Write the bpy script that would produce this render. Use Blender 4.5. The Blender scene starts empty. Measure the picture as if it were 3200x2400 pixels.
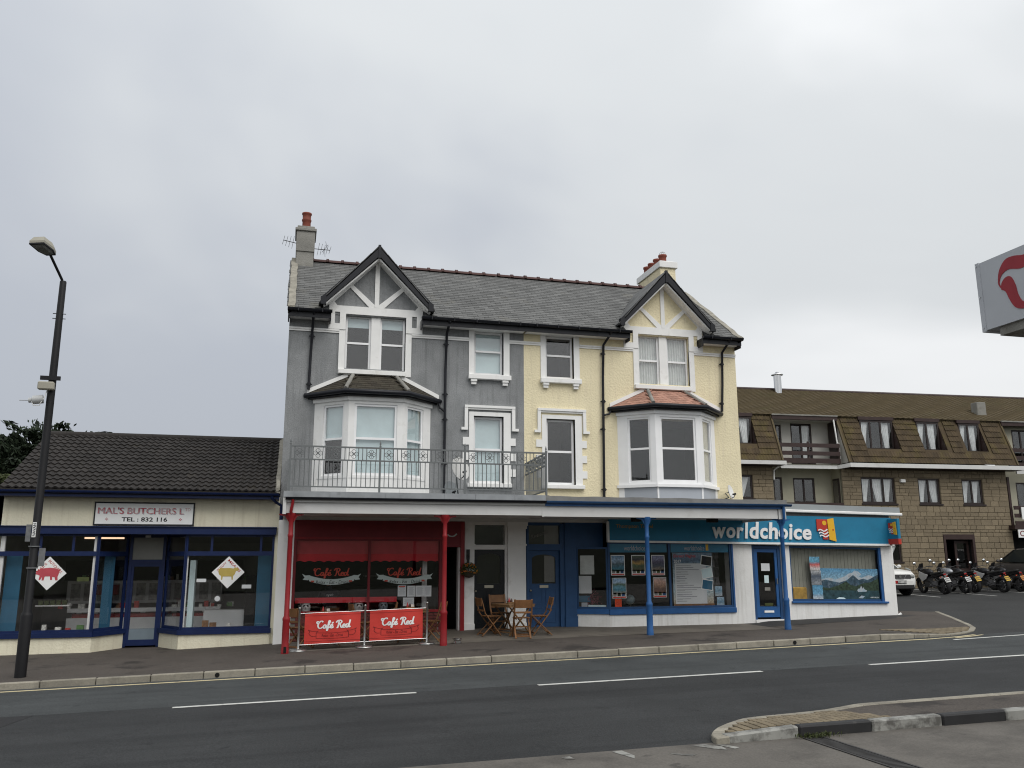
import bpy, bmesh, math, random
from mathutils import Vector, Matrix, Euler
random.seed(7)
R = math.radians
SC = bpy.context.scene
COL = SC.collection

# ------------------------------------------------------------------ camera
CAM = Vector((0.0, -22.4, 2.12))
YAW, TILT, ROLL = R(14.70), R(11.64), R(-0.14)
fw = Vector((math.sin(YAW)*math.cos(TILT), math.cos(YAW)*math.cos(TILT), math.sin(TILT)))
rt = Vector((math.cos(YAW), -math.sin(YAW), 0.0))
up = rt.cross(fw)
rt, up = rt*math.cos(ROLL)+up*math.sin(ROLL), up*math.cos(ROLL)-rt*math.sin(ROLL)
cd = bpy.data.cameras.new('camera')
cd.sensor_fit = 'HORIZONTAL'; cd.sensor_width = 36.0; cd.lens = 36.0*2650/3200
cd.clip_start = 0.1; cd.clip_end = 2000
cam = bpy.data.objects.new('camera', cd); COL.objects.link(cam)
m3 = Matrix((rt, up, -fw)).transposed()
cam.matrix_world = Matrix.Translation(CAM) @ m3.to_4x4()
SC.camera = cam

# ------------------------------------------------------------------ world, sun, exposure
SUN_DIR = Vector((0.30, -0.80, 1.05)).normalized()      # towards the sun, behind the camera
sun_el = math.asin(SUN_DIR.z); sun_az = math.atan2(SUN_DIR.x, SUN_DIR.y)
W = bpy.data.worlds.new('World'); SC.world = W; W.use_nodes = True
nt = W.node_tree; nt.nodes.clear()
def wn(t, **k):
    n = nt.nodes.new(t)
    for a, b in k.items(): setattr(n, a, b)
    return n
sky = wn('ShaderNodeTexSky', sky_type='NISHITA', sun_disc=False, sun_elevation=sun_el, sun_rotation=sun_az, air_density=1.2, dust_density=3.0)
bg1 = wn('ShaderNodeBackground'); bg1.inputs[1].default_value = 0.07
nt.links.new(sky.outputs[0], bg1.inputs[0])
tc = wn('ShaderNodeTexCoord')
mp = wn('ShaderNodeMapping'); mp.inputs['Scale'].default_value = (1.0, 1.0, 2.0); mp.inputs['Location'].default_value = (1.953, 8.689, 3.925)
nt.links.new(tc.outputs['Generated'], mp.inputs[0])
n1 = wn('ShaderNodeTexNoise'); n1.inputs['Scale'].default_value = 1.0; n1.inputs['Detail'].default_value = 5.0; n1.inputs['Roughness'].default_value = 0.48; n1.inputs['Distortion'].default_value = 0.5
nt.links.new(mp.outputs[0], n1.inputs['Vector'])
rp = wn('ShaderNodeValToRGB')
rp.color_ramp.interpolation = 'EASE'
e = rp.color_ramp.elements
e[0].position = 0.33; e[0].color = (0.385, 0.41, 0.455, 1)
e[1].position = 0.67; e[1].color = (0.70, 0.71, 0.72, 1)
x = e.new(0.50); x.color = (0.525, 0.545, 0.56, 1)
nt.links.new(n1.outputs['Fac'], rp.inputs[0])
bg2 = wn('ShaderNodeBackground'); bg2.inputs[1].default_value = 1.0
# an overcast sky is brighter overhead than towards the horizon
sx = wn('ShaderNodeSeparateXYZ'); nt.links.new(tc.outputs['Generated'], sx.inputs[0])
mr = wn('ShaderNodeMapRange'); mr.inputs[1].default_value = 0.0; mr.inputs[2].default_value = 1.0; mr.inputs[3].default_value = 0.95; mr.inputs[4].default_value = 1.45
nt.links.new(sx.outputs[2], mr.inputs[0])
vs_ = wn('ShaderNodeVectorMath', operation='SCALE'); nt.links.new(rp.outputs[0], vs_.inputs[0]); nt.links.new(mr.outputs[0], vs_.inputs['Scale'])
nt.links.new(vs_.outputs[0], bg2.inputs[0])
mx = wn('ShaderNodeMixShader'); mx.inputs[0].default_value = 0.955
nt.links.new(bg1.outputs[0], mx.inputs[1]); nt.links.new(bg2.outputs[0], mx.inputs[2])
wo = wn('ShaderNodeOutputWorld'); nt.links.new(mx.outputs[0], wo.inputs[0])

sd = bpy.data.lights.new('sun', 'SUN'); sd.energy = 1.5; sd.angle = R(45); sd.color = (1.0, 0.965, 0.92)
so = bpy.data.objects.new('sun', sd); COL.objects.link(so)
so.rotation_euler = SUN_DIR.to_track_quat('Z', 'Y').to_euler(); so.location = (0, -30, 40)

SC.view_settings.view_transform = 'Standard'; SC.view_settings.look = 'None'
SC.view_settings.exposure = 0.30; SC.view_settings.gamma = 1.0; SC.view_settings.use_curve_mapping = False
SC.render.engine = 'CYCLES'
SC.cycles.use_denoising = True; SC.cycles.filter_width = 1.1
SC.cycles.max_bounces = 7; SC.cycles.transparent_max_bounces = 12; SC.cycles.glossy_bounces = 3
SC.cycles.caustics_reflective = False; SC.cycles.caustics_refractive = False

# ------------------------------------------------------------------ materials
MATS = {}
def _base(name):
    m = bpy.data.materials.new(name); m.use_nodes = True
    t = m.node_tree; t.nodes.clear()
    o = t.nodes.new('ShaderNodeOutputMaterial'); p = t.nodes.new('ShaderNodeBsdfPrincipled')
    t.links.new(p.outputs[0], o.inputs[0]); MATS[name] = m
    return m, t, p
def _noise(t, scale, detail=3.0, rough=0.55, vec=None):
    n = t.nodes.new('ShaderNodeTexNoise'); n.inputs['Scale'].default_value = scale
    n.inputs['Detail'].default_value = detail; n.inputs['Roughness'].default_value = rough
    if vec is None:
        g = t.nodes.new('ShaderNodeNewGeometry'); vec = g.outputs['Position']
    t.links.new(vec, n.inputs['Vector'])
    return n.outputs['Fac']
def _mul(t, colsock, fac, lo, hi, f0=0.3, f1=0.7):
    """multiply a colour by a value that runs lo..hi while fac runs f0..f1"""
    r = t.nodes.new('ShaderNodeMapRange'); r.inputs[1].default_value = f0; r.inputs[2].default_value = f1
    r.inputs[3].default_value = lo; r.inputs[4].default_value = hi
    t.links.new(fac, r.inputs[0])
    v = t.nodes.new('ShaderNodeVectorMath'); v.operation = 'SCALE'
    t.links.new(colsock, v.inputs[0]); t.links.new(r.outputs[0], v.inputs['Scale'])
    return v.outputs[0]
def _mix(t, a, b, fac, f0=0.5, f1=0.6, amt=1.0):
    r = t.nodes.new('ShaderNodeMapRange'); r.inputs[1].default_value = f0; r.inputs[2].default_value = f1
    r.inputs[3].default_value = 0; r.inputs[4].default_value = amt
    t.links.new(fac, r.inputs[0])
    m = t.nodes.new('ShaderNodeMix'); m.data_type = 'RGBA'
    t.links.new(r.outputs[0], m.inputs[0])
    for s, v in ((6, a), (7, b)):
        if isinstance(v, tuple): m.inputs[s].default_value = (*v, 1)
        else: t.links.new(v, m.inputs[s])
    return m.outputs[2]
def mat(name, col, rough=0.6, var=0.12, scale=3.0, fine=0.0, fscale=60.0, bump=0.0, bscale=60.0, metal=0.0, stain=None, sscale=1.2, s0=0.55, s1=0.7, samt=0.6, pieces=0.0, spec=0.3, streak=None, lane=None, spots=None):
    m, t, p = _base(name)
    c = t.nodes.new('ShaderNodeRGB'); c.outputs[0].default_value = (*col, 1); s = c.outputs[0]
    if var: s = _mul(t, s, _noise(t, scale, 4), 1-var, 1+var)
    if stain: s = _mix(t, s, stain, _noise(t, sscale, 5, 0.65), s0, s1, samt)
    if streak:
        g = t.nodes.new('ShaderNodeNewGeometry'); q = t.nodes.new('ShaderNodeMapping'); q.inputs['Scale'].default_value = (5.0, 5.0, 0.35)
        t.links.new(g.outputs['Position'], q.inputs[0])
        s = _mix(t, s, streak, _noise(t, 1.6, 5, 0.6, q.outputs[0]), 0.52, 0.70, 0.7)
    if lane:
        g = t.nodes.new('ShaderNodeNewGeometry'); q = t.nodes.new('ShaderNodeMapping'); q.inputs['Scale'].default_value = (0.05, 1.1, 1.0)
        t.links.new(g.outputs['Position'], q.inputs[0])
        s = _mix(t, s, lane, _noise(t, 1.3, 5, 0.6, q.outputs[0]), 0.48, 0.66, 0.7)
    if spots: s = _mix(t, s, spots, _noise(t, 2.3, 6, 0.7), 0.60, 0.68, 0.75)
    if fine: s = _mul(t, s, _noise(t, fscale, 2), 1-fine, 1+fine)
    if pieces:
        oi = t.nodes.new('ShaderNodeObjectInfo'); g = t.nodes.new('ShaderNodeNewGeometry')
        a = t.nodes.new('ShaderNodeMath'); a.operation = 'ADD'; t.links.new(oi.outputs['Random'], a.inputs[0]); t.links.new(g.outputs['Random Per Island'], a.inputs[1])
        f = t.nodes.new('ShaderNodeMath'); f.operation = 'FRACT'; t.links.new(a.outputs[0], f.inputs[0])
        s = _mul(t, s, f.outputs[0], 1-pieces, 1+pieces, 0.0, 1.0)
    t.links.new(s, p.inputs['Base Color'])
    p.inputs['Roughness'].default_value = rough; p.inputs['Metallic'].default_value = metal
    p.inputs['Specular IOR Level'].default_value = spec
    if bump:
        b = t.nodes.new('ShaderNodeBump'); b.inputs['Strength'].default_value = bump; b.inputs['Distance'].default_value = 0.02
        t.links.new(_noise(t, bscale, 3), b.inputs['Height']); t.links.new(b.outputs[0], p.inputs['Normal'])
    return m
def glass(name, refl=0.05, tint=(1, 1, 1), rough=0.0, film=0.0):
    m = bpy.data.materials.new(name); m.use_nodes = True; t = m.node_tree; t.nodes.clear()
    o = t.nodes.new('ShaderNodeOutputMaterial'); tr = t.nodes.new('ShaderNodeBsdfTransparent'); tr.inputs[0].default_value = (*tint, 1)
    gl = t.nodes.new('ShaderNodeBsdfGlossy'); gl.inputs['Roughness'].default_value = rough
    fr = t.nodes.new('ShaderNodeFresnel'); gb = t.nodes.new('ShaderNodeNewGeometry'); io = t.nodes.new('ShaderNodeMapRange'); io.inputs[3].default_value = 1.5; io.inputs[4].default_value = 1/1.5
    t.links.new(gb.outputs['Backfacing'], io.inputs[0]); t.links.new(io.outputs[0], fr.inputs[0])
    a = t.nodes.new('ShaderNodeMath'); a.operation = 'MULTIPLY_ADD'; a.inputs[1].default_value = 1.25; a.inputs[2].default_value = refl
    t.links.new(fr.outputs[0], a.inputs[0])
    mxn = t.nodes.new('ShaderNodeMixShader'); t.links.new(a.outputs[0], mxn.inputs[0]); t.links.new(tr.outputs[0], mxn.inputs[1]); t.links.new(gl.outputs[0], mxn.inputs[2])
    t.links.new(mxn.outputs[0], o.inputs[0]); MATS[name] = m; return m
def emit(name, col, s):
    m = bpy.data.materials.new(name); m.use_nodes = True; t = m.node_tree; t.nodes.clear()
    o = t.nodes.new('ShaderNodeOutputMaterial'); e_ = t.nodes.new('ShaderNodeEmission'); e_.inputs[0].default_value = (*col, 1); e_.inputs[1].default_value = s
    t.links.new(e_.outputs[0], o.inputs[0]); MATS[name] = m; return m

# ------------------------------------------------------------------ mesh builder
def ident(u, v, w): return (u, w, v)          # plane facing -Y: u = x, v = z, w = depth into +Y
def plane_map(p0, p1, z0=0.0):
    """u along p0->p1 (xy), v up, w horizontally to the left of that direction (into the wall when p0->p1 runs left to right as seen)"""
    d = Vector((p1[0]-p0[0], p1[1]-p0[1], 0)).normalized(); n = Vector((-d.y, d.x, 0))
    return lambda u, v, w: (p0[0]+d.x*u+n.x*w, p0[1]+d.y*u+n.y*w, z0+v)
class MB:
    def __init__(s): s.V = []; s.F = []; s.I = []; s.S = []
    def add(s, V, F, mi=0, sm=False):
        b = len(s.V); s.V += [tuple(v) for v in V]
        for f in F: s.F.append(tuple(i+b for i in f)); s.I.append(mi); s.S.append(sm)
        return s
    def quad(s, a, b, c, d, mi=0): return s.add([a, b, c, d], [(0, 1, 2, 3)], mi)
    def hexa(s, P, mi=0): return s.add(P, [(0, 3, 2, 1), (4, 5, 6, 7), (0, 1, 5, 4), (1, 2, 6, 5), (2, 3, 7, 6), (3, 0, 4, 7)], mi)
    def box(s, x0, x1, y0, y1, z0, z1, mi=0):
        return s.hexa([(x0, y0, z0), (x1, y0, z0), (x1, y1, z0), (x0, y1, z0), (x0, y0, z1), (x1, y0, z1), (x1, y1, z1), (x0, y1, z1)], mi)
    def mbox(s, M, u0, u1, v0, v1, w0, w1, mi=0):
        return s.hexa([M(u0, v0, w0), M(u1, v0, w0), M(u1, v0, w1), M(u0, v0, w1), M(u0, v1, w0), M(u1, v1, w0), M(u1, v1, w1), M(u0, v1, w1)], mi)
    def obox(s, c, size, rot=None, mi=0):
        m = rot if rot is not None else Matrix.Identity(3); c = Vector(c); h = [q/2 for q in size]
        P = [c+m @ Vector((a*h[0], b*h[1], d*h[2])) for d in (-1, 1) for a, b in ((-1, -1), (1, -1), (1, 1), (-1, 1))]
        return s.hexa(P, mi)
    def bar(s, p, q, w, d=None, upv=(0, 0, 1), mi=0):
        """rectangular bar from p to q, w wide, d deep"""
        p, q = Vector(p), Vector(q); a = (q-p).normalized(); b = a.cross(Vector(upv))
        if b.length < 1e-4: b = a.cross(Vector((1, 0, 0)))
        b.normalize(); c = b.cross(a); d = d or w; b = b*w/2; c = c*d/2
        return s.hexa([p-b-c, p+b-c, p+b+c, p-b+c, q-b-c, q+b-c, q+b+c, q-b+c], mi)
    def cyl(s, p, q, r0, r1=None, n=10, mi=0, caps=True, sm=True):
        p, q = Vector(p), Vector(q); r1 = r0 if r1 is None else r1
        a = (q-p).normalized(); b = a.orthogonal().normalized(); c = a.cross(b); V = []
        for P, r in ((p, r0), (q, r1)): V += [P+b*(r*math.cos(6.28318*i/n))+c*(r*math.sin(6.28318*i/n)) for i in range(n)]
        s.add(V, [(i, (i+1) % n, n+(i+1) % n, n+i) for i in range(n)], mi, sm)
        if caps: s.add(V, [tuple(range(n-1, -1, -1)), tuple(range(n, 2*n))], mi)
        return s
    def tube(s, pts, r, n=8, mi=0, closed=False):
        pts = [Vector(p) for p in pts]; k = len(pts); rr = r if isinstance(r, (list, tuple)) else [r]*k; V = []; b = None
        for i, p in enumerate(pts):
            if closed: a = pts[(i+1) % k]-pts[i-1]
            else: a = pts[min(i+1, k-1)]-pts[max(i-1, 0)]
            a.normalize()
            b = a.orthogonal() if b is None else b-a*b.dot(a)
            if b.length < 1e-5: b = a.orthogonal()
            b.normalize(); c = a.cross(b)
            V += [p+b*(rr[i]*math.cos(6.28318*j/n))+c*(rr[i]*math.sin(6.28318*j/n)) for j in range(n)]
        F = [(i*n+j, i*n+(j+1) % n, ((i+1) % k)*n+(j+1) % n, ((i+1) % k)*n+j) for i in range(k if closed else k-1) for j in range(n)]
        s.add(V, F, mi, True)
        if not closed: s.add(V, [tuple(range(n-1, -1, -1)), tuple(range((k-1)*n, k*n))], mi)
        return s
    def lathe(s, prof, c=(0, 0, 0), n=14, axis='z', mi=0, sm=True):
        c = Vector(c); V = []; k = len(prof)
        for r, h in prof:
            for j in range(n):
                a = 6.28318*j/n; x, y = r*math.cos(a), r*math.sin(a)
                V.append(c+Vector({'z': (x, y, h), 'y': (x, h, y), 'x': (h, x, y)}[axis]))
        F = [(i*n+j, i*n+(j+1) % n, (i+1)*n+(j+1) % n, (i+1)*n+j) for i in range(k-1) for j in range(n)]
        s.add(V, F, mi, sm)
        if prof[0][0] > 1e-4: s.add(V, [tuple(range(n-1, -1, -1))], mi)
        if prof[-1][0] > 1e-4: s.add(V, [tuple(range((k-1)*n, k*n))], mi)
        return s
    def prism(s, poly, M, w0, w1, mi=0):
        n = len(poly); V = [M(u, v, w0) for u, v in poly]+[M(u, v, w1) for u, v in poly]
        return s.add(V, [tuple(range(n)), tuple(range(2*n-1, n-1, -1))]+[(i, n+i, n+(i+1) % n, (i+1) % n) for i in range(n)], mi)
    def wall(s, M, u0, u1, v0, v1, holes, depth=0.2, mi=0, rmi=None, w=0.0, top=False):
        """face with rectangular holes (u0,u1,v0,v1) and their reveals"""
        us = sorted({u0, u1, *[h[i] for h in holes for i in (0, 1)]}); vs = sorted({v0, v1, *[h[i] for h in holes for i in (2, 3)]})
        us = [q for q in us if u0 <= q <= u1]; vs = [q for q in vs if v0 <= q <= v1]
        for a, b in zip(us, us[1:]):
            for c, d in zip(vs, vs[1:]):
                mu, mv = (a+b)/2, (c+d)/2
                if any(h[0] < mu < h[1] and h[2] < mv < h[3] for h in holes): continue
                s.add([M(a, c, w), M(b, c, w), M(b, d, w), M(a, d, w)], [(0, 1, 2, 3)], mi)
        r = mi if rmi is None else rmi
        for a, b, c, d in holes:
            e_ = w+depth
            for P in (((a, c), (a, d)), ((b, d), (b, c)), ((a, d), (b, d)), ((b, c), (a, c))):
                (p, q), (x_, y_) = P
                s.add([M(p, q, w), M(p, q, e_), M(x_, y_, e_), M(x_, y_, w)], [(0, 1, 2, 3)], r)
        return s
    def grid(s, fn, nu, nv, mi=0, sm=True):
        V = [fn(i/nu, j/nv) for j in range(nv+1) for i in range(nu+1)]
        return s.add(V, [(j*(nu+1)+i, j*(nu+1)+i+1, (j+1)*(nu+1)+i+1, (j+1)*(nu+1)+i) for j in range(nv) for i in range(nu)], mi, sm)
    def mesh(s, name, mats, shift=(0, 0, 0), bevel=0.0, weld=False):
        me = bpy.data.meshes.new(name)
        sx, sy, sz = shift
        me.from_pydata([(a-sx, b-sy, c-sz) for a, b, c in s.V], [], s.F)
        for q in (mats if isinstance(mats, (list, tuple)) else [mats]): me.materials.append(MATS[q] if isinstance(q, str) else q)
        me.polygons.foreach_set('material_index', s.I); me.polygons.foreach_set('use_smooth', s.S)
        if bevel or weld:
            bm = bmesh.new(); bm.from_mesh(me)
            if weld: bmesh.ops.remove_doubles(bm, verts=bm.verts, dist=1e-4)
            if bevel:
                es = [e_ for e_ in bm.edges if len(e_.link_faces) == 2 and e_.calc_face_angle(0) > 0.5]
                bmesh.ops.bevel(bm, geom=es, offset=bevel, segments=1, affect='EDGES', clamp_overlap=True)
            bm.to_mesh(me); bm.free()
        me.update(); return me
    def build(s, name, mats, parent=None, bevel=0.0, weld=False):
        sh = tuple(parent['_shift']) if parent is not None and '_shift' in parent else (0, 0, 0)
        o = bpy.data.objects.new(name, s.mesh(name, mats, sh, bevel, weld)); COL.objects.link(o)
        if parent is not None:
            o.parent = parent
            if '_shift' in parent: o['_shift'] = sh
        return o
def tag(o, label=None, cat=None, group=None, kind=None):
    for k, v in (('label', label), ('category', cat), ('group', group), ('kind', kind)):
        if v: o[k] = v
    return o
def thing(name, label, cat, loc=(0, 0, 0), rotz=0.0, group=None, local=False):
    """an Empty at the base of a thing; its parts are built in world coordinates, or in local ones when local is set"""
    o = bpy.data.objects.new(name, None); COL.objects.link(o); o.location = loc; o.rotation_euler = (0, 0, rotz)
    o.empty_display_size = 0.2
    if not local: o['_shift'] = tuple(loc)
    return tag(o, label, cat, group)
def solo(mb, name, mats, label, cat, group=None, base=None, bevel=0.0):
    """a thing that is one mesh: origin at its base"""
    xs = [v[0] for v in mb.V]; ys = [v[1] for v in mb.V]; zs = [v[2] for v in mb.V]
    b = base or ((min(xs)+max(xs))/2, (min(ys)+max(ys))/2, min(zs))
    o = bpy.data.objects.new(name, mb.mesh(name, mats, b, bevel)); COL.objects.link(o); o.location = b
    return tag(o, label, cat, group)
def struct(mb, name, mats): return tag(mb.build(name, mats), kind='structure')
def copy_tree(o, parent=None):
    c = o.copy(); COL.objects.link(c)
    if parent is not None: c.parent = parent
    for ch in list(o.children): copy_tree(ch, c)
    return c
def swap(o, m):
    o.material_slots[0].link = 'OBJECT'; o.material_slots[0].material = MATS[m]
def pieces(parent, name, items, mats, limit=300, stuff=None):
    """items: (mesh, world matrix). The ones nearest the camera become objects of their own, the rest one mesh of kind stuff"""
    sh = Matrix.Translation(-Vector(parent['_shift'])) if parent is not None and '_shift' in parent else Matrix.Identity(4)
    pw = parent.matrix_basis if parent is not None and '_shift' not in parent else Matrix.Identity(4)
    items = sorted(items, key=lambda q: ((pw @ q[1]).translation-CAM).length)
    for me, mw in items[:limit]:
        o = bpy.data.objects.new(name, me); COL.objects.link(o)
        if parent is not None: o.parent = parent
        o.matrix_local = sh @ mw
    if len(items) > limit:
        mb = MB()
        for me, mw in items[limit:]:
            mb.add([mw @ v.co for v in me.vertices], [tuple(p.vertices) for p in me.polygons])
        o = mb.build(stuff or (name+'s'), mats, parent); o['kind'] = 'stuff'

def text_geo(body, bold=0.0, shear=0.0, extrude=0.0):
    cu = bpy.data.curves.new('t', 'FONT'); cu.body = body; cu.size = 1.0; cu.offset = bold; cu.shear = shear; cu.extrude = extrude; cu.resolution_u = 3
    o = bpy.data.objects.new('t', cu); COL.objects.link(o)
    dg = bpy.context.evaluated_depsgraph_get(); me = o.evaluated_get(dg).to_mesh()
    V = [tuple(v.co) for v in me.vertices]; F = [tuple(p.vertices) for p in me.polygons]
    o.evaluated_get(dg).to_mesh_clear(); bpy.data.objects.remove(o); bpy.data.curves.remove(cu)
    return V, F
def text_mb(body, M, u0, v0, width=None, height=None, w=-0.004, depth=0.0, bold=0.0, shear=0.0, mb=None, rot=0.0):
    """letters on the plane map M with their lower left at u0, v0"""
    V, F = text_geo(body, bold, shear, 0.5 if depth else 0.0)
    x0 = min(v[0] for v in V); x1 = max(v[0] for v in V); y0 = min(v[1] for v in V); y1 = max(v[1] for v in V)
    sx = width/(x1-x0) if width else None; sy = height/(y1-y0) if height else None
    sx = sx or sy; sy = sy or sx; mb = mb or MB(); c, s_ = math.cos(rot), math.sin(rot); P = []
    for x_, y_, z_ in V:
        a, b = (x_-x0)*sx, (y_-y0)*sy
        P.append(M(u0+a*c-b*s_, v0+a*s_+b*c, w-depth*(z_+0.5) if depth else w))
    mb.add(P, F); return mb
def smooth_path(pts, k=5):
    """Catmull-Rom through points of any dimension"""
    P = [pts[0]]+list(pts)+[pts[-1]]; out = []
    for i in range(1, len(P)-2):
        for j in range(k):
            t = j/k; a, b, c, d = P[i-1], P[i], P[i+1], P[i+2]
            out.append(tuple(0.5*((2*b[q])+(-a[q]+c[q])*t+(2*a[q]-5*b[q]+4*c[q]-d[q])*t*t+(-a[q]+3*b[q]-3*c[q]+d[q])*t**3) for q in range(len(b))))
    out.append(tuple(pts[-1])); return out
def ribbon(mb, pts, wd, M, w=-0.004, mi=0, k=5):
    """flat brush stroke on a plane map"""
    p = smooth_path(pts, k); V = []
    for i, q in enumerate(p):
        a = p[max(i-1, 0)]; b = p[min(i+1, len(p)-1)]; dx, dy = b[0]-a[0], b[1]-a[1]; l = math.hypot(dx, dy) or 1
        h = wd/2*(0.55+0.45*abs(dy)/l)
        wi = w-0.00006*i-0.0011*(len(mb.V) % 7)/7      # each step a hair prouder, so that crossing strokes never share a plane
        V += [M(q[0]-dy/l*h, q[1]+dx/l*h, wi), M(q[0]+dy/l*h, q[1]-dx/l*h, wi)]
    mb.add(V, [(2*i, 2*i+1, 2*i+3, 2*i+2) for i in range(len(p)-1)], mi)
def lerp(a, b, t): return a+(b-a)*t
def interp(x_, xs, ys):
    if x_ <= xs[0]: return ys[0]
    for a, b, c, d in zip(xs, xs[1:], ys, ys[1:]):
        if x_ <= b: return c+(d-c)*(x_-a)/(b-a)
    return ys[-1]
# ------------------------------------------------------------------ materials of the place
mat('asphalt_old', (0.056, 0.061, 0.062), 0.85, spots=(0.028, 0.030, 0.031), var=0.14, scale=0.7, fine=0.3, fscale=45, bump=0.25, bscale=90, spec=0.2, lane=(0.033, 0.036, 0.037), stain=(0.034, 0.037, 0.039), sscale=0.5, s0=0.5, s1=0.7)
mat('asphalt_new', (0.036, 0.0375, 0.0385), 0.85, spots=(0.022, 0.023, 0.024), var=0.14, scale=0.5, fine=0.3, fscale=45, bump=0.25, bscale=90, spec=0.2, lane=(0.021, 0.022, 0.023), stain=(0.025, 0.026, 0.027), sscale=0.35, s0=0.52, s1=0.62)
mat('asphalt_patch', (0.021, 0.021, 0.022), 0.85, 0.08, 0.8, fine=0.2, fscale=70, bump=0.2, bscale=90)
mat('asphalt_side', (0.036, 0.037, 0.037), 0.85, 0.14, 0.6, fine=0.3, fscale=40, bump=0.2, bscale=90, spec=0.2, stain=(0.026, 0.026, 0.027), sscale=0.4)
mat('pavement', (0.076, 0.066, 0.058), 0.85, 0.15, 0.8, fine=0.3, fscale=40, spec=0.2, bump=0.2, bscale=80, stain=(0.030, 0.027, 0.025), sscale=0.9, s0=0.56, s1=0.64, samt=0.8)
mat('pavement_dark', (0.032, 0.031, 0.030), 0.85, 0.10, 0.8, fine=0.18, fscale=60, bump=0.2, bscale=80)
mat('terrace', (0.13, 0.116, 0.097), 0.8, 0.15, 0.9, fine=0.12, fscale=40, bump=0.15, bscale=50, stain=(0.045, 0.041, 0.037), sscale=1.3, s0=0.52, s1=0.7)
mat('forecourt', (0.112, 0.103, 0.091), 0.8, spots=(0.050, 0.046, 0.042), var=0.12, scale=0.6, fine=0.14, fscale=40, bump=0.15, bscale=50, stain=(0.045, 0.041, 0.037), sscale=1.1, s0=0.46, s1=0.66)
mat('kerb_stone', (0.265, 0.245, 0.20), 0.8, 0.15, 2.0, fine=0.1, fscale=40, bump=0.15, bscale=60, stain=(0.12, 0.11, 0.092), sscale=2.6, s0=0.5, s1=0.68, pieces=0.12)
mat('paint_white', (0.55, 0.55, 0.52), 0.6, 0.10, 4, stain=(0.16, 0.16, 0.155), sscale=8, s0=0.54, s1=0.68)
mat('paint_yellow', (0.54, 0.46, 0.28), 0.6, 0.10, 4, stain=(0.13, 0.12, 0.10), sscale=7, s0=0.56, s1=0.70)
mat('kerb_white', (0.27, 0.27, 0.25), 0.6, 0.12, 4, stain=(0.07, 0.066, 0.06), sscale=5, s0=0.42, s1=0.58, samt=0.85)
mat('kerb_black', (0.022, 0.022, 0.023), 0.65, 0.15, 4, stain=(0.12, 0.115, 0.105), sscale=7, s0=0.60, s1=0.75)
mat('block_buff', (0.165, 0.135, 0.09), 0.85, 0.10, 3, fine=0.1, pieces=0.18)
mat('block_joint', (0.075, 0.062, 0.043), 0.9, 0.1, 5)
mat('soil', (0.03, 0.033, 0.02), 0.95, 0.3, 0.4)
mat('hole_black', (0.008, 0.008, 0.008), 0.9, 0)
mat('iron_grate', (0.045, 0.043, 0.042), 0.6, 0.2, 6, metal=0.3)
mat('weed_green', (0.05, 0.062, 0.02), 0.7, 0.3, 8)

# ------------------------------------------------------------------ levels of the ground
def kt(X): return 0.098+0.0222*min(X, 15.0)+0.004*max(0.0, X-15.0)
def road_z(X, Y):
    a, b = min(X, 17.0), 0.004*max(0.0, X-17.0)
    ed, mi, ne = -0.017+0.0218*a+b, 0.014+0.0188*a+b, 0.026+0.0157*a+b
    if Y >= -5: return ed+0.022*(Y+5)
    if Y >= -8.4: return lerp(mi, ed, (Y+8.4)/3.4)
    if Y >= -13.2: return lerp(ne, mi, (Y+13.2)/4.8)
    return ne
PX = [-12, -6.2, -2.5, -0.2, 3.6, 5, 8.5, 12.3, 17.3, 20]
PW = [-0.06, 0.0, 0.02, 0.10, 0.30, 0.345, 0.345, 0.34, 0.45, 0.46]
PC = [-0.09, -0.02, 0.05, 0.115, 0.20, 0.235, 0.305, 0.35, 0.43, 0.45]
def pav_z(X, Y):
    w, c = interp(X, PX, PW), interp(X, PX, PC)
    k = kt(X)-0.085*min(1.0, max(0.0, (X-13.6)/1.6))
    if Y >= 0: z = w
    elif Y >= -2.65: z = lerp(c, w, (Y+2.65)/2.65)
    else: z = lerp(k, c, (Y+5)/2.35)
    return max(z, road_z(X, Y)+0.025) if X > 13 else z

g = MB(); g.grid(lambda u, v: (lerp(-700, 700, u), lerp(-200, 900, v), -1.2), 4, 4); struct(g, 'ground', 'soil')
g = MB()
g.grid(lambda u, v: (lerp(-60, 60, u), lerp(-8.3, -4.95, v), road_z(lerp(-60, 60, u), lerp(-8.3, -4.95, v))), 120, 6, 0)
g.grid(lambda u, v: (lerp(-60, 60, u), lerp(-13.2, -8.3, v), road_z(lerp(-60, 60, u), lerp(-13.2, -8.3, v))), 120, 6, 1)
struct(g, 'road', ['asphalt_old', 'asphalt_new'])
g = MB(); g.grid(lambda u, v: (lerp(13.4, 70, u), lerp(-4.95, 40, v), road_z(lerp(13.4, 70, u), lerp(-4.95, 40, v))), 60, 40)
struct(g, 'side_road', 'asphalt_side')
g = MB(); g.grid(lambda u, v: (lerp(-60, 60, u), lerp(-60, -13.2, v), road_z(lerp(-60, 60, u), -14)), 120, 4)
struct(g, 'forecourt', 'forecourt')
def decal(name, mats, poly, zf, off=0.004, n=1):
    g = MB(); g.add([(x_, y_, zf(x_, y_)+off) for x_, y_ in poly], [tuple(range(len(poly)))]); return struct(g, name, mats)
def strip(name, m, x0, x1, y0, y1, zf, off=0.004):
    n = max(1, int((x1-x0)/1.0)); g = MB()
    g.grid(lambda u, v: (lerp(x0, x1, u), lerp(y0, y1, v), zf(lerp(x0, x1, u), lerp(y0, y1, v))+off), n, 1); return struct(g, name, m)
decal('road_patch', 'asphalt_patch', [(-8, -8.32), (-3.35, -8.32), (-3.55, -9.3), (-3.9, -10.6), (-8, -11.8)], road_z, 0.003)
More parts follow.
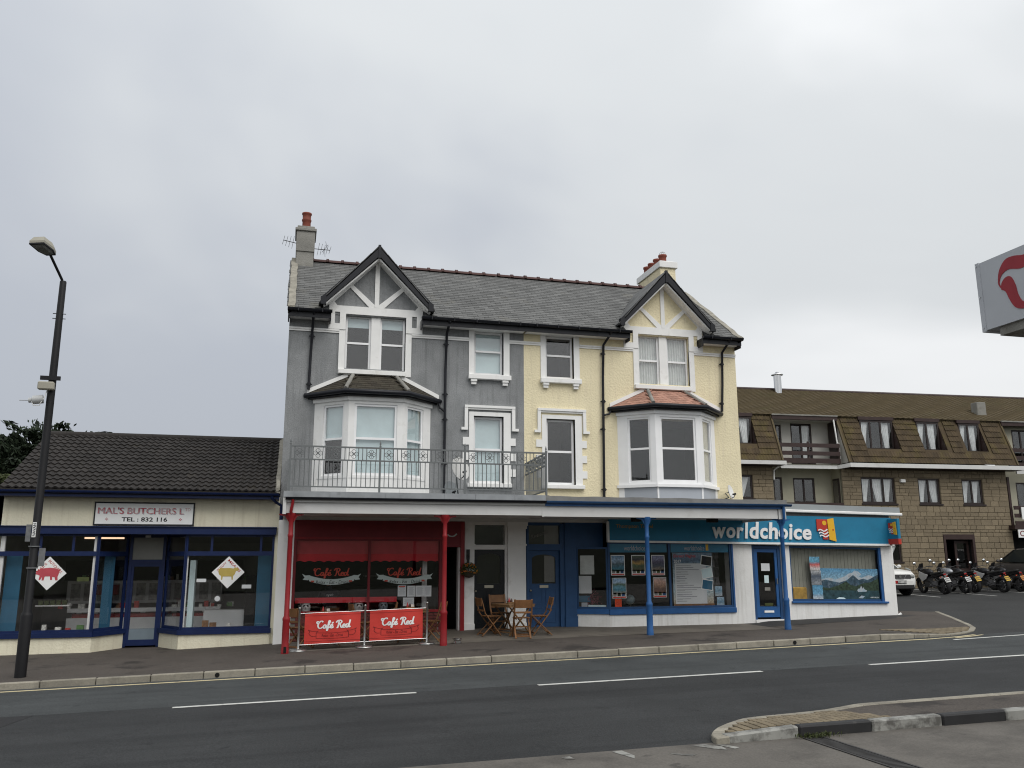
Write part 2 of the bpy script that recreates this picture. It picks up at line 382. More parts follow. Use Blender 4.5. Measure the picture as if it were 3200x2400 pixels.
strip('road_marking', 'paint_yellow', -14, 14.4, -5.36, -5.24, road_z)
decal('road_marking', 'paint_yellow', [(14.35, -5.34), (15.3, -5.22), (15.9, -5.02), (15.86, -4.95), (15.25, -5.13), (14.35, -5.25)], road_z)
decal('road_marking', 'paint_yellow', [(15.0, -5.4), (15.6, -5.26), (16.05, -5.10), (16.02, -5.04), (15.55, -5.19), (15.0, -5.32)], road_z)
for a, b in ((-1.5, 2.1), (4.1, 8.2), (10.4, 14.6), (16.6, 20.8), (-7.2, -3.9)):
    strip('road_marking', 'paint_white', a, b, -8.46, -8.34, road_z)
g = MB(); g.grid(lambda u, v: (lerp(14.7, 22, u), lerp(-5.70, -5.16, u)+0.1*v, road_z(lerp(14.7, 22, u), lerp(-5.70, -5.16, u)+0.1*v)+0.005), 60, 2); struct(g, 'road_marking', 'paint_white')
for xx, y0, y1 in ((24.45, 6.0, 10.9), (27.1, 6.0, 10.9), (29.8, 6.0, 10.6)):
    g = MB(); g.grid(lambda u, v: (xx+0.1*u+0.02*v, lerp(y0, y1, v), road_z(xx, lerp(y0, y1, v))+0.004), 1, 5); struct(g, 'road_marking', 'paint_white')
# worn paint on the forecourt edge
for poly in ([(3.5, -13.25), (3.62, -13.24), (3.66, -13.5), (3.61, -13.62), (3.54, -13.4)], [(4.43, -13.26), (4.58, -13.24), (4.72, -13.42), (4.70, -13.58), (4.6, -13.5)],
             [(4.7, -13.30), (4.78, -13.33), (4.88, -13.52), (4.80, -13.56)], [(4.05, -13.52), (4.2, -13.62), (4.3, -13.66), (4.22, -13.72), (4.08, -13.6)], [(2.9, -13.33), (3.0, -13.30), (3.02, -13.45), (2.93, -13.42)]):
    decal('paint_mark', 'kerb_white', poly, road_z, 0.004)

# far pavement: ruled between the wall line and the kerb
OC = smooth_path([(14.6, -5.0), (15.4, -4.92), (16.1, -4.62), (16.75, -4.1), (17.3, -3.35), (17.8, -2.5), (18.3, -1.7), (18.9, -0.65), (19.4, 0.2)], 10)
def inset(path, d):
    out = []
    for i, p in enumerate(path):
        a, b = path[max(i-1, 0)], path[min(i+1, len(path)-1)]; dx, dy = b[0]-a[0], b[1]-a[1]; l = math.hypot(dx, dy)
        out.append((p[0]-dy/l*d, p[1]+dx/l*d))
    return out
IC = inset(OC, 0.13)
xs = [-14+i*0.3 for i in range(100)]; xs = [q for q in xs if q < 14.5]
Apts = [(q, 0.95 if q < -0.35 else 0.3) for q in xs]; Bpts = [(q, -4.87) for q in xs]
for i, p in enumerate(IC): Apts.append((lerp(14.6, 17.7, i/len(IC)), lerp(0.3, 1.2, i/len(IC)))); Bpts.append(p)
g = MB(); nv = 44; V = []
for a, b in zip(Apts, Bpts):
    for j in range(nv+1):
        x_, y_ = lerp(a[0], b[0], j/nv), lerp(a[1], b[1], j/nv); V.append((x_, y_, pav_z(x_, y_)))
g.add(V, [(i*(nv+1)+j, i*(nv+1)+j+1, (i+1)*(nv+1)+j+1, (i+1)*(nv+1)+j) for i in range(len(Apts)-1) for j in range(nv)], 0, True)
struct(g, 'pavement', 'pavement')
g = MB(); g.grid(lambda u, v: (lerp(0.05, 12.35, u), lerp(-2.42, 0.3, v), pav_z(lerp(0.05, 12.35, u), lerp(-2.42, 0.3, v))+0.004), 40, 8); struct(g, 'terrace', 'terrace')
g = MB(); g.grid(lambda u, v: (lerp(12.36, lerp(17.45, 17.95, 1-v), u), lerp(lerp(-1.75, -1.2, u), 0.1, v), pav_z(lerp(12.36, 17.9, u), lerp(-1.5, 0.1, v))+0.004), 14, 4); struct(g, 'pavement_strip', 'pavement_dark')

# kerb stones of the far pavement
def kerb_piece(parent, a0, a1, b0, b1, zt, zb, m, bev=0.014, name='kerb_stone'):
    """a: outer edge ends, b: inner edge ends"""
    mb = MB(); P = [a0, a1, b1, b0]
    mb.hexa([(p[0], p[1], zb(*p)) for p in P]+[(p[0], p[1], zt(*p)) for p in P])
    return mb.build(name, m, parent, bev)
kerb = thing('kerb', None, None, (0, -5, 0.09)); kerb['kind'] = 'structure'
x0 = -9.6
while x0 < 14.3:
    x1 = min(x0+0.915, 14.6); dz = random.uniform(-0.004, 0.004); dy = random.uniform(-0.006, 0.006)
    kerb_piece(kerb, (x0+0.006, -5+dy), (x1-0.006, -5+dy), (x0+0.006, -4.87), (x1-0.006, -4.87), lambda x_, y_: pav_z(x_, -4.95)+0.006+dz, lambda x_, y_: road_z(x_, y_)-0.15, 'kerb_stone')
    x0 = x1
for i in range(0, len(OC)-2, 8):
    j = min(i+8, len(OC)-1)
    kerb_piece(kerb, OC[i], OC[j], IC[i], IC[j], lambda x_, y_: pav_z(x_, y_)+0.008, lambda x_, y_: road_z(x_, y_)-0.15, 'kerb_stone')
for xx in (-1.12, 11.05):
    d = MB(); d.cyl((xx, -5.012, road_z(xx, -5)+0.055), (xx, -4.95, road_z(xx, -5)+0.055), 0.042, n=12); d.build('drain_outlet', 'hole_black', kerb)
# buff blocks at the corner
corner = thing('corner_paving', None, None, (16, -4.2, 0.4)); corner['kind'] = 'structure'
blk = MB(); blk.box(-0.097, 0.097, -0.047, 0.047, -0.03, 0.006); blk = blk.mesh('block', 'block_buff', bevel=0.004)
cin = inset(OC, 0.15)
def in_poly(x_, y_, P):
    c = False
    for (a, b), (q, d) in zip(P, P[1:]+P[:1]):
        if (b > y_) != (d > y_) and x_ < (q-a)*(y_-b)/(d-b)+a: c = not c
    return c
cpoly = [(14.2, -3.75), (15.0, -4.86)]+[p for p in cin if p[0] > 15.05 and p[1] < -3.85]
its = []
for r in range(-50, 60):
    for q in range(-60, 60):
        x_, y_ = 13.5+q*0.2+(r % 2)*0.1, -5.2+r*0.1
        if 13.4 < x_ < 18 and y_ < -3 and in_poly(x_, y_, cpoly): its.append((blk, Matrix.Translation((x_, y_, pav_z(x_, y_)+0.014)) @ Matrix.Rotation(random.uniform(-.01, .01), 4, 'Z')))
pieces(corner, 'block', its, 'block_buff', 300, 'far_blocks')

# traffic island at the forecourt mouth
isl = thing('traffic_island', None, None, (7, -12.7, 0.13)); isl['kind'] = 'structure'
def isl_z(X, Y): return road_z(X, -13.2)+0.115-0.045*max(0, min(1, (Y+12.9)/0.8))-0.05*max(0, min(1, (5.5-X)/0.8))
IO = smooth_path([(4.72, -13.3), (4.76, -13.1), (4.98, -12.83), (5.35, -12.57), (5.7, -12.44), (6.3, -12.36), (6.8, -12.26), (7.45, -12.0), (8.1, -11.97), (9.2, -11.95), (10.4, -11.93), (12.5, -11.9), (15, -11.85)], 4)
II = [(x_+(0.0 if i > 3 else 0.02), y_) for i, (x_, y_) in enumerate(inset(IO, -0.14))]
g = MB(); k = len(II); nv = 5
inr = [(lerp(4.9, 15, i/(k-1)) if False else max(4.93, II[i][0]), -13.15) for i in range(k)]
V = [(lerp(II[i][0], inr[i][0], j/nv), lerp(II[i][1], inr[i][1], j/nv)) for i in range(k) for j in range(nv+1)]
g.add([(x_, y_, isl_z(x_, y_)-0.012) for x_, y_ in V], [(i*(nv+1)+j, i*(nv+1)+j+1, (i+1)*(nv+1)+j+1, (i+1)*(nv+1)+j) for i in range(k-1) for j in range(nv)], 0, True)
g.build('island_surface', 'pavement', isl)
for i in range(0, k-2, 2):
    j = min(i+2, k-1)
    kerb_piece(isl, IO[i], IO[j], II[i], II[j], isl_z, lambda x_, y_: road_z(x_, y_)-0.15, 'kerb_stone', 0.01)
x0 = 4.84; n_ = 0
for L_, m in ((0.93, 'kerb_white'), (0.97, 'kerb_black'), (0.98, 'kerb_white'), (0.93, 'kerb_black'), (0.93, 'kerb_white'), (0.93, 'kerb_black'), (0.93, 'kerb_white'), (0.93, 'kerb_black'), (0.93, 'kerb_white')):
    kerb_piece(isl, (x0+0.005, -13.29), (x0+L_-0.005, -13.29), (x0+0.005, -13.15), (x0+L_-0.005, -13.15), lambda x_, y_: isl_z(x_, -13.2)+0.008, lambda x_, y_: road_z(x_, -14)-0.12, m, 0.018, 'painted_kerb')
    x0 += L_
ipoly = [p for p in inset(IO, -0.15) if p[0] < 6.8]+[(6.86, -12.46), (7.12, -13.14), (4.97, -13.14)]
its = []
for r in range(20):
    for q in range(30):
        x_, y_ = 4.7+q*0.104+(r % 2)*0.0, -13.13+r*0.1+0.05
        if in_poly(x_, y_, ipoly): its.append((blk, Matrix.Translation((x_, y_, isl_z(x_, y_)-0.004)) @ Matrix.Rotation(random.uniform(-.015, .015), 4, 'Z') @ Matrix.Scale(0.5, 4, (1, 0, 0))))
pieces(isl, 'block', its, 'block_buff', 300, 'far_blocks')

# channel drain in the forecourt
dr = thing('drain_channel', 'slotted metal drain channel across the forecourt beside the painted kerb', 'drain', (5.9, -14.6, road_z(5.9, -14)))
Md = plane_map((5.80, -13.36), (5.86, -16.2))
def Dz(u, v, w): p = Md(u, 0, w); return (p[0], p[1], road_z(p[0], -14)+0.004+v)
d = MB(); d.mbox(Dz, 0, 2.84, -0.05, 0.001, -0.02, 0.22); d.build('channel_bed', 'hole_black', dr)
for w0 in (-0.035, 0.205):
    d = MB(); d.mbox(Dz, 0, 2.84, -0.02, 0.006, w0, w0+0.03); d.build('frame_rail', 'iron_grate', dr)
its = []
slat = MB(); slat.box(-0.012, 0.012, -0.1, 0.1, -0.01, 0.0); slat = slat.mesh('slat', 'iron_grate')
for i in range(58):
    p = Dz(0.03+i*0.048, 0.004, 0.1); its.append((slat, Matrix.Translation(p) @ Matrix.Rotation(R(-90-1.2), 4, 'Z')))
pieces(dr, 'slat', its, 'iron_grate')
# weeds at the foot of the kerb
wd = MB()
for i in range(150):
    x_ = random.gauss(5.95, 0.11); y_ = -13.33-abs(random.gauss(0, 0.05)); z_ = road_z(x_, -14); a = random.uniform(0, 6.28); h = random.uniform(0.02, 0.07); l = random.uniform(0.02, 0.07)
    t_ = Vector((x_+math.cos(a)*l, y_+math.sin(a)*l*0.6, z_+h)); s_ = Vector((-math.sin(a), math.cos(a), 0))*0.008; m_ = Vector((x_, y_, z_)).lerp(t_, 0.5)+Vector((0, 0, 0.012))
    wd.add([(x_, y_, z_), m_-s_, t_, m_+s_], [(0, 1, 2, 3)])
solo(wd, 'weeds', 'weed_green', 'small green weeds growing at the foot of the black painted kerb', 'weeds')['kind'] = 'stuff'
# ------------------------------------------------------------------ the pair of houses
mat('render_grey', (0.247, 0.255, 0.260), 0.85, 0.15, 1.3, fine=0.10, fscale=30, bump=0.5, bscale=35, stain=(0.155, 0.164, 0.168), sscale=1.1, s0=0.48, s1=0.70, streak=(0.14, 0.147, 0.15))
mat('render_yellow', (0.77, 0.69, 0.475), 0.8, 0.05, 1.2, fine=0.03, fscale=30, bump=0.9, bscale=18, stain=(0.68, 0.60, 0.41), sscale=0.8, s0=0.55, s1=0.8, streak=(0.66, 0.58, 0.41))
mat('trim_white', (0.80, 0.80, 0.785), 0.6, 0.05, 2.5, stain=(0.55, 0.54, 0.50), sscale=2.5, s0=0.58, s1=0.75)
mat('upvc', (0.84, 0.845, 0.85), 0.35, 0.03, 3)
mat('black_paint', (0.009, 0.010, 0.014), 0.4, 0.15, 4)
mat('slate', (0.122, 0.123, 0.120), 0.7, 0.12, 2.0, fine=0.12, fscale=40, pieces=0.20, stain=(0.125, 0.115, 0.085), sscale=1.0, s0=0.60, s1=0.75)
mat('slate_bed', (0.035, 0.037, 0.038), 0.8, 0.1)
mat('slate_mossy', (0.042, 0.036, 0.026), 0.85, 0.2, 4, pieces=0.25, bump=0.3, bscale=50, stain=(0.035, 0.036, 0.026), sscale=4)
mat('tile_pink', (0.36, 0.20, 0.15), 0.75, 0.1, 4, pieces=0.16)
mat('mortar_verge', (0.27, 0.255, 0.215), 0.9, 0.25, 5, bump=0.8, bscale=25)
mat('ridge_red', (0.075, 0.038, 0.034), 0.7, 0.15, 4, pieces=0.15)
mat('pot_clay', (0.20, 0.055, 0.036), 0.7, 0.15, 6)
mat('chimney_grey', (0.24, 0.235, 0.215), 0.9, 0.2, 2.0, bump=0.6, bscale=30, stain=(0.16, 0.15, 0.12), sscale=1.6)
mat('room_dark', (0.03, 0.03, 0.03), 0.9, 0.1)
mat('blind_cyan', (0.60, 0.74, 0.76), 0.8, 0.06, 3)
mat('curtain_net', (0.66, 0.69, 0.67), 0.9, 0.10, 6)
mat('panel_bluegrey', (0.40, 0.43, 0.475), 0.5, 0.04, 2)
mat('lead', (0.27, 0.285, 0.30), 0.5, 0.2, 2.5, stain=(0.17, 0.18, 0.19), sscale=3.5)
mat('metal_grey', (0.15, 0.16, 0.162), 0.45, 0.1, 4, metal=0.2)
mat('chain_metal', (0.45, 0.46, 0.46), 0.35, 0.1, 4, metal=0.9)
glass('window_glass', 0.03)
glass('shop_glass', 0.0)

def sash(parent, M, u0, u1, v0, v1, w=0.10, fr=0.055, rails=(), mulls=(), m='upvc', gm='window_glass', blind=None, blind_m='blind_cyan', bw=0.09, name='window', d=0.05, raillip=0.0):
    """a framed window: frame mesh with its panes (and a blind) as sub-parts"""
    fb = MB(); us = [u0]+list(mulls)+[u1]; vs = [v0]+list(rails)+[v1]
    fb.mbox(M, u0, u0+fr, v0, v1, w, w+d); fb.mbox(M, u1-fr, u1, v0, v1, w, w+d)
    fb.mbox(M, u0+fr, u1-fr, v0, v0+fr*1.1, w, w+d); fb.mbox(M, u0+fr, u1-fr, v1-fr, v1, w, w+d)
    for q in mulls: fb.mbox(M, q-fr*.55, q+fr*.55, v0+fr*1.1, v1-fr, w+0.002, w+d-0.002)
    for q in rails:
        e_ = [u0+fr]+[z for p in mulls for z in (p-fr*.55, p+fr*.55)]+[u1-fr]
        for a, b in zip(e_[::2], e_[1::2]): fb.mbox(M, a, b, q-fr*.5, q+fr*.5, w-raillip-0.004, w+d-0.004)
    o = fb.build(name, m, parent)
    for a, b in zip(us, us[1:]):
        for c, e_ in zip(vs, vs[1:]):
            p = MB(); p.mbox(M, a+fr*.5, b-fr*.5, c+fr*.45, e_-fr*.45, w+d*.5, w+d*.5+0.006); p.build('pane', gm, o)
    if blind:
        for f0, f1, bm_ in ([(*blind, blind_m)] if isinstance(blind, tuple) else blind):
            p = MB(); a, b = lerp(v0, v1, f0), lerp(v0, v1, f1)
            if bm_ == 'curtain_net':
                n = 24; p.grid(lambda s_, t: M(lerp(u0+fr*.5, u1-fr*.5, s_), lerp(a, b, t), w+bw+0.025*math.sin(s_*n*2.1)+0.01*math.sin(s_*9)), 72, 1)
            else: p.mbox(M, u0+fr*.6, u1-fr*.6, a, b, w+bw, w+bw+0.004)
            p.build('curtain' if bm_ == 'curtain_net' else 'blind', bm_, o)
    return o
def room(parent, M, u0, u1, v0, v1, w0, w1, m='room_dark', name='room_interior'):
    r = MB(); r.add([M(a, b, c) for c in (w0, w1) for a, b in ((u0, v0), (u1, v0), (u1, v1), (u0, v1))],
                    [(4, 5, 6, 7), (0, 1, 5, 4), (1, 2, 6, 5), (2, 3, 7, 6), (3, 0, 4, 7)]); return r.build(name, m, parent)
def pipe(parent, pts, r, m, name='downpipe', collars=()):
    p = MB(); p.tube(pts, r, 10)
    for c in collars:
        x_, y_, z_ = c; p.cyl((x_, y_, z_-0.035), (x_, y_, z_+0.035), r*1.35, n=10)
        p.box(x_-r*2.2, x_+r*2.2, y_+r*0.6, y_+r*1.2, z_-0.015, z_+0.015)
    return p.build(name, m, parent)

EY, EZ, RY, RZ = -0.40, 8.52, 3.2, 11.10           # eaves and ridge of the main roof
SL = (RZ-EZ)/(RY-EY)
def roof_z(Y): return EZ+SL*(Y-EY)
sang = math.atan(SL)
GH = 10.44
def gable_z(x_, cx): return GH-1.107*abs(x_-cx)
slate_me = MB(); slate_me.box(-0.143, 0.143, -0.02, 0.30, -0.010, 0.007); slate_me = slate_me.mesh('slate', 'slate')
def house(x0, x1, cx, wx, wallm, name, label, blinds, first):
    h = thing(name, label, 'house', ((x0+x1)/2, 0, interp((x0+x1)/2, PX, PW)))
    WX = wx-4.80
    holes = [(cx-0.81, cx+0.81, 7.10, 8.58), (4.79+WX, 5.63+WX, 7.12, 8.38), (4.79+WX, 5.63+WX, 4.10, 5.95), (cx-1.3, cx+1.3, 3.9, 6.05)]
    w = MB(); w.wall(ident, x0, x1, 3.12, 8.55, holes, 0.16)
    w.add([(x_, y_, z_) for x_ in (x0, x1) for y_, z_ in ((0, 0.0), (6.4, 0.0), (6.4, 8.5), (3.2, 11.05), (0, 8.5))], [(4, 3, 2, 1, 0), (5, 6, 7, 8, 9), (1, 2, 7, 6)])
    w.build('wall', wallm, h)
    # rooms behind the openings
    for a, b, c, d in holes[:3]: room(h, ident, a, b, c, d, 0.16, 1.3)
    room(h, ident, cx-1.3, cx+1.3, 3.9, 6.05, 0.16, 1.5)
    # gable: white framing over coloured infill
    g = MB(); g.prism([(cx-1.30, 8.55), (cx+1.30, 8.55), (cx+1.30, 8.85), (cx, 10.22), (cx-1.30, 8.85)], ident, -0.02, 0.3); g.build('gable_wall', wallm, h)
    t = MB(); w0, w1 = -0.055, -0.015
    for s_ in (-1, 1):
        t.mbox(ident, min(cx+s_*.97, cx+s_*.81), max(cx+s_*.97, cx+s_*.81), 6.93, 8.14, w0+.02, 0.05)
        a, b = sorted((cx+s_*1.26, cx+s_*.81)); pa, pb = sorted((cx+s_*1.10, cx+s_*.97))
        t.mbox(ident, a, b, 8.14, 8.30, w0, w1+.02); t.mbox(ident, a, b, 8.62, 8.80, w0, w1); t.mbox(ident, a, pa, 8.30, 8.62, w0, w1); t.mbox(ident, pb, b, 8.30, 8.62, w0, w1)
        t.prism([(cx+s_*1.27, 8.80), (cx+s_*1.27, 8.90), (cx, 10.22), (cx, 10.08), (cx+s_*1.13, 8.90), (cx+s_*1.05, 8.80)][::s_], ident, w0, w1)
        t.prism([(cx+s_*.06, 8.80), (cx+s_*.20, 8.80), (cx+s_*.74, 9.34), (cx+s_*.67, 9.42), (cx+s_*.06, 8.88)][::s_], ident, w0+.004, w1)
    t.mbox(ident, cx-.81, cx+.81, 8.58, 8.80, w0, w1); t.mbox(ident, cx-.06, cx+.06, 8.80, 10.12, w0-.004, w1)
    t.mbox(ident, cx-.12, cx+.12, 7.10, 8.58, 0.03, 0.16)
    t.build('gable_framing', 'trim_white', h)
    s = MB(); s.mbox(ident, cx-.96, cx+.82, 6.93, 7.05, -0.12, 0.05); s.build('sill', 'trim_white', h, 0.008)
    for k, (a, b) in enumerate(((cx-.80, cx-.12), (cx+.12, cx+.80))):
        sash(h, ident, a, b, 7.06, 8.57, 0.10, rails=(7.81,), blind=blinds['gable'], raillip=0.012)
    # barge boards and the little gable roof
    bb = MB()
    for s_ in (-1, 1):
        bb.prism([(cx, 10.42), (cx, 10.16), (cx+s_*1.38, 8.76), (cx+s_*1.50, 8.76), (cx+s_*1.50, 8.88)][::-s_], ident, -0.42, -0.36)
        bb.prism([(cx+s_*1.36, 8.70), (cx+s_*1.50, 8.70), (cx+s_*1.50, 8.90), (cx+s_*1.36, 8.98)][::s_], ident, -0.435, -0.30)
    bb.mbox(ident, cx-0.035, cx+0.035, 10.10, 10.47, -0.44, -0.35)
    bb.build('barge_board', 'black_paint', h)
    gr = MB()
    for s_ in (-1, 1):
        yb = (GH-EZ)/SL+EY
        P = [(cx, -0.42, GH), (cx+s_*1.53, -0.42, GH-1.69), (cx+s_*1.53, -0.02, GH-1.69), (cx, yb+.05, GH)]
        gr.add(P+[(a, b, c-0.04) for a, b, c in P], [(0, 1, 2, 3), (4, 7, 6, 5), (0, 4, 5, 1), (1, 5, 6, 2), (2, 6, 7, 3), (3, 7, 4, 0)])
        # white soffit behind the barge board
    grp = gr.build('gable_roof', 'slate_bed', h)
    sf = MB()
    for s_ in (-1, 1): sf.prism([(cx, 10.13), (cx, 10.08), (cx+s_*1.42, 8.66), (cx+s_*1.42, 8.71)][::-s_], ident, -0.36, -0.03)
    sf.build('gable_soffit', 'trim_white', h)
    its = []; ga = math.atan(1.107)
    for s_ in (-1, 1):
        ex = Vector((0, 1, 0)) if s_ < 0 else Vector((0, -1, 0)); ey = Vector((-s_*math.cos(ga), 0, math.sin(ga))); ez = ex.cross(ey)
        if ez.z < 0: ex = -ex; ez = -ez
        for r in range(13):
            zz = GH-1.69+0.01+r*0.165*math.sin(ga); xx = cx+s_*(GH-zz)/1.107; ym = (zz-EZ)/SL+EY
            yy = -0.42+0.14-(r % 2)*0.146
            while yy < ym+0.1:
                if yy > -0.40: its.append((slate_me, Matrix.Translation(Vector((xx, yy, zz))+ez*(0.012)) @ Matrix((ex, ey, ez)).transposed().to_4x4() @ Matrix.Rotation(R(1.2), 4, 'X')))
                yy += 0.296
    pieces(grp, 'slate', its, 'slate', 130, 'upper_slates')
    # main roof
    rf = MB()
    for a, b, ys in ((x0, cx-1.28, EY), (cx-1.28, cx+1.28, 0.12), (cx+1.28, x1, EY)):
        zs = roof_z(ys); rf.prism([(ys, zs), (RY, RZ), (2*RY-EY, EZ), (2*RY-EY, EZ-.05), (RY, RZ-.06), (ys, zs-.06)], lambda u, v, w: (w, u, v), a, b)
    rp_ = rf.build('roof', 'slate_bed', h); its = []
    ey = Vector((0, math.cos(sang), math.sin(sang))); ez = Vector((0, -math.sin(sang), math.cos(sang)))
    L = math.hypot(RY-EY, RZ-EZ)
    for r in range(27):
        d = 0.01+r*0.163
        if d > L-0.12: break
        p = Vector((0, EY, EZ))+ey*d; xx = x0+(0.148 if r % 2 else 0.296)-0.1+random.uniform(-.01, .01)
        while xx < x1+(0.0 if first else -0.05):
            if min(gable_z(xx, 2.07), 99) < p.z+0.10 and gable_z(xx, 10.50) < p.z+0.10 or not (abs(xx-2.07) < 1.56 or abs(xx-10.50) < 1.56):
                its.append((slate_me, Matrix.Translation((xx, p.y, p.z+0.016)) @ Matrix.Rotation(sang-R(3.2)+random.uniform(-.008, .008), 4, 'X') @ Matrix.Rotation(random.uniform(-.012, .012), 4, 'Z')))
            xx += 0.296
    pieces(rp_, 'slate', its, 'slate', 300, 'upper_slates')
    rt_ = MB()
    for i in range(10):
        a = math.pi*i/9; rt_.V += [(0, -0.11*math.cos(a), 0.10*math.sin(a)-0.02), (0.44, -0.11*math.cos(a), 0.10*math.sin(a)-0.02)]
    rt_.F = [(2*i, 2*i+1, 2*i+3, 2*i+2) for i in range(9)]; rt_.I = [0]*9; rt_.S = [True]*9
    q = [(-0.03+0.0, 0.125), (0.05, 0.125)]
    n0 = len(rt_.V)
    for i in range(10):
        a = math.pi*i/9; rt_.V += [(-0.02, -0.125*math.cos(a), 0.125*math.sin(a)-0.01), (0.06, -0.125*math.cos(a), 0.125*math.sin(a)-0.01)]
    rt_.F += [(n0+2*i, n0+2*i+1, n0+2*i+3, n0+2*i+2) for i in range(9)]+[tuple(n0+2*i for i in range(10))[::-1], tuple(n0+2*i+1 for i in range(10))]; rt_.I += [0]*11; rt_.S += [True]*9+[False]*2
    rme = rt_.mesh('ridge_tile', 'ridge_red'); its = []; xx = x0+(0.55 if first else 0.02)
    while xx < x1-(0.3 if first else 0.85): its.append((rme, Matrix.Translation((xx, RY, RZ+0.01+random.uniform(0, .008))))); xx += 0.45
    pieces(rp_, 'ridge_tile', its, 'ridge_red')
    # eaves
    segs = [(x0-0.04, cx-1.21), (cx+1.20, x1)] if first else [(x0, cx-1.19), (cx+1.10, x1+0.02)]
    for a, b in segs:
        f = MB(); f.box(a, b, EY+0.02, EY+0.05, 8.33, 8.50); 
        if a != 6.22: f.box(a, a+0.03, EY+.05, 0, 8.26, 8.50)
        if b != 6.22: f.box(b-0.03, b, EY+.05, 0, 8.26, 8.50)
        f.build('fascia_board', 'black_paint', h)
        f = MB(); f.box(a+0.03, b-0.03, EY+0.05, 0.0, 8.36, 8.38); f.build('soffit', 'trim_white', h)
        f = MB(); n = 8; V = []
        for x_ in (a-(0.02 if a != 6.22 else 0), b+(0.02 if b != 6.22 else 0)): V += [(x_, EY-0.05+0.065*math.cos(math.pi+math.pi*i/n), 8.535+0.075*math.sin(math.pi+math.pi*i/n)) for i in range(n+1)]
        f.add(V, [(i, i+1, n+2+i, n+1+i) for i in range(n)]+[tuple(range(n+1)), tuple(range(2*n+1, n, -1))], 0, True)
        xx = a+0.25
        while xx < b: f.box(xx-0.012, xx+0.012, EY-0.119, EY+0.015, 8.455, 8.548); xx += 0.62
        f.build('gutter', 'black_paint', h)
    # string course
    sc_ = [(x0, cx-.97), (cx+.97, 4.64+WX), (5.80+WX, x1)] if first else [(x0, 4.64+WX), (5.80+WX, cx-.97), (cx+.97, x1)]
    for a, b in sc_:
        s = MB(); s.mbox(ident, a, b, 8.09, 8.135, -0.05, 0.02); s.mbox(ident, a, b, 8.04, 8.09, -0.03, 0.02); s.build('string_course', 'trim_white', h)
    # small upper window
    s = MB(); s.mbox(ident, 4.64+WX, 4.79+WX, 7.10, 8.36, -0.03, 0.1); s.mbox(ident, 5.63+WX, 5.80+WX, 7.10, 8.36, -0.03, 0.1); s.mbox(ident, 4.79+WX, 5.63+WX, 8.355, 8.375, -0.03, 0.1)
    s.build('window_surround', 'trim_white', h)
    s = MB(); s.mbox(ident, 4.62+WX, 5.83+WX, 6.965, 7.10, -0.13, 0.1); s.build('sill', 'trim_white', h, 0.01)
    for a in (4.69, 5.58):
        s = MB(); s.mbox(ident, a+WX, a+WX+.17, 6.90, 6.965, -0.11, 0.01); s.mbox(ident, a+WX+.015, a+WX+.155, 6.82, 6.90, -0.08, 0.01); s.build('corbel', 'trim_white', h)
    sash(h, ident, 4.80+WX, 5.62+WX, 7.12, 8.35, 0.10, rails=(7.79,), blind=blinds['small'], raillip=0.012)
    # tall first-floor window with hood mould and quoins
    s = MB(); s.mbox(ident, 4.66+WX, 4.79+WX, 4.10, 6.06, -0.03, 0.1); s.mbox(ident, 5.63+WX, 5.83+WX, 4.10, 6.06, -0.03, 0.1); s.mbox(ident, 4.79+WX, 5.63+WX, 5.95, 6.06, -0.03, 0.1); s.build('window_surround', 'trim_white', h)
    for s_, e_ in ((4.49, 4.66), (5.83, 5.97)):
        for v in (5.15, 4.73, 4.30):
            q_ = MB(); q_.mbox(ident, s_+WX, e_+WX, v, v+0.205, -0.03, 0.01); q_.build('quoin', 'trim_white', h)
    s = MB()
    for off, dp in ((0, -0.09), (0.05, -0.055)):
        s.mbox(ident, 4.53+WX+off, 5.95+WX-off, 6.17-off*.9, 6.235-off, dp, 0.01) if off == 0 else s.mbox(ident, 4.59+WX, 5.89+WX, 6.12, 6.17, dp, 0.01)
    for a, b in ((4.53, 4.62), (5.86, 5.95)): s.mbox(ident, a+WX, b+WX, 5.62, 6.17, -0.08, 0.01)
    s.mbox(ident, 4.44+WX, 4.62+WX, 5.55, 5.62, -0.08, 0.01); s.mbox(ident, 5.86+WX, 6.05+WX, 5.55, 5.62, -0.08, 0.01)
    s.build('hood_mould', 'trim_white', h)
    s = MB(); s.mbox(ident, 4.62+WX, 5.87+WX, 4.00, 4.11, -0.12, 0.1); s.build('sill', 'trim_white', h, 0.01)
    sash(h, ident, 4.80+WX, 5.62+WX, 4.12, 5.94, 0.10, rails=(5.04,), blind=blinds['tall'], raillip=0.012, fr=0.06)
    # bay
    P = [(cx-1.52, 0.0), (cx-.69, -.75), (cx+.70, -.75), (cx+1.53, 0.0)]
    b = MB(); pn = MB(); bs = []
    ins = ((0.30, 0.96), (0.15, 1.235), (0.16, 0.82))
    for k in range(3):
        M = plane_map(P[k], P[k+1]); L_ = math.hypot(P[k+1][0]-P[k][0], P[k+1][1]-P[k][1]); a, c = ins[k]
        b.mbox(M, 0, a, 4.12, 6.10, 0, 0.10); b.mbox(M, c, L_, 4.12, 6.10, 0, 0.10); b.mbox(M, a, c, 6.02, 6.10, 0, 0.10)
        b.mbox(M, -0.02, L_+.02, 6.10, 6.20, -0.05, 0.12); b.mbox(M, -0.01, L_+.01, 6.20, 6.30, 0.02, 0.12)
        b.mbox(M, a, c, 4.12, 4.19, 0.0, 0.10)
        if k == 0: b.mbox(M, 0, 0.16, 3.55, 4.12, 0, 0.1)
        if k == 2: b.mbox(M, L_-0.16, L_, 3.55, 4.12, 0, 0.1)
        pn.mbox(M, 0.16 if k == 0 else 0, L_-(0.16 if k == 2 else 0), 3.55, 4.12, 0.012, 0.09)
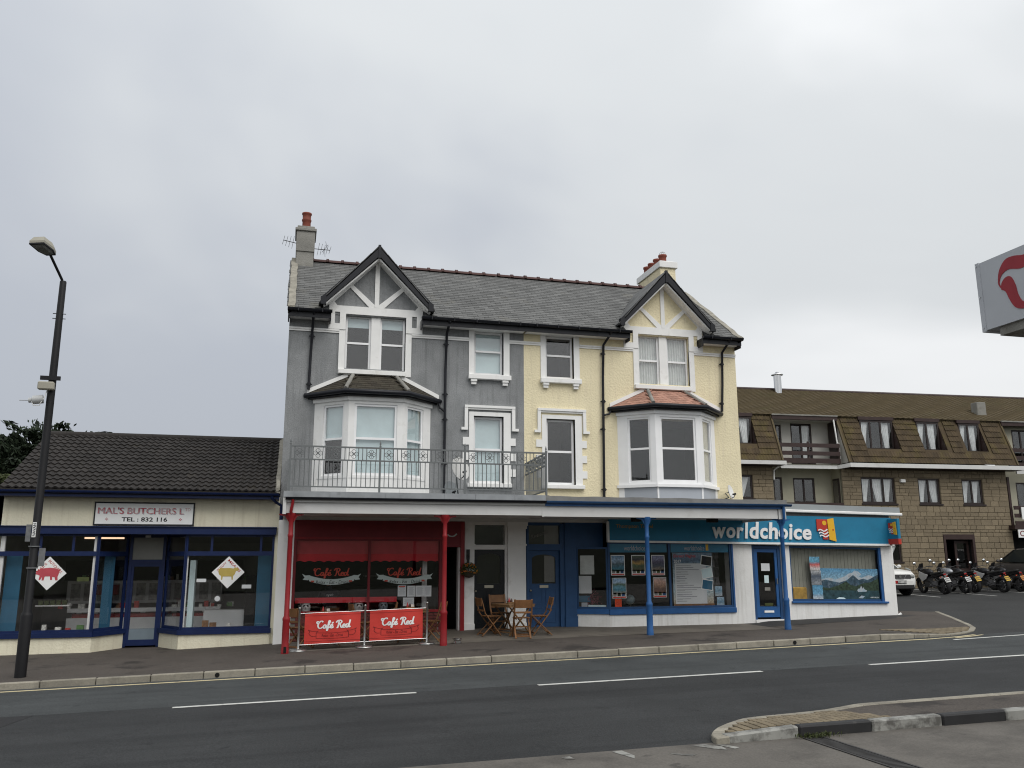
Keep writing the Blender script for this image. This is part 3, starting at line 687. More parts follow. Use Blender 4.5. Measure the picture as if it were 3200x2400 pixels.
        if k == 1: b.mbox(M, 0.0, 0.05, 3.55, 4.12, 0.0, 0.03); b.mbox(M, L_-.05, L_, 3.55, 4.12, 0.0, 0.03)
        bs.append((M, a, c, L_))
    b.build('bay_frame', 'trim_white' if first else 'upvc', h); pn.build('bay_panel', blinds['panel'], h)
    s = MB()
    for M, a, c, L_ in bs: s.mbox(M, -0.03, L_+.03, 4.05, 4.13, -0.06, 0.05)
    if not first: s.build('bay_sill', 'upvc', h)
    for k, (M, a, c, L_) in enumerate(bs):
        sash(h, M, a, c, 4.19, 6.02, 0.03, rails=(5.13,), blind=blinds['bay'][k], fr=0.06 if k == 1 else 0.055, bw=0.08)
    # bay roof
    ev = [(cx-1.74, 0.0), (cx-.80, -.93), (cx+.81, -.93), (cx+1.75, 0.0)]; tp = [(cx-.56, 0.0), (cx-.56, 0.0), (cx+.58, 0.0), (cx+.58, 0.0)]
    E3 = [Vector((x_, y_, 6.34)) for x_, y_ in ev]; T3 = [Vector((cx-.56, -0.02, 6.90)), Vector((cx+.58, -0.02, 6.90))]
    r_ = MB(); r_.add(E3+T3, [(0, 1, 4), (1, 2, 5, 4), (2, 3, 5), (3, 2, 1, 0)])
    bro = r_.build('bay_roof', 'slate_bed', h); its = []; TM = 'slate_mossy' if first else 'tile_pink'
    tm_ = MB()
    if first: tm_.box(-0.115, 0.115, -0.01, 0.19, -0.004, 0.010)
    else: tm_.prism([(-0.085, 0.19), (-0.085, 0.03), (-0.05, 0.0), (0, -0.012), (0.05, 0.0), (0.085, 0.03), (0.085, 0.19)], lambda u, v, w: (u, v, w), -0.004, 0.009)
    tm_ = tm_.mesh('bay_tile', TM); tw = 0.235 if first else 0.174
    for A, B, C_, D_ in ((E3[0], E3[1], T3[0], T3[0]), (E3[1], E3[2], T3[1], T3[0]), (E3[2], E3[3], T3[1], T3[1])):
        ex = (B-A).normalized(); nz = (B-A).cross((C_+D_)/2-A).normalized(); ey_ = nz.cross(ex)
        Hh = ((C_+D_)/2-A).dot(ey_); rows = 7
        for r in range(rows):
            f = r/rows; a = A.lerp(D_, f); b_ = B.lerp(C_, f); le = (b_-a).length; x_ = tw*0.5*(1+(r % 2))-tw*0.45
            while x_ < le:
                its.append((tm_, Matrix.Translation(a+ex*x_+nz*0.012) @ Matrix((ex, ey_, nz)).transposed().to_4x4() @ Matrix.Rotation(R(-3), 4, 'X'))); x_ += tw
    pieces(bro, 'roof_tile', its, TM)
    for A, B in ((E3[1], T3[0]), (E3[2], T3[1])): hp = MB(); hp.tube([A+Vector((0, 0, .03)), B+Vector((0, 0, .03))], 0.055, 8); hp.build('hip_tile', 'chimney_grey', bro)
    fl = MB()
    for A, B in ((E3[0], T3[0]), (T3[0], T3[1]), (T3[1], E3[3])):
        a, b_ = A+Vector((0, -.03, .02)), B+Vector((0, -.03, .02)); fl.hexa([a, b_, b_+Vector((0, .03, 0)), a+Vector((0, .03, 0)), a+Vector((0, 0, .11)), b_+Vector((0, 0, .11)), b_+Vector((0, .03, .11)), a+Vector((0, .03, .11))])
    fl.build('flashing', 'trim_white', h)
    gt = MB()
    gt.tube([(ev[0][0]-.04, 0.0, 6.30)]+[(x_*1.0, y_-.05, 6.30) for x_, y_ in ev[1:3]]+[(ev[3][0]+.04, 0.0, 6.30)], 0.065, 8)
    for k in range(3): gt.mbox(plane_map(ev[k], ev[k+1]), 0, math.hypot(ev[k+1][0]-ev[k][0], ev[k+1][1]-ev[k][1]), 6.20, 6.31, 0.03, 0.05)
    gt.build('gutter', 'black_paint', h)
    return h
grey = house(-0.20, 6.22, 2.07, 4.80, 'render_grey', 'terraced_house', 'grey rendered house with dark mossy bay roof above the red café front',
    {'gable': [(0.80, 0.97, 'blind_cyan')], 'small': [(0.04, 0.96, 'blind_cyan')], 'tall': [(0.04, 0.97, 'blind_cyan')], 'panel': 'trim_white', 'bay': ([(0.50, 0.97, 'blind_cyan')], [(0.04, 0.97, 'blind_cyan')], [(0.04, 0.97, 'blind_cyan')])}, True)
yellow = house(6.22, 12.84, 10.50, 6.87, 'render_yellow', 'terraced_house', 'pale yellow rendered house with pink tiled bay roof above the travel shop',
    {'gable': [(0.03, 0.97, 'curtain_net')], 'small': None, 'tall': None, 'panel': 'panel_bluegrey', 'bay': (None, None, [(0.04, 0.97, 'curtain_net')])}, False)

# verge copings
def verge(h, xa, xb, up_, seed):
    random.seed(seed); v = MB(); n = 14; V = []
    for i in range(n+1):
        y_ = lerp(EY+.02, RY, i/n); z_ = roof_z(y_); j = random.uniform(-.015, .015)
        V += [(xa, y_, z_-.15), (xa+j, y_, z_+up_+j), (xb+j, y_, z_+up_+random.uniform(-.02, .01)), (xb, y_, z_-.05)]
    v.add(V, [(4*i+j, 4*i+j+1, 4*i+j+5, 4*i+j+4) for i in range(n) for j in range(3)]+[(3, 2, 1, 0)]); v.build('verge_coping', 'mortar_verge', h)
verge(grey, -0.25, -0.07, 0.09, 1); verge(yellow, 12.74, 12.93, 0.05, 2); random.seed(11)
# chimneys
c = MB(); c.box(-0.13, 0.38, 2.75, 3.6, 9.6, 11.25); c.box(-0.15, 0.40, 2.72, 3.63, 11.25, 11.90); c.box(-0.19, 0.44, 2.67, 3.68, 11.90, 11.99); c.box(-0.13, 0.38, 2.75, 3.6, 11.99, 12.08)
ch = c.build('chimney', 'chimney_grey', grey, 0.012)
c = MB(); c.lathe([(0.15, 12.06), (0.13, 12.12), (0.125, 12.35), (0.145, 12.38), (0.145, 12.43), (0.125, 12.46), (0.13, 12.58), (0.15, 12.60), (0.15, 12.64), (0.11, 12.64), (0.10, 12.4)], (0.13, 3.15, 0), 14); c.build('chimney_pot', 'pot_clay', ch)
c = MB(); c.box(11.93, 12.50, 3.05, 4.9, 9.8, 11.88); ch = c.build('chimney', 'render_yellow', yellow, 0.01)
c = MB(); c.box(11.88, 12.56, 2.98, 4.98, 11.88, 12.10); c.box(11.95, 12.49, 3.06, 4.9, 12.10, 12.14); c.build('chimney_cap', 'trim_white', ch, 0.01)
for i, yy in enumerate((3.4, 3.85, 4.3, 4.7)):
    c = MB(); c.lathe([(0.15, 12.12), (0.13, 12.16), (0.125, 12.38), (0.15, 12.40), (0.15, 12.46), (0.11, 12.46), (0.10, 12.3)], (12.2, yy, 0), 14); p_ = c.build('chimney_pot', 'pot_clay', ch)
c = MB()
for i in range(8):
    a = i*math.pi/4; c.tube([(12.2+.13*math.cos(a)*math.cos(t), 3.4+.13*math.sin(a)*math.cos(t), 12.46+.13*math.sin(t)) for t in (0, .5, 1.0, 1.57)], 0.006, 4)
c.build('bird_guard', 'chain_metal', ch)
# rain pipes
pipe(grey, [(0.42, EY-.05, 8.48), (0.41, -.30, 8.38), (0.40, -.10, 8.15), (0.38, -.08, 7.2), (0.37, -.08, 6.45)], 0.036, 'black_paint', collars=((0.395, -.08, 7.9), (0.375, -.08, 6.6)))
pipe(grey, [(4.03, EY-.05, 8.48), (4.02, -.30, 8.38), (4.0, -.10, 8.18), (3.98, -.08, 7.2), (3.98, -.08, 3.62)], 0.036, 'black_paint', collars=((3.99, -.08, 7.9), (3.98, -.08, 6.5), (3.98, -.08, 5.8), (3.98, -.08, 4.6)))
pipe(grey, [(3.80, -.05, 6.28), (3.84, -.07, 6.12), (3.98, -.08, 6.02)], 0.03, 'black_paint')
pipe(yellow, [(8.70, EY-.05, 8.48), (8.68, -.30, 8.36), (8.58, -.10, 8.15), (8.55, -.08, 7.2), (8.50, -.08, 3.62)], 0.036, 'black_paint', collars=((8.57, -.08, 7.9), (8.55, -.08, 6.5), (8.52, -.08, 5.7), (8.51, -.08, 4.0)))
pipe(yellow, [(8.78, -.05, 6.28), (8.72, -.07, 6.15), (8.54, -.08, 6.10)], 0.03, 'black_paint')
pipe(yellow, [(12.46, EY-.05, 8.48), (12.44, -.30, 8.36), (12.36, -.10, 8.15), (12.33, -.08, 7.2), (12.27, -.08, 6.36)], 0.036, 'black_paint', collars=((12.35, -.08, 7.8), (12.28, -.08, 6.6)))
# ------------------------------------------------------------------ canopy over the pavement
mat('canopy_white', (0.60, 0.60, 0.59), 0.6, 0.05, 2, stain=(0.46, 0.45, 0.43), sscale=1.8, s0=0.55, s1=0.75)
mat('felt', (0.20, 0.20, 0.195), 0.75, 0.15, 3, bump=0.5, bscale=8)
mat('blue_paint', (0.026, 0.10, 0.27), 0.4, 0.08, 4, stain=(0.022, 0.065, 0.15), sscale=6, s0=0.58, s1=0.68)
mat('blue_dark', (0.022, 0.068, 0.165), 0.45, 0.10, 4)
mat('red_paint', (0.24, 0.014, 0.018), 0.4, 0.10, 4, stain=(0.13, 0.02, 0.018), sscale=6, s0=0.60, s1=0.68)
mat('red_deep', (0.17, 0.016, 0.022), 0.5, 0.10, 4)
mat('brick_red', (0.13, 0.035, 0.03), 0.7, 0.2, 6, pieces=0.2)
mat('mortar', (0.20, 0.18, 0.16), 0.9, 0.1)
mat('ink_dark', (0.02, 0.02, 0.022), 0.6, 0)
mat('ink_red', (0.48, 0.07, 0.045), 0.6, 0)
mat('print_white', (0.80, 0.81, 0.80), 0.5, 0.02)
mat('ribbon_pale', (0.46, 0.53, 0.51), 0.5, 0.04)
mat('door_black', (0.010, 0.012, 0.014), 0.35, 0.1)
mat('floor_shop', (0.16, 0.15, 0.14), 0.6, 0.1)
mat('interior_mid', (0.22, 0.215, 0.205), 0.8, 0.1)
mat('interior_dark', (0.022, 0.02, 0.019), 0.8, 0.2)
mat('brass', (0.45, 0.42, 0.34), 0.35, 0.05, metal=0.8)
mat('chrome', (0.62, 0.62, 0.62), 0.18, 0.03, metal=1.0)
mat('teal', (0.020, 0.185, 0.32), 0.45, 0.08, 2, stain=(0.02, 0.14, 0.245), sscale=2.5, s0=0.56, s1=0.75)
mat('letter_white', (0.84, 0.84, 0.83), 0.4, 0.02)
mat('gold_text', (0.42, 0.25, 0.06), 0.5, 0.05)
mat('logo_red', (0.48, 0.045, 0.03), 0.4, 0.03)
mat('logo_yellow', (0.75, 0.43, 0.03), 0.4, 0.03)
mat('cap_grey', (0.30, 0.325, 0.335), 0.5, 0.06, 2)
mat('wall_white', (0.78, 0.78, 0.765), 0.75, 0.05, 2, bump=0.3, bscale=25, stain=(0.62, 0.61, 0.57), sscale=1.5, s0=0.58, s1=0.75, streak=(0.62, 0.61, 0.58))

cz = thing('shop_canopy', 'long flat canopy on iron columns, black-guttered left half and blue-guttered right half', 'canopy', (6.2, -1.4, 3.1))
def lead(u, v, x0, x1): return None
mb = MB(); mb.box(-0.10, 5.965, -2.80, 0.02, 3.50, 3.60); mb.build('lead_roof', 'lead', cz)
mb = MB()
for a, b in ((-0.11, 0.9), (0.9, 2.15), (2.15, 3.5), (3.5, 4.25), (4.25, 5.2), (5.2, 5.97)): mb.box(a+0.003, b-0.003, -2.825-random.uniform(0, .006), -2.795, 3.478, 3.606+random.uniform(0, .004))
mb.build('lead_edge', 'lead', cz)
mb = MB(); mb.grid(lambda u, v: (lerp(5.97, 12.47, u), lerp(-2.82, 0.02, v), 3.59+0.05*v+0.006*math.sin(u*38+v*4)), 60, 6); 
mb.grid(lambda u, v: (lerp(5.97, 12.47, u), -2.822+0.006*math.sin(u*61), lerp(3.47+0.008*math.sin(u*47), 3.59+0.006*math.sin(u*38), v)), 60, 1)
mb.add([(12.47, -2.82, 3.47), (12.47, 0.02, 3.47), (12.47, 0.02, 3.64), (12.47, -2.82, 3.59)], [(0, 1, 2, 3)]); mb.build('felt_roof', 'felt', cz)
# gutters and boards
for a, b, m in ((-0.06, 5.97, 'black_paint'), (5.97, 12.58, 'blue_dark')):
    mb = MB(); n = 8; V = []
    for x_ in (a, b): V += [(x_, -2.84+0.055*math.cos(math.pi+math.pi*i/n), 3.475+0.06*math.sin(math.pi+math.pi*i/n)) for i in range(n+1)]
    mb.add(V, [(i, i+1, n+2+i, n+1+i) for i in range(n)]+[tuple(range(n+1)), tuple(range(2*n+1, n, -1))], 0, True); mb.build('gutter', m, cz)
mb = MB(); mb.box(-0.11, 5.96, -2.79, -2.74, 3.37, 3.47); mb.box(-0.11, -0.04, -2.805, -2.79, 3.10, 3.47); mb.build('upper_board', 'canopy_white', cz)
mb = MB(); mb.box(5.965, 12.40, -2.79, -2.74, 3.36, 3.49); mb.build('upper_board', 'blue_paint', cz)
mb = MB(); mb.box(-0.10, 5.895, -2.735, -2.69, 3.13, 3.37); mb.build('fascia', 'canopy_white', cz)
mb = MB(); mb.box(5.93, 12.24, -2.735, -2.69, 3.11, 3.36); mb.build('fascia', 'canopy_white', cz)
mb = MB(); mb.box(12.26, 12.47, -2.76, -2.69, 3.10, 3.36); mb.box(12.43, 12.47, -2.69, 0.0, 3.10, 3.47); mb.build('end_board', 'canopy_white', cz)
mb = MB(); mb.box(5.895, 5.93, -2.745, -2.69, 3.10, 3.37); mb.build('joint_cover', 'canopy_white', cz)
mb = MB(); mb.box(-0.10, 12.43, -2.69, 0.0, 3.16, 3.18); mb.box(-0.1, 12.43, -0.28, 0.0, 3.08, 3.16); mb.build('soffit', 'canopy_white', cz)
mb = MB(); mb.box(-0.10, -0.06, -2.69, 0.0, 3.12, 3.47); mb.build('end_board', 'canopy_white', cz)
def column(x_, m):
    zb = pav_z(x_, -2.65); c = MB()
    c.lathe([(0.085, zb-0.02), (0.085, zb+0.10), (0.078, zb+0.12), (0.075, zb+0.68), (0.082, zb+0.70), (0.082, zb+0.74), (0.055, zb+0.79), (0.052, 2.60), (0.062, 2.62), (0.062, 2.66), (0.050, 2.68), (0.052, 2.92), (0.075, 3.02), (0.11, 3.09), (0.11, 3.125)], (x_, -2.65, 0), 16)
    for s_ in (-1, 1): c.prism([(0.05, 3.11), (0.30*0.9, 3.11), (0.26, 3.085), (0.13, 3.06), (0.06, 2.94)][::s_], lambda u, v, w: (x_+s_*u, -2.65+w, v), -0.012, 0.012)
    return c.build('column', m, cz)
for x_, m in ((0.085, 'red_paint'), (3.56, 'red_paint'), (8.62, 'blue_paint'), (12.38, 'blue_paint')): column(x_, m)
p = MB(); p.tube([(0.10, -2.84, 3.43), (0.10, -2.82, 3.36), (0.085, -2.79, 3.26), (0.07, -2.78, 3.16), (0.085, -2.70, 3.07)], 0.034, 8); p.build('downpipe', 'red_paint', cz)
p = MB(); p.tube([(12.36, -2.84, 3.44), (12.365, -2.82, 3.30), (12.38, -2.80, 3.12), (12.38, -2.74, 3.0)], 0.036, 8); p.build('downpipe', 'blue_paint', cz)
h_ = MB(); zb = pav_z(.085, -2.65); h_.box(0.055, 0.115, -2.742, -2.73, zb+0.02, zb+0.15); h_.build('drain_shoe', 'hole_black', cz)
h_ = MB(); h_.box(8.72, 8.93, -1.6, -1.4, 3.06, 3.16); h_.build('light_fitting', 'interior_dark', cz)
h_ = MB(); h_.box(10.9, 11.15, -1.6, -1.4, 3.06, 3.16); h_.build('light_fitting', 'interior_dark', cz)

# ------------------------------------------------------------------ balcony railing
bal = thing('balcony_railing', 'grey iron balcony railing with scroll circles above the café canopy', 'railing', (3.05, -2.5, 3.6))
def ornament(M, u, v, r=0.055):
    o = MB()
    for a, b in ((r, 0), (-r, 0), (0, r), (0, -r)):
        o.tube([M(u+a*1.05+r*.85*math.cos(t*.5236), v+b*1.05+r*.85*math.sin(t*.5236), 0) for t in range(12)], 0.0065, 5, closed=True)
        o.tube([M(u+a*.2, v+b*.2, 0), M(u+a*1.6, v+b*1.6, 0)], 0.005, 4)
    o.tube([M(u+0.018*math.cos(t), v+0.018*math.sin(t), 0) for t in (0, 1.05, 2.1, 3.14, 4.19, 5.24)], 0.008, 4, closed=True)
    return o.build('scroll_ornament', 'metal_grey', bal)
def run(p0, p1, n_orn, zb=3.74, zm=4.36, zt=4.66):
    M = plane_map(p0, p1); L_ = math.hypot(p1[0]-p0[0], p1[1]-p0[1])
    for z_, r in ((zb, 0.014), (zm, 0.016), (zt, 0.018)):
        b = MB(); b.mbox(M, 0, L_, z_-r, z_+r, -r, r); b.build('rail', 'metal_grey', bal)
    n = int(round(L_/0.107)); its = []
    for i in range(1, n):
        u = L_*i/n; b = MB(); b.cyl(M(u, zb, 0), M(u, zm, 0), 0.0095, n=6, caps=False); b.build('baluster', 'metal_grey', bal)
    per = L_/n_orn
    for i in range(n_orn):
        ornament(M, per*(i+0.5), (zm+zt)/2)
        for du in (-0.5, -0.27, 0.27):
            u = per*(i+0.5+du)
            if u > 0.02: b = MB(); b.cyl(M(u, zm, 0), M(u, zt, 0), 0.0095, n=6, caps=False); b.build('baluster', 'metal_grey', bal)
for a, b in ((0.0, 2.03), (2.03, 4.05), (4.05, 6.08)): run((a, -2.5), (b, -2.5), 5)
run((6.08, -2.5), (6.24, -0.03), 6); run((-0.0, -0.03), (0.0, -2.5), 6)
for x_ in (0.0, 2.03, 4.05, 6.08):
    b = MB(); b.box(x_-.022, x_+.022, -2.522, -2.478, 3.61, 4.70); b.box(x_-.06, x_+.06, -2.56, -2.44, 3.605, 3.625)
    b.lathe([(0.022, 4.70), (0.028, 4.715), (0.012, 4.73), (0.024, 4.755), (0.016, 4.79), (0.0, 4.85)], (x_, -2.5, 0), 8); b.build('post', 'metal_grey', bal)

# satellite dishes and aerials
mat('dish_white', (0.76, 0.76, 0.74), 0.5, 0.06, 3)
mat('dark_plastic', (0.03, 0.03, 0.032), 0.5, 0.1)
def dish(name, label, c, n, r, foot, m='dish_white'):
    t = thing(name, label, 'satellite dish', foot); n = Vector(n).normalized(); e1 = n.orthogonal().normalized(); e2 = n.cross(e1); c = Vector(c); d = MB(); K = 20; rings = 5; V = []
    for k in range(rings+1):
        for i in range(K): a = 6.28318*i/K; rr = r*k/rings; V.append(c+e1*(rr*math.cos(a))+e2*(rr*1.1*math.sin(a))+n*(0.16*r*(k/rings)**2))
    d.add(V, [(k*K+i, k*K+(i+1) % K, (k+1)*K+(i+1) % K, (k+1)*K+i) for k in range(rings) for i in range(K)], 0, True)
    V2 = [v-n*0.012 for v in V]; d.add(V2, [(k*K+i, (k+1)*K+i, (k+1)*K+(i+1) % K, k*K+(i+1) % K) for k in range(rings) for i in range(K)], 0, True)
    d.build('reflector', m, t)
    f = Vector(foot); a = MB(); bk = c-n*0.05; a.tube([bk, bk-n*0.10, Vector((bk.x, bk.y, f.z+.05)), f], 0.018, 6); a.build('mounting_arm', 'metal_grey', t)
    hp_ = c+n*r*0.9+Vector((0, 0, -r*0.45)); l = MB(); l.tube([c+Vector((0, 0, -r*.95)), c+n*r*.5+Vector((0, 0, -r*.9)), hp_], 0.012, 6); l.cyl(hp_, hp_-n*0.10, 0.028, n=8); l.build('feed_horn', 'dark_plastic', t)
dish('satellite_dish', 'large white satellite dish standing on the balcony behind the railing', (3.99, -2.15, 4.26), (0.55, -1.0, 0.22), 0.265, (4.05, -2.0, 3.62))
dish('satellite_dish', 'small white satellite dish on the yellow wall right of the bay', (12.28, -0.28, 3.98), (0.85, -1.0, 0.25), 0.19, (12.2, -0.02, 3.78))
dish('satellite_dish', 'grey satellite dish low on the balcony floor behind the large white dish', (3.86, -1.75, 3.78), (0.5, -1.0, 0.3), 0.20, (3.95, -1.6, 3.62), 'cap_grey')
def aerial(label, base, tip, n):
    t = thing('tv_aerial', label, 'aerial', base); a = MB(); b, q = Vector(base), Vector(tip); a.tube([b, q], 0.012, 5); a.build('boom', 'dark_plastic', t)
    d = (q-b).normalized()
    for i in range(n):
        p_ = b.lerp(q, 0.25+0.75*i/(n-1)); h = 0.20-0.02*i; e_ = MB(); e_.tube([p_-Vector((0.03, 0, h)), p_+Vector((0.03, 0, h))], 0.007, 4); e_.build('element', 'dark_plastic', t)
aerial('thin television aerial on the left side of the grey chimney', (-0.15, 2.9, 11.55), (-0.52, 2.8, 11.58), 4)
aerial('television aerial with spread elements on the right side of the grey chimney', (0.40, 2.9, 11.42), (0.86, 2.75, 11.36), 5)
t_ = MB(); t_.tube([(0.78, 2.75, 11.36), (0.72, 2.72, 11.62)], 0.007, 4); t_.tube([(0.62, 2.78, 11.28), (0.80, 2.72, 11.52)], 0.007, 4); t_.tube([(0.70, 2.75, 11.36), (0.72, 2.72, 11.12)], 0.007, 4)
t_.build('spread_element', 'dark_plastic', bpy.data.objects['tv_aerial.001'])

# ------------------------------------------------------------------ café front (ground floor of the grey house)
def Y_map(Y): return lambda u, v, w: (u, Y+w, v)
CF = Y_map(-0.30)
def gbox(parent, name, m, *bs, bevel=0.0, M=ident):
    b = MB()
    for q in bs: b.mbox(M, *q)
    return b.build(name, m, parent, bevel)
gbox(grey, 'corner_pier', 'trim_white', (-0.20, 0.19, 0.0, 3.08, -0.30, 0.3))
gbox(grey, 'shop_fascia', 'red_deep', (0.19, 3.90, 2.66, 3.08, -0.30, 0.0), (3.90, 4.51, 2.42, 3.08, -0.29, 0.0))
gbox(grey, 'fascia_moulding', 'red_paint', (0.19, 3.90, 2.62, 2.66, -0.34, -0.20))
sf = gbox(grey, 'shopfront_frame', 'red_deep', (0.19, 0.26, 0.86, 2.62, -0.30, -0.18), (2.03, 2.09, 0.86, 2.62, -0.30, -0.18), (3.85, 3.93, 0.2, 2.62, -0.30, -0.18), (0.26, 2.03, 2.58, 2.62, -0.30, -0.18), (2.09, 3.85, 2.58, 2.62, -0.30, -0.18))
gbox(grey, 'shop_sill', 'red_paint', (0.19, 3.93, 0.80, 0.86, -0.34, -0.15))
for a, b in ((0.26, 2.03), (2.09, 3.85)): gbox(sf, 'pane', 'shop_glass', (a, b, 0.86, 2.58, -0.245, -0.239))
# brick stall riser
rz = gbox(grey, 'stall_riser', 'mortar', (0.19, 3.93, 0.1, 0.80, -0.285, -0.1))
bk = MB(); bk.box(-0.105, 0.105, -0.02, 0.02, -0.031, 0.031); bk = bk.mesh('brick', 'brick_red', bevel=0.004); its = []
for r in range(9):
    for q in range(17):
        x_ = 0.30+q*0.22+(r % 2)*0.11
        if x_ < 3.85: its.append((bk, Matrix.Translation((x_, -0.285, 0.19+r*0.069))))
pieces(rz, 'brick', its, 'brick_red')
gbox(grey, 'door_pilaster', 'red_paint', (4.41, 4.51, 0.3, 3.05, -0.31, 0.0))
gbox(grey, 'door_jamb', 'trim_white', (4.37, 4.41, 0.3, 2.42, -0.20, 0.05))
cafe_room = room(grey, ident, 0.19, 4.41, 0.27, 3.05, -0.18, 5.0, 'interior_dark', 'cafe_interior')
# pelmet inside the café window
pel = MB(); n = 96
V = []
for i in range(n+1):
    u = lerp(0.27, 3.84, i/n); V += [(u, -0.19, 2.045+0.035*abs(math.sin(u*math.pi/0.235))), (u, -0.20, 2.25), (u, -0.205, 2.58)]
pel.add(V, [(3*i, 3*i+3, 3*i+4, 3*i+1) for i in range(n)], 0); pel.add(V, [(3*i+1, 3*i+4, 3*i+5, 3*i+2) for i in range(n)], 1)
mat('pelmet_red', (0.60, 0.02, 0.035), 0.7, 0.08); mat('pelmet_faded', (0.52, 0.06, 0.075), 0.8, 0.1)
pel.build('window_pelmet', ['pelmet_red', 'pelmet_faded'], grey)
gbox(grey, 'counter_rail', 'pelmet_red', (0.28, 2.80, 1.05, 1.18, -0.10, -0.08))
gbox(grey, 'inner_post', 'trim_white', (3.50, 3.62, 0.86, 2.06, 0.25, 0.35))
gbox(grey, 'cafe_counter', 'interior_dark', (1.2, 3.6, 0.28, 1.35, 3.2, 3.9))
gbox(grey, 'cafe_shelf', 'interior_mid', (2.2, 2.7, 1.62, 1.66, 2.8, 3.1), (1.75, 2.25, 1.28, 1.30, 2.0, 2.3))
# lettering shared by the window and the barrier
SCRIPT = [(0.0, [[(0.62, 0.80), (0.55, 0.95), (0.38, 0.93), (0.18, 0.70), (0.10, 0.38), (0.20, 0.10), (0.40, 0.04), (0.66, 0.24)], [(0.22, 0.60), (0.10, 0.62), (-0.02, 0.76), (0.05, 0.92), (0.20, 0.88)]]),
 (0.66, [[(0.32, 0.42), (0.16, 0.46), (0.02, 0.26), (0.07, 0.05), (0.20, 0.08), (0.32, 0.42), (0.29, 0.12), (0.38, 0.04), (0.48, 0.18)]]),
 (1.06, [[(0.02, 0.14), (0.22, 0.55), (0.34, 0.88), (0.26, 0.98), (0.18, 0.80), (0.13, 0.35), (0.07, -0.20), (0.0, -0.26), (0.02, -0.08), (0.22, 0.10), (0.36, 0.20)], [(0.04, 0.42), (0.32, 0.46)]]),
 (1.40, [[(0.02, 0.20), (0.22, 0.28), (0.26, 0.42), (0.14, 0.46), (0.03, 0.25), (0.10, 0.05), (0.24, 0.06), (0.38, 0.2)], [(0.18, 0.60), (0.36, 0.78)]]),
 (2.10, [[(0.26, 0.92), (0.22, 0.5), (0.12, 0.06), (0.0, 0.04)], [(-0.04, 0.68), (0.12, 0.93), (0.42, 0.96), (0.55, 0.78), (0.42, 0.57), (0.22, 0.5), (0.38, 0.42), (0.46, 0.14), (0.58, 0.03), (0.70, 0.18)]]),
 (2.74, [[(0.02, 0.20), (0.22, 0.28), (0.26, 0.42), (0.14, 0.46), (0.03, 0.25), (0.10, 0.05), (0.24, 0.06), (0.38, 0.2)]]),
 (3.08, [[(0.30, 0.42), (0.14, 0.46), (0.02, 0.26), (0.07, 0.05), (0.20, 0.08), (0.36, 0.46), (0.50, 1.0), (0.36, 0.3), (0.38, 0.06), (0.52, 0.16)]])]
def script_word(parent, name, m, M, u0, v0, width, height, wd, w=-0.004, slope=0.0):
    b = MB(); sx_, sy_ = width/3.62, height
    for ox, strokes in SCRIPT:
        for st in strokes: ribbon(b, [(u0+(ox+x_)*sx_, v0+y_*sy_+slope*(ox+x_)*sx_) for x_, y_ in st], wd, M, w)
    return b.build(name, m, parent)
def curved_ribbon(parent, M, u0, u1, v0, v1, m, w=-0.003, slope=0.0):
    """hanging ribbon with two tails: centre band, tails"""
    b = MB(); L_ = u1-u0; H_ = v1-v0
    def C(t, s_): # t along band 0..1, s_ 0 bottom..1 top
        x_ = u0+L_*(0.12+0.76*t); y_ = v0+H_*(0.0+0.50*s_)+H_*0.35*(2*t-1)**2; return M(x_, y_+slope*(x_-u0), w)
    b.grid(lambda s_, t: C(s_, t), 16, 1, 0, False)
    for s_ in (0, 1):
        q = [(0.0, 0.98), (0.045, 0.66), (0.015, 0.47), (0.10, 0.42), (0.155, 0.62), (0.13, 0.86), (0.06, 0.83)]
        P = [(u0+L_*(x_ if not s_ else 1-x_), v0+H_*y_) for x_, y_ in q]; P = P if s_ else P[::-1]
        b.add([M(x_, y_+slope*(x_-u0), w+0.001) for x_, y_ in P], [tuple(range(len(P)))])
    return b.build('ribbon', m, parent)
for k, (a, b_) in enumerate(((0.42, 1.87), (2.24, 3.70))):
    lg = thing('window_lettering', 'red script lettering over a pale ribbon on the %s café window' % ('left' if k == 0 else 'right'), 'lettering', ((a+b_)/2, -0.26, 1.48), group='café window lettering')
    script_word(lg, 'script_word', 'ink_red', CF, a+0.29, 1.71, 0.86, 0.19, 0.030, 0.047)
    curved_ribbon(lg, CF, a, b_, 1.49, 1.77, 'ribbon_pale', 0.048)
    text_mb('Relax - Eat - Drink', CF, a+0.34, 1.515, 0.80, 0.085, w=0.045, shear=0.2).build('small_text', 'ink_dark', lg)
    c = MB()
    for u in (a+0.26, b_-0.26): c.mbox(CF, u-.04, u+.04, 1.56, 1.60, 0.043, 0.047)
    c.build('cup_mark', 'ink_red', lg)
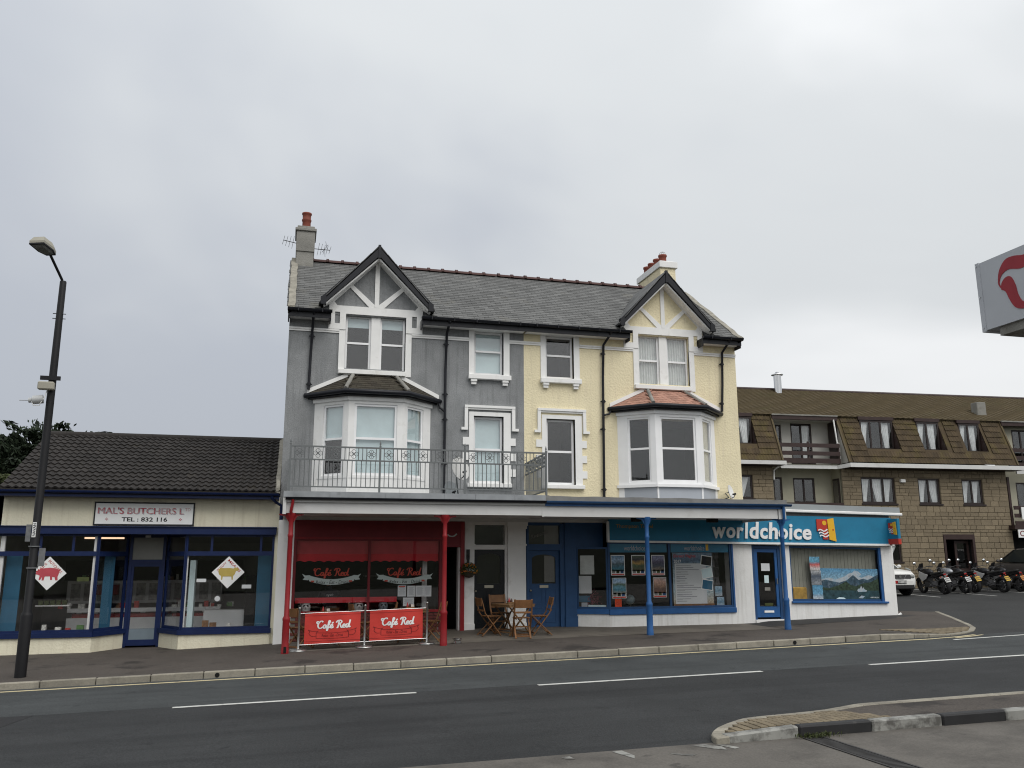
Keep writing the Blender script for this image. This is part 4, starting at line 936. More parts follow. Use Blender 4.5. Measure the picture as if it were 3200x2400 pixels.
# menus on the glass
mat('paper', (0.60, 0.62, 0.63), 0.7, 0.03)
mat('print_grey', (0.25, 0.26, 0.28), 0.7, 0.2, 30)
for k, (x_, z_, w_, h_, lab) in enumerate(((2.80, 1.19, .21, .27, 'leftmost'), (3.04, 1.18, .21, .27, 'second'), (3.26, 1.18, .20, .27, 'third'), (3.47, 1.18, .19, .27, 'rightmost'), (2.94, 0.95, .28, .21, 'low'))):
    t = thing('menu_sheet', {'low': 'wide menu sheet below the row of four on the café window'}.get(lab, lab+' of four white menu sheets on the right café window'), 'menu', (x_+w_/2, -.26, z_), group='menus on the café window')
    gbox(t, 'sheet', 'paper', (x_, x_+w_, z_, z_+h_, -0.252, -0.248))
    b = MB()
    for i in range(8 if h_ > .25 else 5):
        q = z_+h_-0.05-i*0.024; l = random.uniform(0.45, 0.8)*w_; b.mbox(ident, x_+(w_-l)/2, x_+(w_+l)/2, q, q+0.006, -0.2535, -0.2525)
    b.build('print_lines', 'print_grey', t)
    if lab in ('leftmost',): gbox(t, 'heading', 'ink_red', (x_+.02, x_+w_-.02, z_+h_-.045, z_+h_-.015, -0.2535, -0.2525))
# tiny ribbon above the doorway
d = MB(); ribbon(d, [(4.05, 2.74), (4.12, 2.70), (4.22, 2.70), (4.30, 2.76)], 0.045, ident, -0.296); d.build('door_emblem', 'ribbon_pale', grey)
# white pier, black door, pilaster
def pilaster(parent, a, b, zb, m='trim_white', cap=True):
    q = MB(); q.mbox(ident, a, b, zb, 3.08, -0.22, 0.05); q.mbox(ident, a-.012, b+.012, zb, zb+0.28, -0.245, -0.22); q.mbox(ident, a-.02, b+.02, 2.46, 2.50, -0.25, -0.22)
    if cap: q.mbox(ident, a-.03, b+.05, 2.98, 3.08, -0.26, -0.22); q.mbox(ident, a-.01, b+.03, 2.90, 2.98, -0.24, -0.22)
    q.build('pilaster', m, parent)
pilaster(grey, 4.515, 4.79, 0.2, cap=False); pilaster(grey, 5.70, 6.19, 0.2)
gbox(grey, 'door_frame', 'trim_white', (4.79, 5.70, 2.36, 2.48, -0.12, 0.05), (5.64, 5.70, 0.3, 2.36, -0.12, 0.05), (5.64, 5.70, 2.48, 3.08, -0.12, 0.05), (4.79, 5.64, 3.0, 3.08, -0.12, 0.05))
gbox(grey, 'fanlight', 'window_glass', (4.79, 5.64, 2.48, 3.0, -0.06, -0.054)); room(grey, ident, 4.79, 5.70, 2.48, 3.0, -0.04, 0.5)
def door(parent, a, b, zb, zt, m, gl_w, y=-0.06, boss=True):
    d = MB(); c0, c1 = a+0.10, b-0.10; gz0, gz1 = zb+(zt-zb)*0.565, zt-0.10
    d.mbox(ident, a, b, zb, gz0, y, y+.05); d.mbox(ident, a, c0, gz0, zt, y, y+.05); d.mbox(ident, c1, b, gz0, zt, y, y+.05)
    # arched head of the glazed panel
    mid = (c0+c1)/2; hw = (c1-c0)/2; arc = [(mid+hw*math.cos(t), gz1-0.12+0.12*math.sin(t)) for t in [math.pi*i/12 for i in range(13)]]
    d.prism([(c0, zt), (c0, gz1-0.12)]+arc[::-1][1:-1]+[(c1, gz1-0.12), (c1, zt)], ident, y, y+.05)
    for v0, v1 in ((zb+.12, zb+.50), (zb+.60, gz0-.14)):
        for u0, u1 in ((c0, mid-.04), (mid+.04, c1)):
            for q in ((u0, u1, v0, v0+.02), (u0, u1, v1-.02, v1), (u0, u0+.02, v0+.02, v1-.02), (u1-.02, u1, v0+.02, v1-.02)): d.mbox(ident, *q, y-.012, y)
    o = d.build('door', m, parent)
    gbox(o, 'pane', 'window_glass', (c0-.01, c1+.01, gz0, gz1+.01, y+.02, y+.026)); gbox(o, 'letter_box', 'brass', (mid-.12, mid+.12, gz0-.11, gz0-.04, y-.012, y))
    k = MB(); k.lathe([(0.0, 0), (0.022, .005), (0.028, .02), (0.0, .05)], (a+.06, y-.05, zb+.95), 10, 'y'); k.build('door_knob', 'brass', o)
    return o
door(grey, 4.80, 5.635, 0.34, 2.355, 'door_black', 0.6); room(grey, ident, 4.80, 5.635, 0.34, 2.355, 0.0, 0.6)
# ------------------------------------------------------------------ blue door and travel shop (ground floor of the yellow house)
gbox(yellow, 'door_frame', 'blue_dark', (6.24, 6.29, 0.3, 3.05, -0.14, 0.05), (7.17, 7.30, 0.3, 3.05, -0.14, 0.05), (6.29, 7.17, 2.335, 2.50, -0.14, 0.05), (6.29, 7.17, 3.0, 3.08, -0.14, 0.05), (6.19, 6.24, 0.3, 3.08, -0.10, 0.05))
fl = gbox(yellow, 'fanlight', 'window_glass', (6.29, 7.17, 2.50, 3.0, -0.06, -0.054)); room(yellow, ident, 6.29, 7.17, 2.50, 3.0, -0.04, 0.5)
gbox(fl, 'curtain', 'interior_mid', (6.76, 7.17, 2.50, 3.0, -0.03, -0.025))
text_mb('Ravenscroft', ident, 6.40, 2.64, 0.52, 0.10, w=-0.064, shear=0.3, rot=0.32).build('house_name', 'chimney_grey', fl)
dd = door(yellow, 6.295, 7.165, 0.34, 2.33, 'blue_dark', 0.6); room(yellow, ident, 6.295, 7.165, 0.34, 2.33, 0.0, 0.6)
gbox(dd, 'curtain', 'interior_mid', (6.76, 7.05, 1.5, 2.2, -0.01, -0.005))
gbox(yellow, 'door_pilaster', 'blue_dark', (7.30, 7.62, 0.3, 3.08, -0.18, 0.05)); gbox(yellow, 'pilaster_base', 'blue_dark', (7.29, 7.63, 0.3, 0.62, -0.20, -0.18))
gbox(yellow, 'shop_fascia', 'blue_dark', (7.62, 8.40, 2.42, 3.08, -0.16, 0.05))
# angled side window and main window
SA = plane_map((7.62, -0.14), (8.40, -0.53)); LA = math.hypot(.78, .39); TV = Y_map(-0.53)
sash(yellow, SA, 0.0, LA-.02, 0.80, 2.42, 0.02, fr=0.05, m='blue_dark', gm='shop_glass', name='shop_window')
gbox(yellow, 'shop_base', 'wall_white', (0.0, LA, 0.0, 0.67, 0.0, 0.15), M=SA)
gbox(yellow, 'shop_sill', 'blue_paint', (0.0, LA, 0.67, 0.80, -0.04, 0.10), M=SA)
gbox(yellow, 'shop_base', 'wall_white', (8.40, 12.14, 0.0, 0.65, 0.0, 0.15), M=TV)
gbox(yellow, 'shop_sill', 'blue_paint', (8.39, 12.13, 0.65, 0.79, -0.05, 0.10), M=TV, bevel=0.008)
sash(yellow, TV, 8.40, 12.08, 0.79, 2.56, 0.02, fr=0.055, mulls=(10.20,), m='blue_dark', gm='shop_glass', name='shop_window')
gbox(yellow, 'window_jamb', 'blue_paint', (12.08, 12.13, 0.79, 2.56, 0.0, 0.10), M=TV)
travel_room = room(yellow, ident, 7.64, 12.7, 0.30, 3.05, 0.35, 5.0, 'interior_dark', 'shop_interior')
q = MB(); q.add([(7.66, -.1, .78), (8.42, -.47, .78), (12.1, -.47, .78), (12.1, .35, .78), (7.66, .35, .78)], [(0, 1, 2, 3, 4)]); q.build('window_ledge', 'interior_mid', yellow)
gbox(yellow, 'brochure_shelf', 'interior_mid', (11.55, 12.05, 0.79, 2.3, 0.20, 0.24))
mat('brochure', (0.20, 0.19, 0.20), 0.5, 0.5, 9, pieces=0.7)
bro = MB(); bro.box(-.055, .055, -.008, .008, -.11, .11); bro = bro.mesh('brochure', 'brochure'); its = []
for r in range(6):
    for q in range(4): its.append((bro, Matrix.Translation((11.60+q*0.125, 0.17, 0.98+r*0.25)) @ Matrix.Rotation(R(-12), 4, 'X')))
pieces(yellow, 'brochure', its, 'brochure')

# flat-roofed annex
ax = thing('shop_annex', 'low white annex with grey flat roof edge and blue shop door', 'shop', (14.8, -0.4, 0.42))
def AX(u, v, w): return (u, -0.50+w, v-0.018*max(0.0, u-12.2)*min(1.0, max(0.0, (v-0.4)/0.5)))
b = MB(); b.wall(AX, 12.14, 17.36, 0.1, 2.56, [(12.73, 13.66, 0.1, 2.50), (13.93, 16.98, 0.95, 2.50)], 0.18); 
b.add([(17.36, -.5, .1), (17.36, 6, .1), (17.36, 6, 3.4), (17.36, -.5, 3.3)], [(0, 1, 2, 3)]); b.add([(12.14, 6, .1), (17.36, 6, .1), (17.36, 6, 3.4), (12.14, 6, 3.4)], [(0, 1, 2, 3)])
b.add([(12.14, -.5, .1), (12.14, -.5, 2.56), (12.14, 0, 2.56), (12.14, 0, .1)], [(0, 1, 2, 3)])
b.build('wall', 'wall_white', ax)
b = MB(); b.mbox(AX, 12.5, 17.66, 3.525, 3.685, -0.12, -0.06); b.mbox(AX, 12.5, 17.64, 3.62, 3.675, -0.06, 6.3); b.build('flat_roof', 'cap_grey', ax)
b = MB(); b.mbox(AX, 12.5, 17.72, 3.44, 3.52, -0.16, -0.05); b.build('gutter', 'trim_white', ax, 0.015)
b = MB(); b.mbox(AX, 12.14, 17.36, 2.56, 3.50, 0.0, 0.15); b.build('upper_wall', 'interior_mid', ax)
room(ax, ident, 12.72, 17.2, 0.42, 2.55, -0.32, 4.0, 'interior_dark', 'shop_interior')
d = MB(); 
d.mbox(AX, 12.74, 12.83, 0.44, 2.48, 0.05, 0.13); d.mbox(AX, 13.57, 13.66, 0.44, 2.48, 0.05, 0.13); d.mbox(AX, 12.83, 13.57, 2.40, 2.48, 0.05, 0.13); d.build('door_frame', 'blue_dark', ax)
d = MB(); d.mbox(AX, 12.84, 12.93, 0.50, 2.39, 0.07, 0.12); d.mbox(AX, 13.48, 13.56, 0.50, 2.39, 0.07, 0.12); d.mbox(AX, 12.93, 13.48, 2.30, 2.39, 0.07, 0.12); d.mbox(AX, 12.93, 13.48, 0.50, 0.80, 0.07, 0.12)
do = d.build('door', 'blue_paint', ax); gbox(do, 'pane', 'shop_glass', (12.92, 13.49, 0.79, 2.31, 0.09, 0.096), M=AX); gbox(do, 'letter_box', 'letter_white', (13.06, 13.36, 0.63, 0.69, 0.055, 0.07), M=AX); gbox(do, 'handle', 'chrome', (13.50, 13.53, 1.42, 1.58, 0.04, 0.07), M=AX)
gbox(ax, 'door_step', 'trim_white', (12.74, 13.66, 0.30, 0.44, -0.03, 0.2), M=AX)
for u0, u1, v0, v1, nm in ((13.05, 13.32, 1.78, 1.99, 'paper'), (13.13, 13.27, 1.45, 1.66, 'blind_cyan'), (13.13, 13.3, 1.24, 1.33, 'chimney_grey'), (13.10, 13.36, 0.82, 0.90, 'weed_green')): gbox(do, 'notice', nm, (u0, u1, v0, v1, 0.086, 0.088), M=AX)
sash(ax, AX, 13.95, 16.96, 0.96, 2.49, 0.06, fr=0.05, m='blue_dark', gm='shop_glass', name='shop_window')
gbox(ax, 'window_jamb', 'blue_paint', (16.90, 16.98, 0.96, 2.50, 0.02, 0.06), M=AX)
gbox(ax, 'shop_sill', 'blue_paint', (13.90, 17.06, 0.905, 0.96, -0.07, 0.12), M=AX, bevel=0.006)
mat('vertical_blind', (0.27, 0.275, 0.235), 0.8, 0.06, 3)
its = []; vb = MB(); vb.box(-0.058, 0.058, -0.003, 0.003, -0.75, 0.75); vb = vb.mesh('blind_slat', 'vertical_blind')
for i in range(25): its.append((vb, Matrix.Translation((14.05+i*0.118, -0.26, 1.66)) @ Matrix.Rotation(R(4), 4, 'Z')))
pieces(ax, 'blind_slat', its, 'vertical_blind')
b = MB(); b.cyl((17.40, -0.42, 0.44), (17.52, -0.46, 0.52), 0.04, n=10); b.cyl((17.40, -0.42, 0.50), (17.40, -0.42, 3.3), 0.035, n=8); b.build('downpipe', 'trim_white', ax)

# ------------------------------------------------------------------ shop sign
sg = thing('shop_sign', 'long teal fascia sign with raised white letters and an open yellow door emblem', 'sign', (12.9, -0.6, 2.55))
def SG(u, v, w): return (u, -0.60+w, v-0.016*max(0.0, u-12.2))
gbox(sg, 'sign_board', 'teal', (8.42, 17.34, 2.60, 3.36, 0.0, 0.06), M=SG)
gbox(sg, 'lower_trim', 'trim_white', (8.36, 17.36, 2.545, 2.60, -0.04, 0.06), M=SG); gbox(sg, 'end_trim', 'trim_white', (8.36, 8.415, 2.60, 3.10, -0.03, 0.06), M=SG)
text_mb('Thompson Travel', SG, 8.62, 2.90, 1.08, 0.13, w=-0.004, bold=0.01).build('gold_text', 'gold_text', sg)
# letter by letter
LET = [('w', 11.47, 11.86), ('o', 11.87, 12.13), ('r', 12.16, 12.37), ('l', 12.40, 12.51), ('d', 12.54, 12.83), ('c', 12.85, 13.08), ('h', 13.10, 13.38), ('o', 13.40, 13.68), ('i', 13.71, 13.83), ('c', 13.85, 14.10), ('e', 14.12, 14.39)]
LET = [(c, 11.47+(a-11.47)*3.13/2.92, 11.47+(b-11.47)*3.13/2.92) for c, a, b in LET]
for ch_, a, b_ in LET:
    h_ = 0.31 if ch_ in 'worce' else (0.47 if ch_ != 'i' else 0.44)
    text_mb(ch_, SG, a, 2.665, b_-a, h_, w=-0.012, depth=0.03, bold=0.028, shear=0.10).build('letter', 'letter_white', sg)
def emblem(parent, M, u, v, s_, w=-0.01, dp=0.02, red=True):
    """sun over waves beside an open door; s_ = height"""
    b = MB(); b.mbox(M, u, u+.56*s_, v+.42*s_, v+.97*s_, w-dp, w); b.mbox(M, u+.30*s_, u+.56*s_, v+.05*s_, v+.42*s_, w-dp, w); b.build('emblem_panel', 'logo_red', parent)
    b = MB(); b.prism([(u+.40*s_+.11*s_*math.cos(t*.5236), v+.80*s_+.11*s_*math.sin(t*.5236)) for t in range(12)], M, w-dp-.006, w-dp-.001); b.build('emblem_sun', 'logo_yellow', parent)
    for i in range(3):
        b = MB(); ribbon(b, [(u+(x_+.03*i)*s_, v+(.42-.13*i+y_)*s_) for x_, y_ in ((.06, .03), (.14, .08), (.24, .05), (.34, .0), (.44, .03), (.54, .10))], .075*s_, M, w-dp-.008-.002*i); b.build('emblem_wave', 'letter_white', parent)
    b = MB(); b.prism([(u+.56*s_, v+.98*s_), (u+.62*s_, v+.04*s_), (u+.98*s_, v-.04*s_), (u+.90*s_, v+1.04*s_)][::-1], M, w-dp-.012, w-dp+.006); b.build('emblem_door', 'logo_yellow', parent)
    b = MB(); b.prism([(u+.84*s_+.04*s_*math.cos(t*.785), v+.50*s_+.04*s_*math.sin(t*.785)) for t in range(8)], M, w-dp-.018, w-dp-.012); b.build('emblem_knob', 'logo_red', parent)
emblem(sg, SG, 14.80, 2.66, 0.62)
# projecting sign
ps = thing('projecting_sign', 'small teal box sign with red base projecting from the annex corner', 'sign', (17.22, -0.78, 2.5))
b = MB(); b.box(17.20, 17.29, -1.03, -0.56, 2.66, 3.24); b.build('sign_box', 'teal', ps, 0.006)
b = MB(); b.box(17.19, 17.295, -1.035, -0.56, 2.50, 2.66); b.build('sign_base', 'logo_red', ps, 0.006)
emblem(ps, lambda u, v, w: (17.20+w, -u, v), 0.64, 2.78, 0.36, w=-0.002, dp=0.004)
b = MB(); b.tube([(17.25, -0.56, 3.05), (17.25, -0.45, 3.05)], 0.012, 6); b.tube([(17.25, -0.56, 2.78), (17.25, -0.45, 2.78)], 0.012, 6); b.build('bracket', 'dark_plastic', ps)
# ------------------------------------------------------------------ butcher's shop
mat('cream_render', (0.74, 0.70, 0.545), 0.75, 0.05, 1.5, bump=0.5, bscale=22, stain=(0.60, 0.55, 0.41), sscale=1.3, s0=0.58, s1=0.78, streak=(0.62, 0.57, 0.43))
mat('navy_paint', (0.006, 0.016, 0.068), 0.45, 0.12, 4, stain=(0.014, 0.026, 0.08), sscale=5)
mat('tile_dark', (0.026, 0.023, 0.021), 0.8, 0.15, 3, fine=0.15, fscale=40, pieces=0.22, stain=(0.045, 0.039, 0.028), sscale=1.6, s0=0.60, s1=0.74)
mat('board_pale', (0.27, 0.27, 0.245), 0.7, 0.08, 3)
mat('panel_steel', (0.16, 0.20, 0.23), 0.35, 0.08, 3)
mat('interior_blue', (0.025, 0.11, 0.19), 0.5, 0.1)
mat('interior_white', (0.62, 0.62, 0.60), 0.6, 0.1, 3)
mat('fridge_white', (0.68, 0.69, 0.69), 0.4, 0.06, 3)
mat('meat', (0.24, 0.05, 0.045), 0.4, 0.35, 12)
mat('tray_print', (0.36, 0.35, 0.33), 0.6, 0.3, 14)
mat('faded_red', (0.42, 0.06, 0.08), 0.6, 0.15, 6, stain=(0.55, 0.42, 0.42), sscale=7, s0=0.44, s1=0.56, samt=0.9)
mat('pig_pink', (0.46, 0.07, 0.09), 0.6, 0.1); mat('sheep_yellow', (0.50, 0.38, 0.10), 0.6, 0.1)
emit('tube_light', (1.0, 0.66, 0.42), 1.1)
bu = thing('butcher_shop', "cream single-storey butcher's shop with navy woodwork and dark tiled roof", 'shop', (-3.3, 1.5, 0.05))
b = MB(); b.wall(ident, -6.55, -0.20, 2.88, 3.66, [], 0.1); b.mbox(ident, -0.30, -0.20, 0.0, 2.88, 0.0, 0.3); b.mbox(ident, -6.9, -6.45, -0.2, 3.66, 0.0, 0.3)
b.add([(-6.55, 0, -.2), (-6.55, 6.8, -.2), (-6.55, 6.8, 3.66), (-6.55, 3.2, 5.4), (-6.55, 0, 3.66)], [(0, 1, 2, 3, 4)]); b.add([(-6.55, 6.8, -.2), (-.2, 6.8, -.2), (-.2, 6.8, 3.66), (-6.55, 6.8, 3.66)], [(0, 1, 2, 3)])
b.build('wall', 'cream_render', bu)
# plinth with the splayed entrance
FP = [(-6.55, -0.06), (-4.28, -0.06), (-3.74, 0.80)]; GP = [(-2.92, 0.80), (-2.38, -0.06), (-0.28, -0.06)]
for path in (FP, GP):
    for p0, p1 in zip(path, path[1:]):
        M = plane_map(p0, p1); L_ = math.hypot(p1[0]-p0[0], p1[1]-p0[1])
        gbox(bu, 'plinth', 'cream_render', (0.0, L_, -0.2, 0.36, 0.0, 0.16), M=M); gbox(bu, 'shop_sill', 'navy_paint', (-0.02, L_+.02, 0.36, 0.47, -0.05, 0.12), M=M)
        ml = []; tr = []
        if L_ > 2.05: ml = [L_*.5-.15, L_*.5+.55] if p0[0] < -3 else [0.62, 1.78]
        # transom lights over the big pane
        o = sash(bu, M, 0.0, L_, 2.26, 2.72, 0.04, fr=0.05, mulls=tuple(ml), m='navy_paint', gm='shop_glass', name='transom_light')
        sash(bu, M, 0.0, L_, 0.47, 2.26, 0.04, fr=0.05 if L_ > 1.5 else 0.06, m='navy_paint', gm='shop_glass', name='shop_window')
gbox(bu, 'signboard_beam', 'navy_paint', (-6.6, -0.245, 2.72, 2.885, -0.14, 0.1)); gbox(bu, 'beam_cap', 'navy_paint', (-6.6, -0.235, 2.885, 2.905, -0.17, 0.1))
q = MB(); q.add([(-4.28, -.06, 2.72), (-2.38, -.06, 2.72), (-2.92, .8, 2.72), (-3.74, .8, 2.72)], [(0, 1, 2, 3)]); q.build('porch_ceiling', 'navy_paint', bu)
gbox(bu, 'door_frame', 'navy_paint', (-3.75, -3.68, 0.03, 2.72, 0.80, 0.90), (-2.98, -2.91, 0.03, 2.72, 0.80, 0.90), (-3.68, -2.98, 2.02, 2.12, 0.80, 0.90), (-3.68, -2.98, 2.66, 2.72, 0.80, 0.90))
gbox(bu, 'fanlight_board', 'board_pale', (-3.68, -2.98, 2.12, 2.66, 0.83, 0.86))
do = gbox(bu, 'door', 'navy_paint', (-3.68, -3.62, 0.06, 2.02, 0.82, 0.87), (-3.04, -2.98, 0.06, 2.02, 0.82, 0.87), (-3.62, -3.04, 1.95, 2.02, 0.82, 0.87))
gbox(do, 'kick_panel', 'panel_steel', (-3.62, -3.04, 0.20, 0.46, 0.83, 0.86)); gbox(do, 'kick_panel', 'navy_paint', (-3.62, -3.04, 0.06, 0.20, 0.82, 0.86)); gbox(do, 'pane', 'shop_glass', (-3.62, -3.04, 0.46, 1.95, 0.84, 0.846))
gbox(bu, 'door_lamp', 'trim_white', (-3.40, -3.28, 2.66, 2.71, 0.70, 0.78))
gbox(bu, 'corner_post', 'trim_white', (-4.42, -4.34, 0.47, 2.70, 0.03, 0.10)); gbox(bu, 'corner_post', 'trim_white', (-2.33, -2.28, 0.47, 2.26, 0.03, 0.08)); gbox(bu, 'corner_post', 'trim_white', (-6.42, -6.33, 0.47, 2.70, 0.03, 0.10))
# interior
room(bu, ident, -6.50, -0.28, -0.10, 2.90, 0.14, 4.6, 'interior_mid', 'shop_interior')
fl = MB(); fl.add([(x_, y_, .07) for x_, y_ in ((-6.5, .1), (-4.2, .1), (-3.74, .9), (-2.92, .9), (-2.4, .1), (-.28, .1), (-.28, 4.6), (-6.5, 4.6))], [(0, 1, 2, 3, 4, 5, 6, 7)]); fl.build('floor', 'floor_shop', bu)
gbox(bu, 'interior_panel', 'interior_blue', (-6.32, -5.98, 0.47, 2.25, 0.25, 0.28)); gbox(bu, 'interior_panel', 'interior_blue', (-0.66, -0.32, 0.47, 2.26, 0.25, 0.28)); gbox(bu, 'interior_panel', 'interior_blue', (-4.26, -4.02, 0.47, 2.25, 0.55, 0.58))
ct = gbox(bu, 'display_counter', 'fridge_white', (-5.3, -1.6, 0.12, 0.62, 2.0, 2.9), (-5.3, -1.6, 0.80, 0.90, 2.0, 2.06), (-5.3, -1.6, 0.62, 0.66, 2.0, 2.9))
gbox(ct, 'meat_tray', 'meat', (-5.2, -3.0, 0.66, 0.76, 2.1, 2.5), (-2.8, -1.8, 0.66, 0.74, 2.1, 2.5)); gbox(ct, 'ticket_row', 'print_white', *[(-5.1+i*0.38, -4.98+i*0.38, 0.76, 0.86, 2.12, 2.13) for i in range(9)])
bkd = gbox(bu, 'back_cabinet', 'interior_white', (-5.7, -1.7, 0.95, 1.55, 3.6, 4.2)); gbox(bu, 'back_panel', 'interior_dark', (-5.9, -1.2, 1.55, 2.1, 4.1, 4.55))
gbox(bkd, 'notice', 'tray_print', *[(-5.6+i*0.33, -5.36+i*0.33, 1.02, 1.48, 3.585, 3.598) for i in range(12)])
gbox(bu, 'crisp_boxes', 'pot_clay', (-4.95, -4.3, 1.2, 1.46, 2.95, 3.1)); gbox(bu, 'scale_cabinet', 'fridge_white', (-1.95, -0.95, 0.35, 0.85, 1.2, 1.6)); gbox(bu, 'cool_room_door', 'blind_cyan', (-2.28, -2.15, 0.3, 2.1, 0.5, 0.9))
gbox(bu, 'shelf', 'interior_white', (-5.75, -5.0, 1.02, 1.05, 0.8, 1.1)); gbox(bu, 'jar_row', 'weed_green', *[(-5.7+i*.13, -5.6+i*.13, 1.05, 1.16, .85, .95) for i in range(5)])
gbox(bu, 'black_unit', 'hole_black', (-0.95, -0.70, 0.15, 1.7, 0.9, 1.3)); gbox(bu, 'wall_paper', 'board_pale', (-3.7, -0.4, 1.2, 2.6, 4.52, 4.56))
random.seed(17)
for m_ in ('product_red', 'product_white', 'product_green', 'product_brown'): mat(m_, {'product_red': (.38, .05, .04), 'product_white': (.62, .62, .58), 'product_green': (.10, .20, .07), 'product_brown': (.22, .12, .06)}[m_], .5, .35, 25)
for i in range(46):
    x_ = random.uniform(-5.6, -1.0); lv = random.choice(((.90, 2.0, 2.06), (1.56, 3.62, 4.0), (.48, .35, .7)));
    if lv[1] < 1 and not (-5.9 < x_ < -4.6 or -2.1 < x_ < -1.2): continue
    w_, h_ = random.uniform(.06, .16), random.uniform(.05, .17); y_ = random.uniform(lv[1], lv[2]); gbox(bu, 'product_box', random.choice(('product_red', 'product_white', 'product_white', 'product_green', 'product_brown')), (x_, x_+w_, lv[0], lv[0]+h_, y_, y_+.1))
tl = MB(); tl.cyl((-4.95, 1.5, 2.66), (-4.02, 1.5, 2.66), 0.022, n=8); tl.build('tube_lamp', 'tube_light', bu)
# stickers
for nm, lab, x_, z_, w_, h_, m in (('window_sticker', 'small green and white sticker on the left butcher window', -4.72, 1.62, .26, .10, 'weed_green'), ('window_sticker', 'white strip sticker left of the yellow sheep sign', -2.06, 1.58, .22, .08, 'paper'), ('window_sticker', 'round white sticker below the yellow sheep sign', -1.62, 1.12, .13, .13, 'paper'), ('window_sticker', 'white sticker with red corner right of the yellow sheep sign', -1.0, 1.42, .22, .09, 'paper')):
    s = MB()
    if 'round' in lab: s.prism([(x_+.065+.065*math.cos(t*.5236), z_+.065+.065*math.sin(t*.5236)) for t in range(12)], ident, -.004, -.001)
    else: s.mbox(ident, x_, x_+w_, z_, z_+h_, -.004, -.001)
    solo(s, nm, m, lab, 'sticker', 'stickers on the butcher windows')
# diamond signs
def diamond(cx_, cz_, label, words, col, animal):
    t = thing('diamond_sign', label, 'sign', (cx_, -0.005, cz_-.39), group='diamond signs in the butcher windows')
    d = MB(); d.prism([(cx_, cz_-.385), (cx_+.385, cz_), (cx_, cz_+.385), (cx_-.385, cz_)], ident, -0.008, -0.003); d.build('board', 'print_white', t)
    a, b_ = words; c45 = math.pi/4
    text_mb(a, ident, cx_-.235, cz_+.01, 0.28, 0.06, w=-.010, bold=.012, rot=c45).build('left_word', 'logo_red', t)
    text_mb(b_, ident, cx_-.03, cz_+.275, 0.40, 0.06, w=-.010, bold=.012, rot=-c45).build('right_word', 'logo_red', t)
    an = MB(); an.prism([(cx_+x_*.1, cz_+y_*.1) for x_, y_ in animal], ident, -.012, -.009); an.build('animal_figure', col, t)
PIG = [(-2.7, -.2), (-2.6, .35), (-2.2, .6), (-1.9, 1.0), (-1.2, 1.15), (0.2, 1.3), (1.4, 1.15), (2.1, .9), (2.6, .95), (2.3, .5), (2.2, -.2), (2.0, -.8), (2.1, -1.6), (1.6, -1.6), (1.4, -.9), (.9, -.8), (.9, -1.5), (.5, -1.5), (.4, -.7), (-.7, -.7), (-.9, -1.6), (-1.3, -1.6), (-1.3, -.8), (-1.6, -1.5), (-1.95, -1.5), (-1.8, -.5), (-2.2, -.3)]
SHEEP = [(-2.3, .6), (-1.9, 1.05), (-.9, 1.0), (0.3, 1.05), (1.2, .9), (1.5, 1.15), (2.0, 1.1), (2.5, .7), (2.3, .35), (1.8, .3), (1.6, -.4), (1.2, -.9), (1.15, -1.8), (.9, -1.8), (.8, -1.0), (-1.2, -1.0), (-1.3, -1.8), (-1.55, -1.8), (-1.6, -.9), (-2.1, -.5), (-2.3, .1)]
diamond(-5.34, 1.81, 'white diamond sign with a red pig in the left butcher window', ("MAL'S", 'BUTCHERS'), 'pig_pink', PIG)
diamond(-1.34, 1.81, 'white diamond sign with a yellow sheep in the right butcher window', ('QUALITY', 'MEATS'), 'sheep_yellow', SHEEP)
# board sign
bs = thing('shop_sign', "white butcher's name board with black border and faded red letters", 'sign', (-3.35, -.03, 2.92))
gbox(bs, 'border', 'ink_dark', (-4.485, -2.215, 2.925, 3.485, -0.035, 0.0)); gbox(bs, 'board', 'print_white', (-4.45, -2.25, 2.96, 3.45, -0.040, -0.034))
text_mb("MAL'S BUTCHERS L", ident, -4.40, 3.20, 1.93, 0.155, w=-.045).build('red_lettering', 'faded_red', bs)
text_mb("MAL'S BUTCHERS L", ident, -4.388, 3.20, 1.93, 0.155, w=-.044).build('red_lettering', 'faded_red', bs); text_mb("MAL'S BUTCHERS L", ident, -4.375, 3.188, 1.93, 0.155, w=-.043).build('letter_shadow', 'panel_bluegrey', bs)
text_mb("TD", ident, -2.44, 3.28, 0.13, 0.075, w=-.043, bold=.012).build('red_lettering', 'faded_red', bs)
text_mb("TEL : 832 116", ident, -3.86, 3.02, 1.03, 0.105, w=-.043, bold=.025).build('black_lettering', 'ink_dark', bs)
for x_ in (-4.19, -2.53):
    d = MB()
    for a, b_ in ((.022, 0), (-.022, 0), (0, .022), (0, -.022)): d.prism([(x_+a, 3.075+b_-.016), (x_+a+.016, 3.075+b_), (x_+a, 3.075+b_+.016), (x_+a-.016, 3.075+b_)], ident, -.044, -.041)
    d.build('flower_mark', 'faded_red', bs)
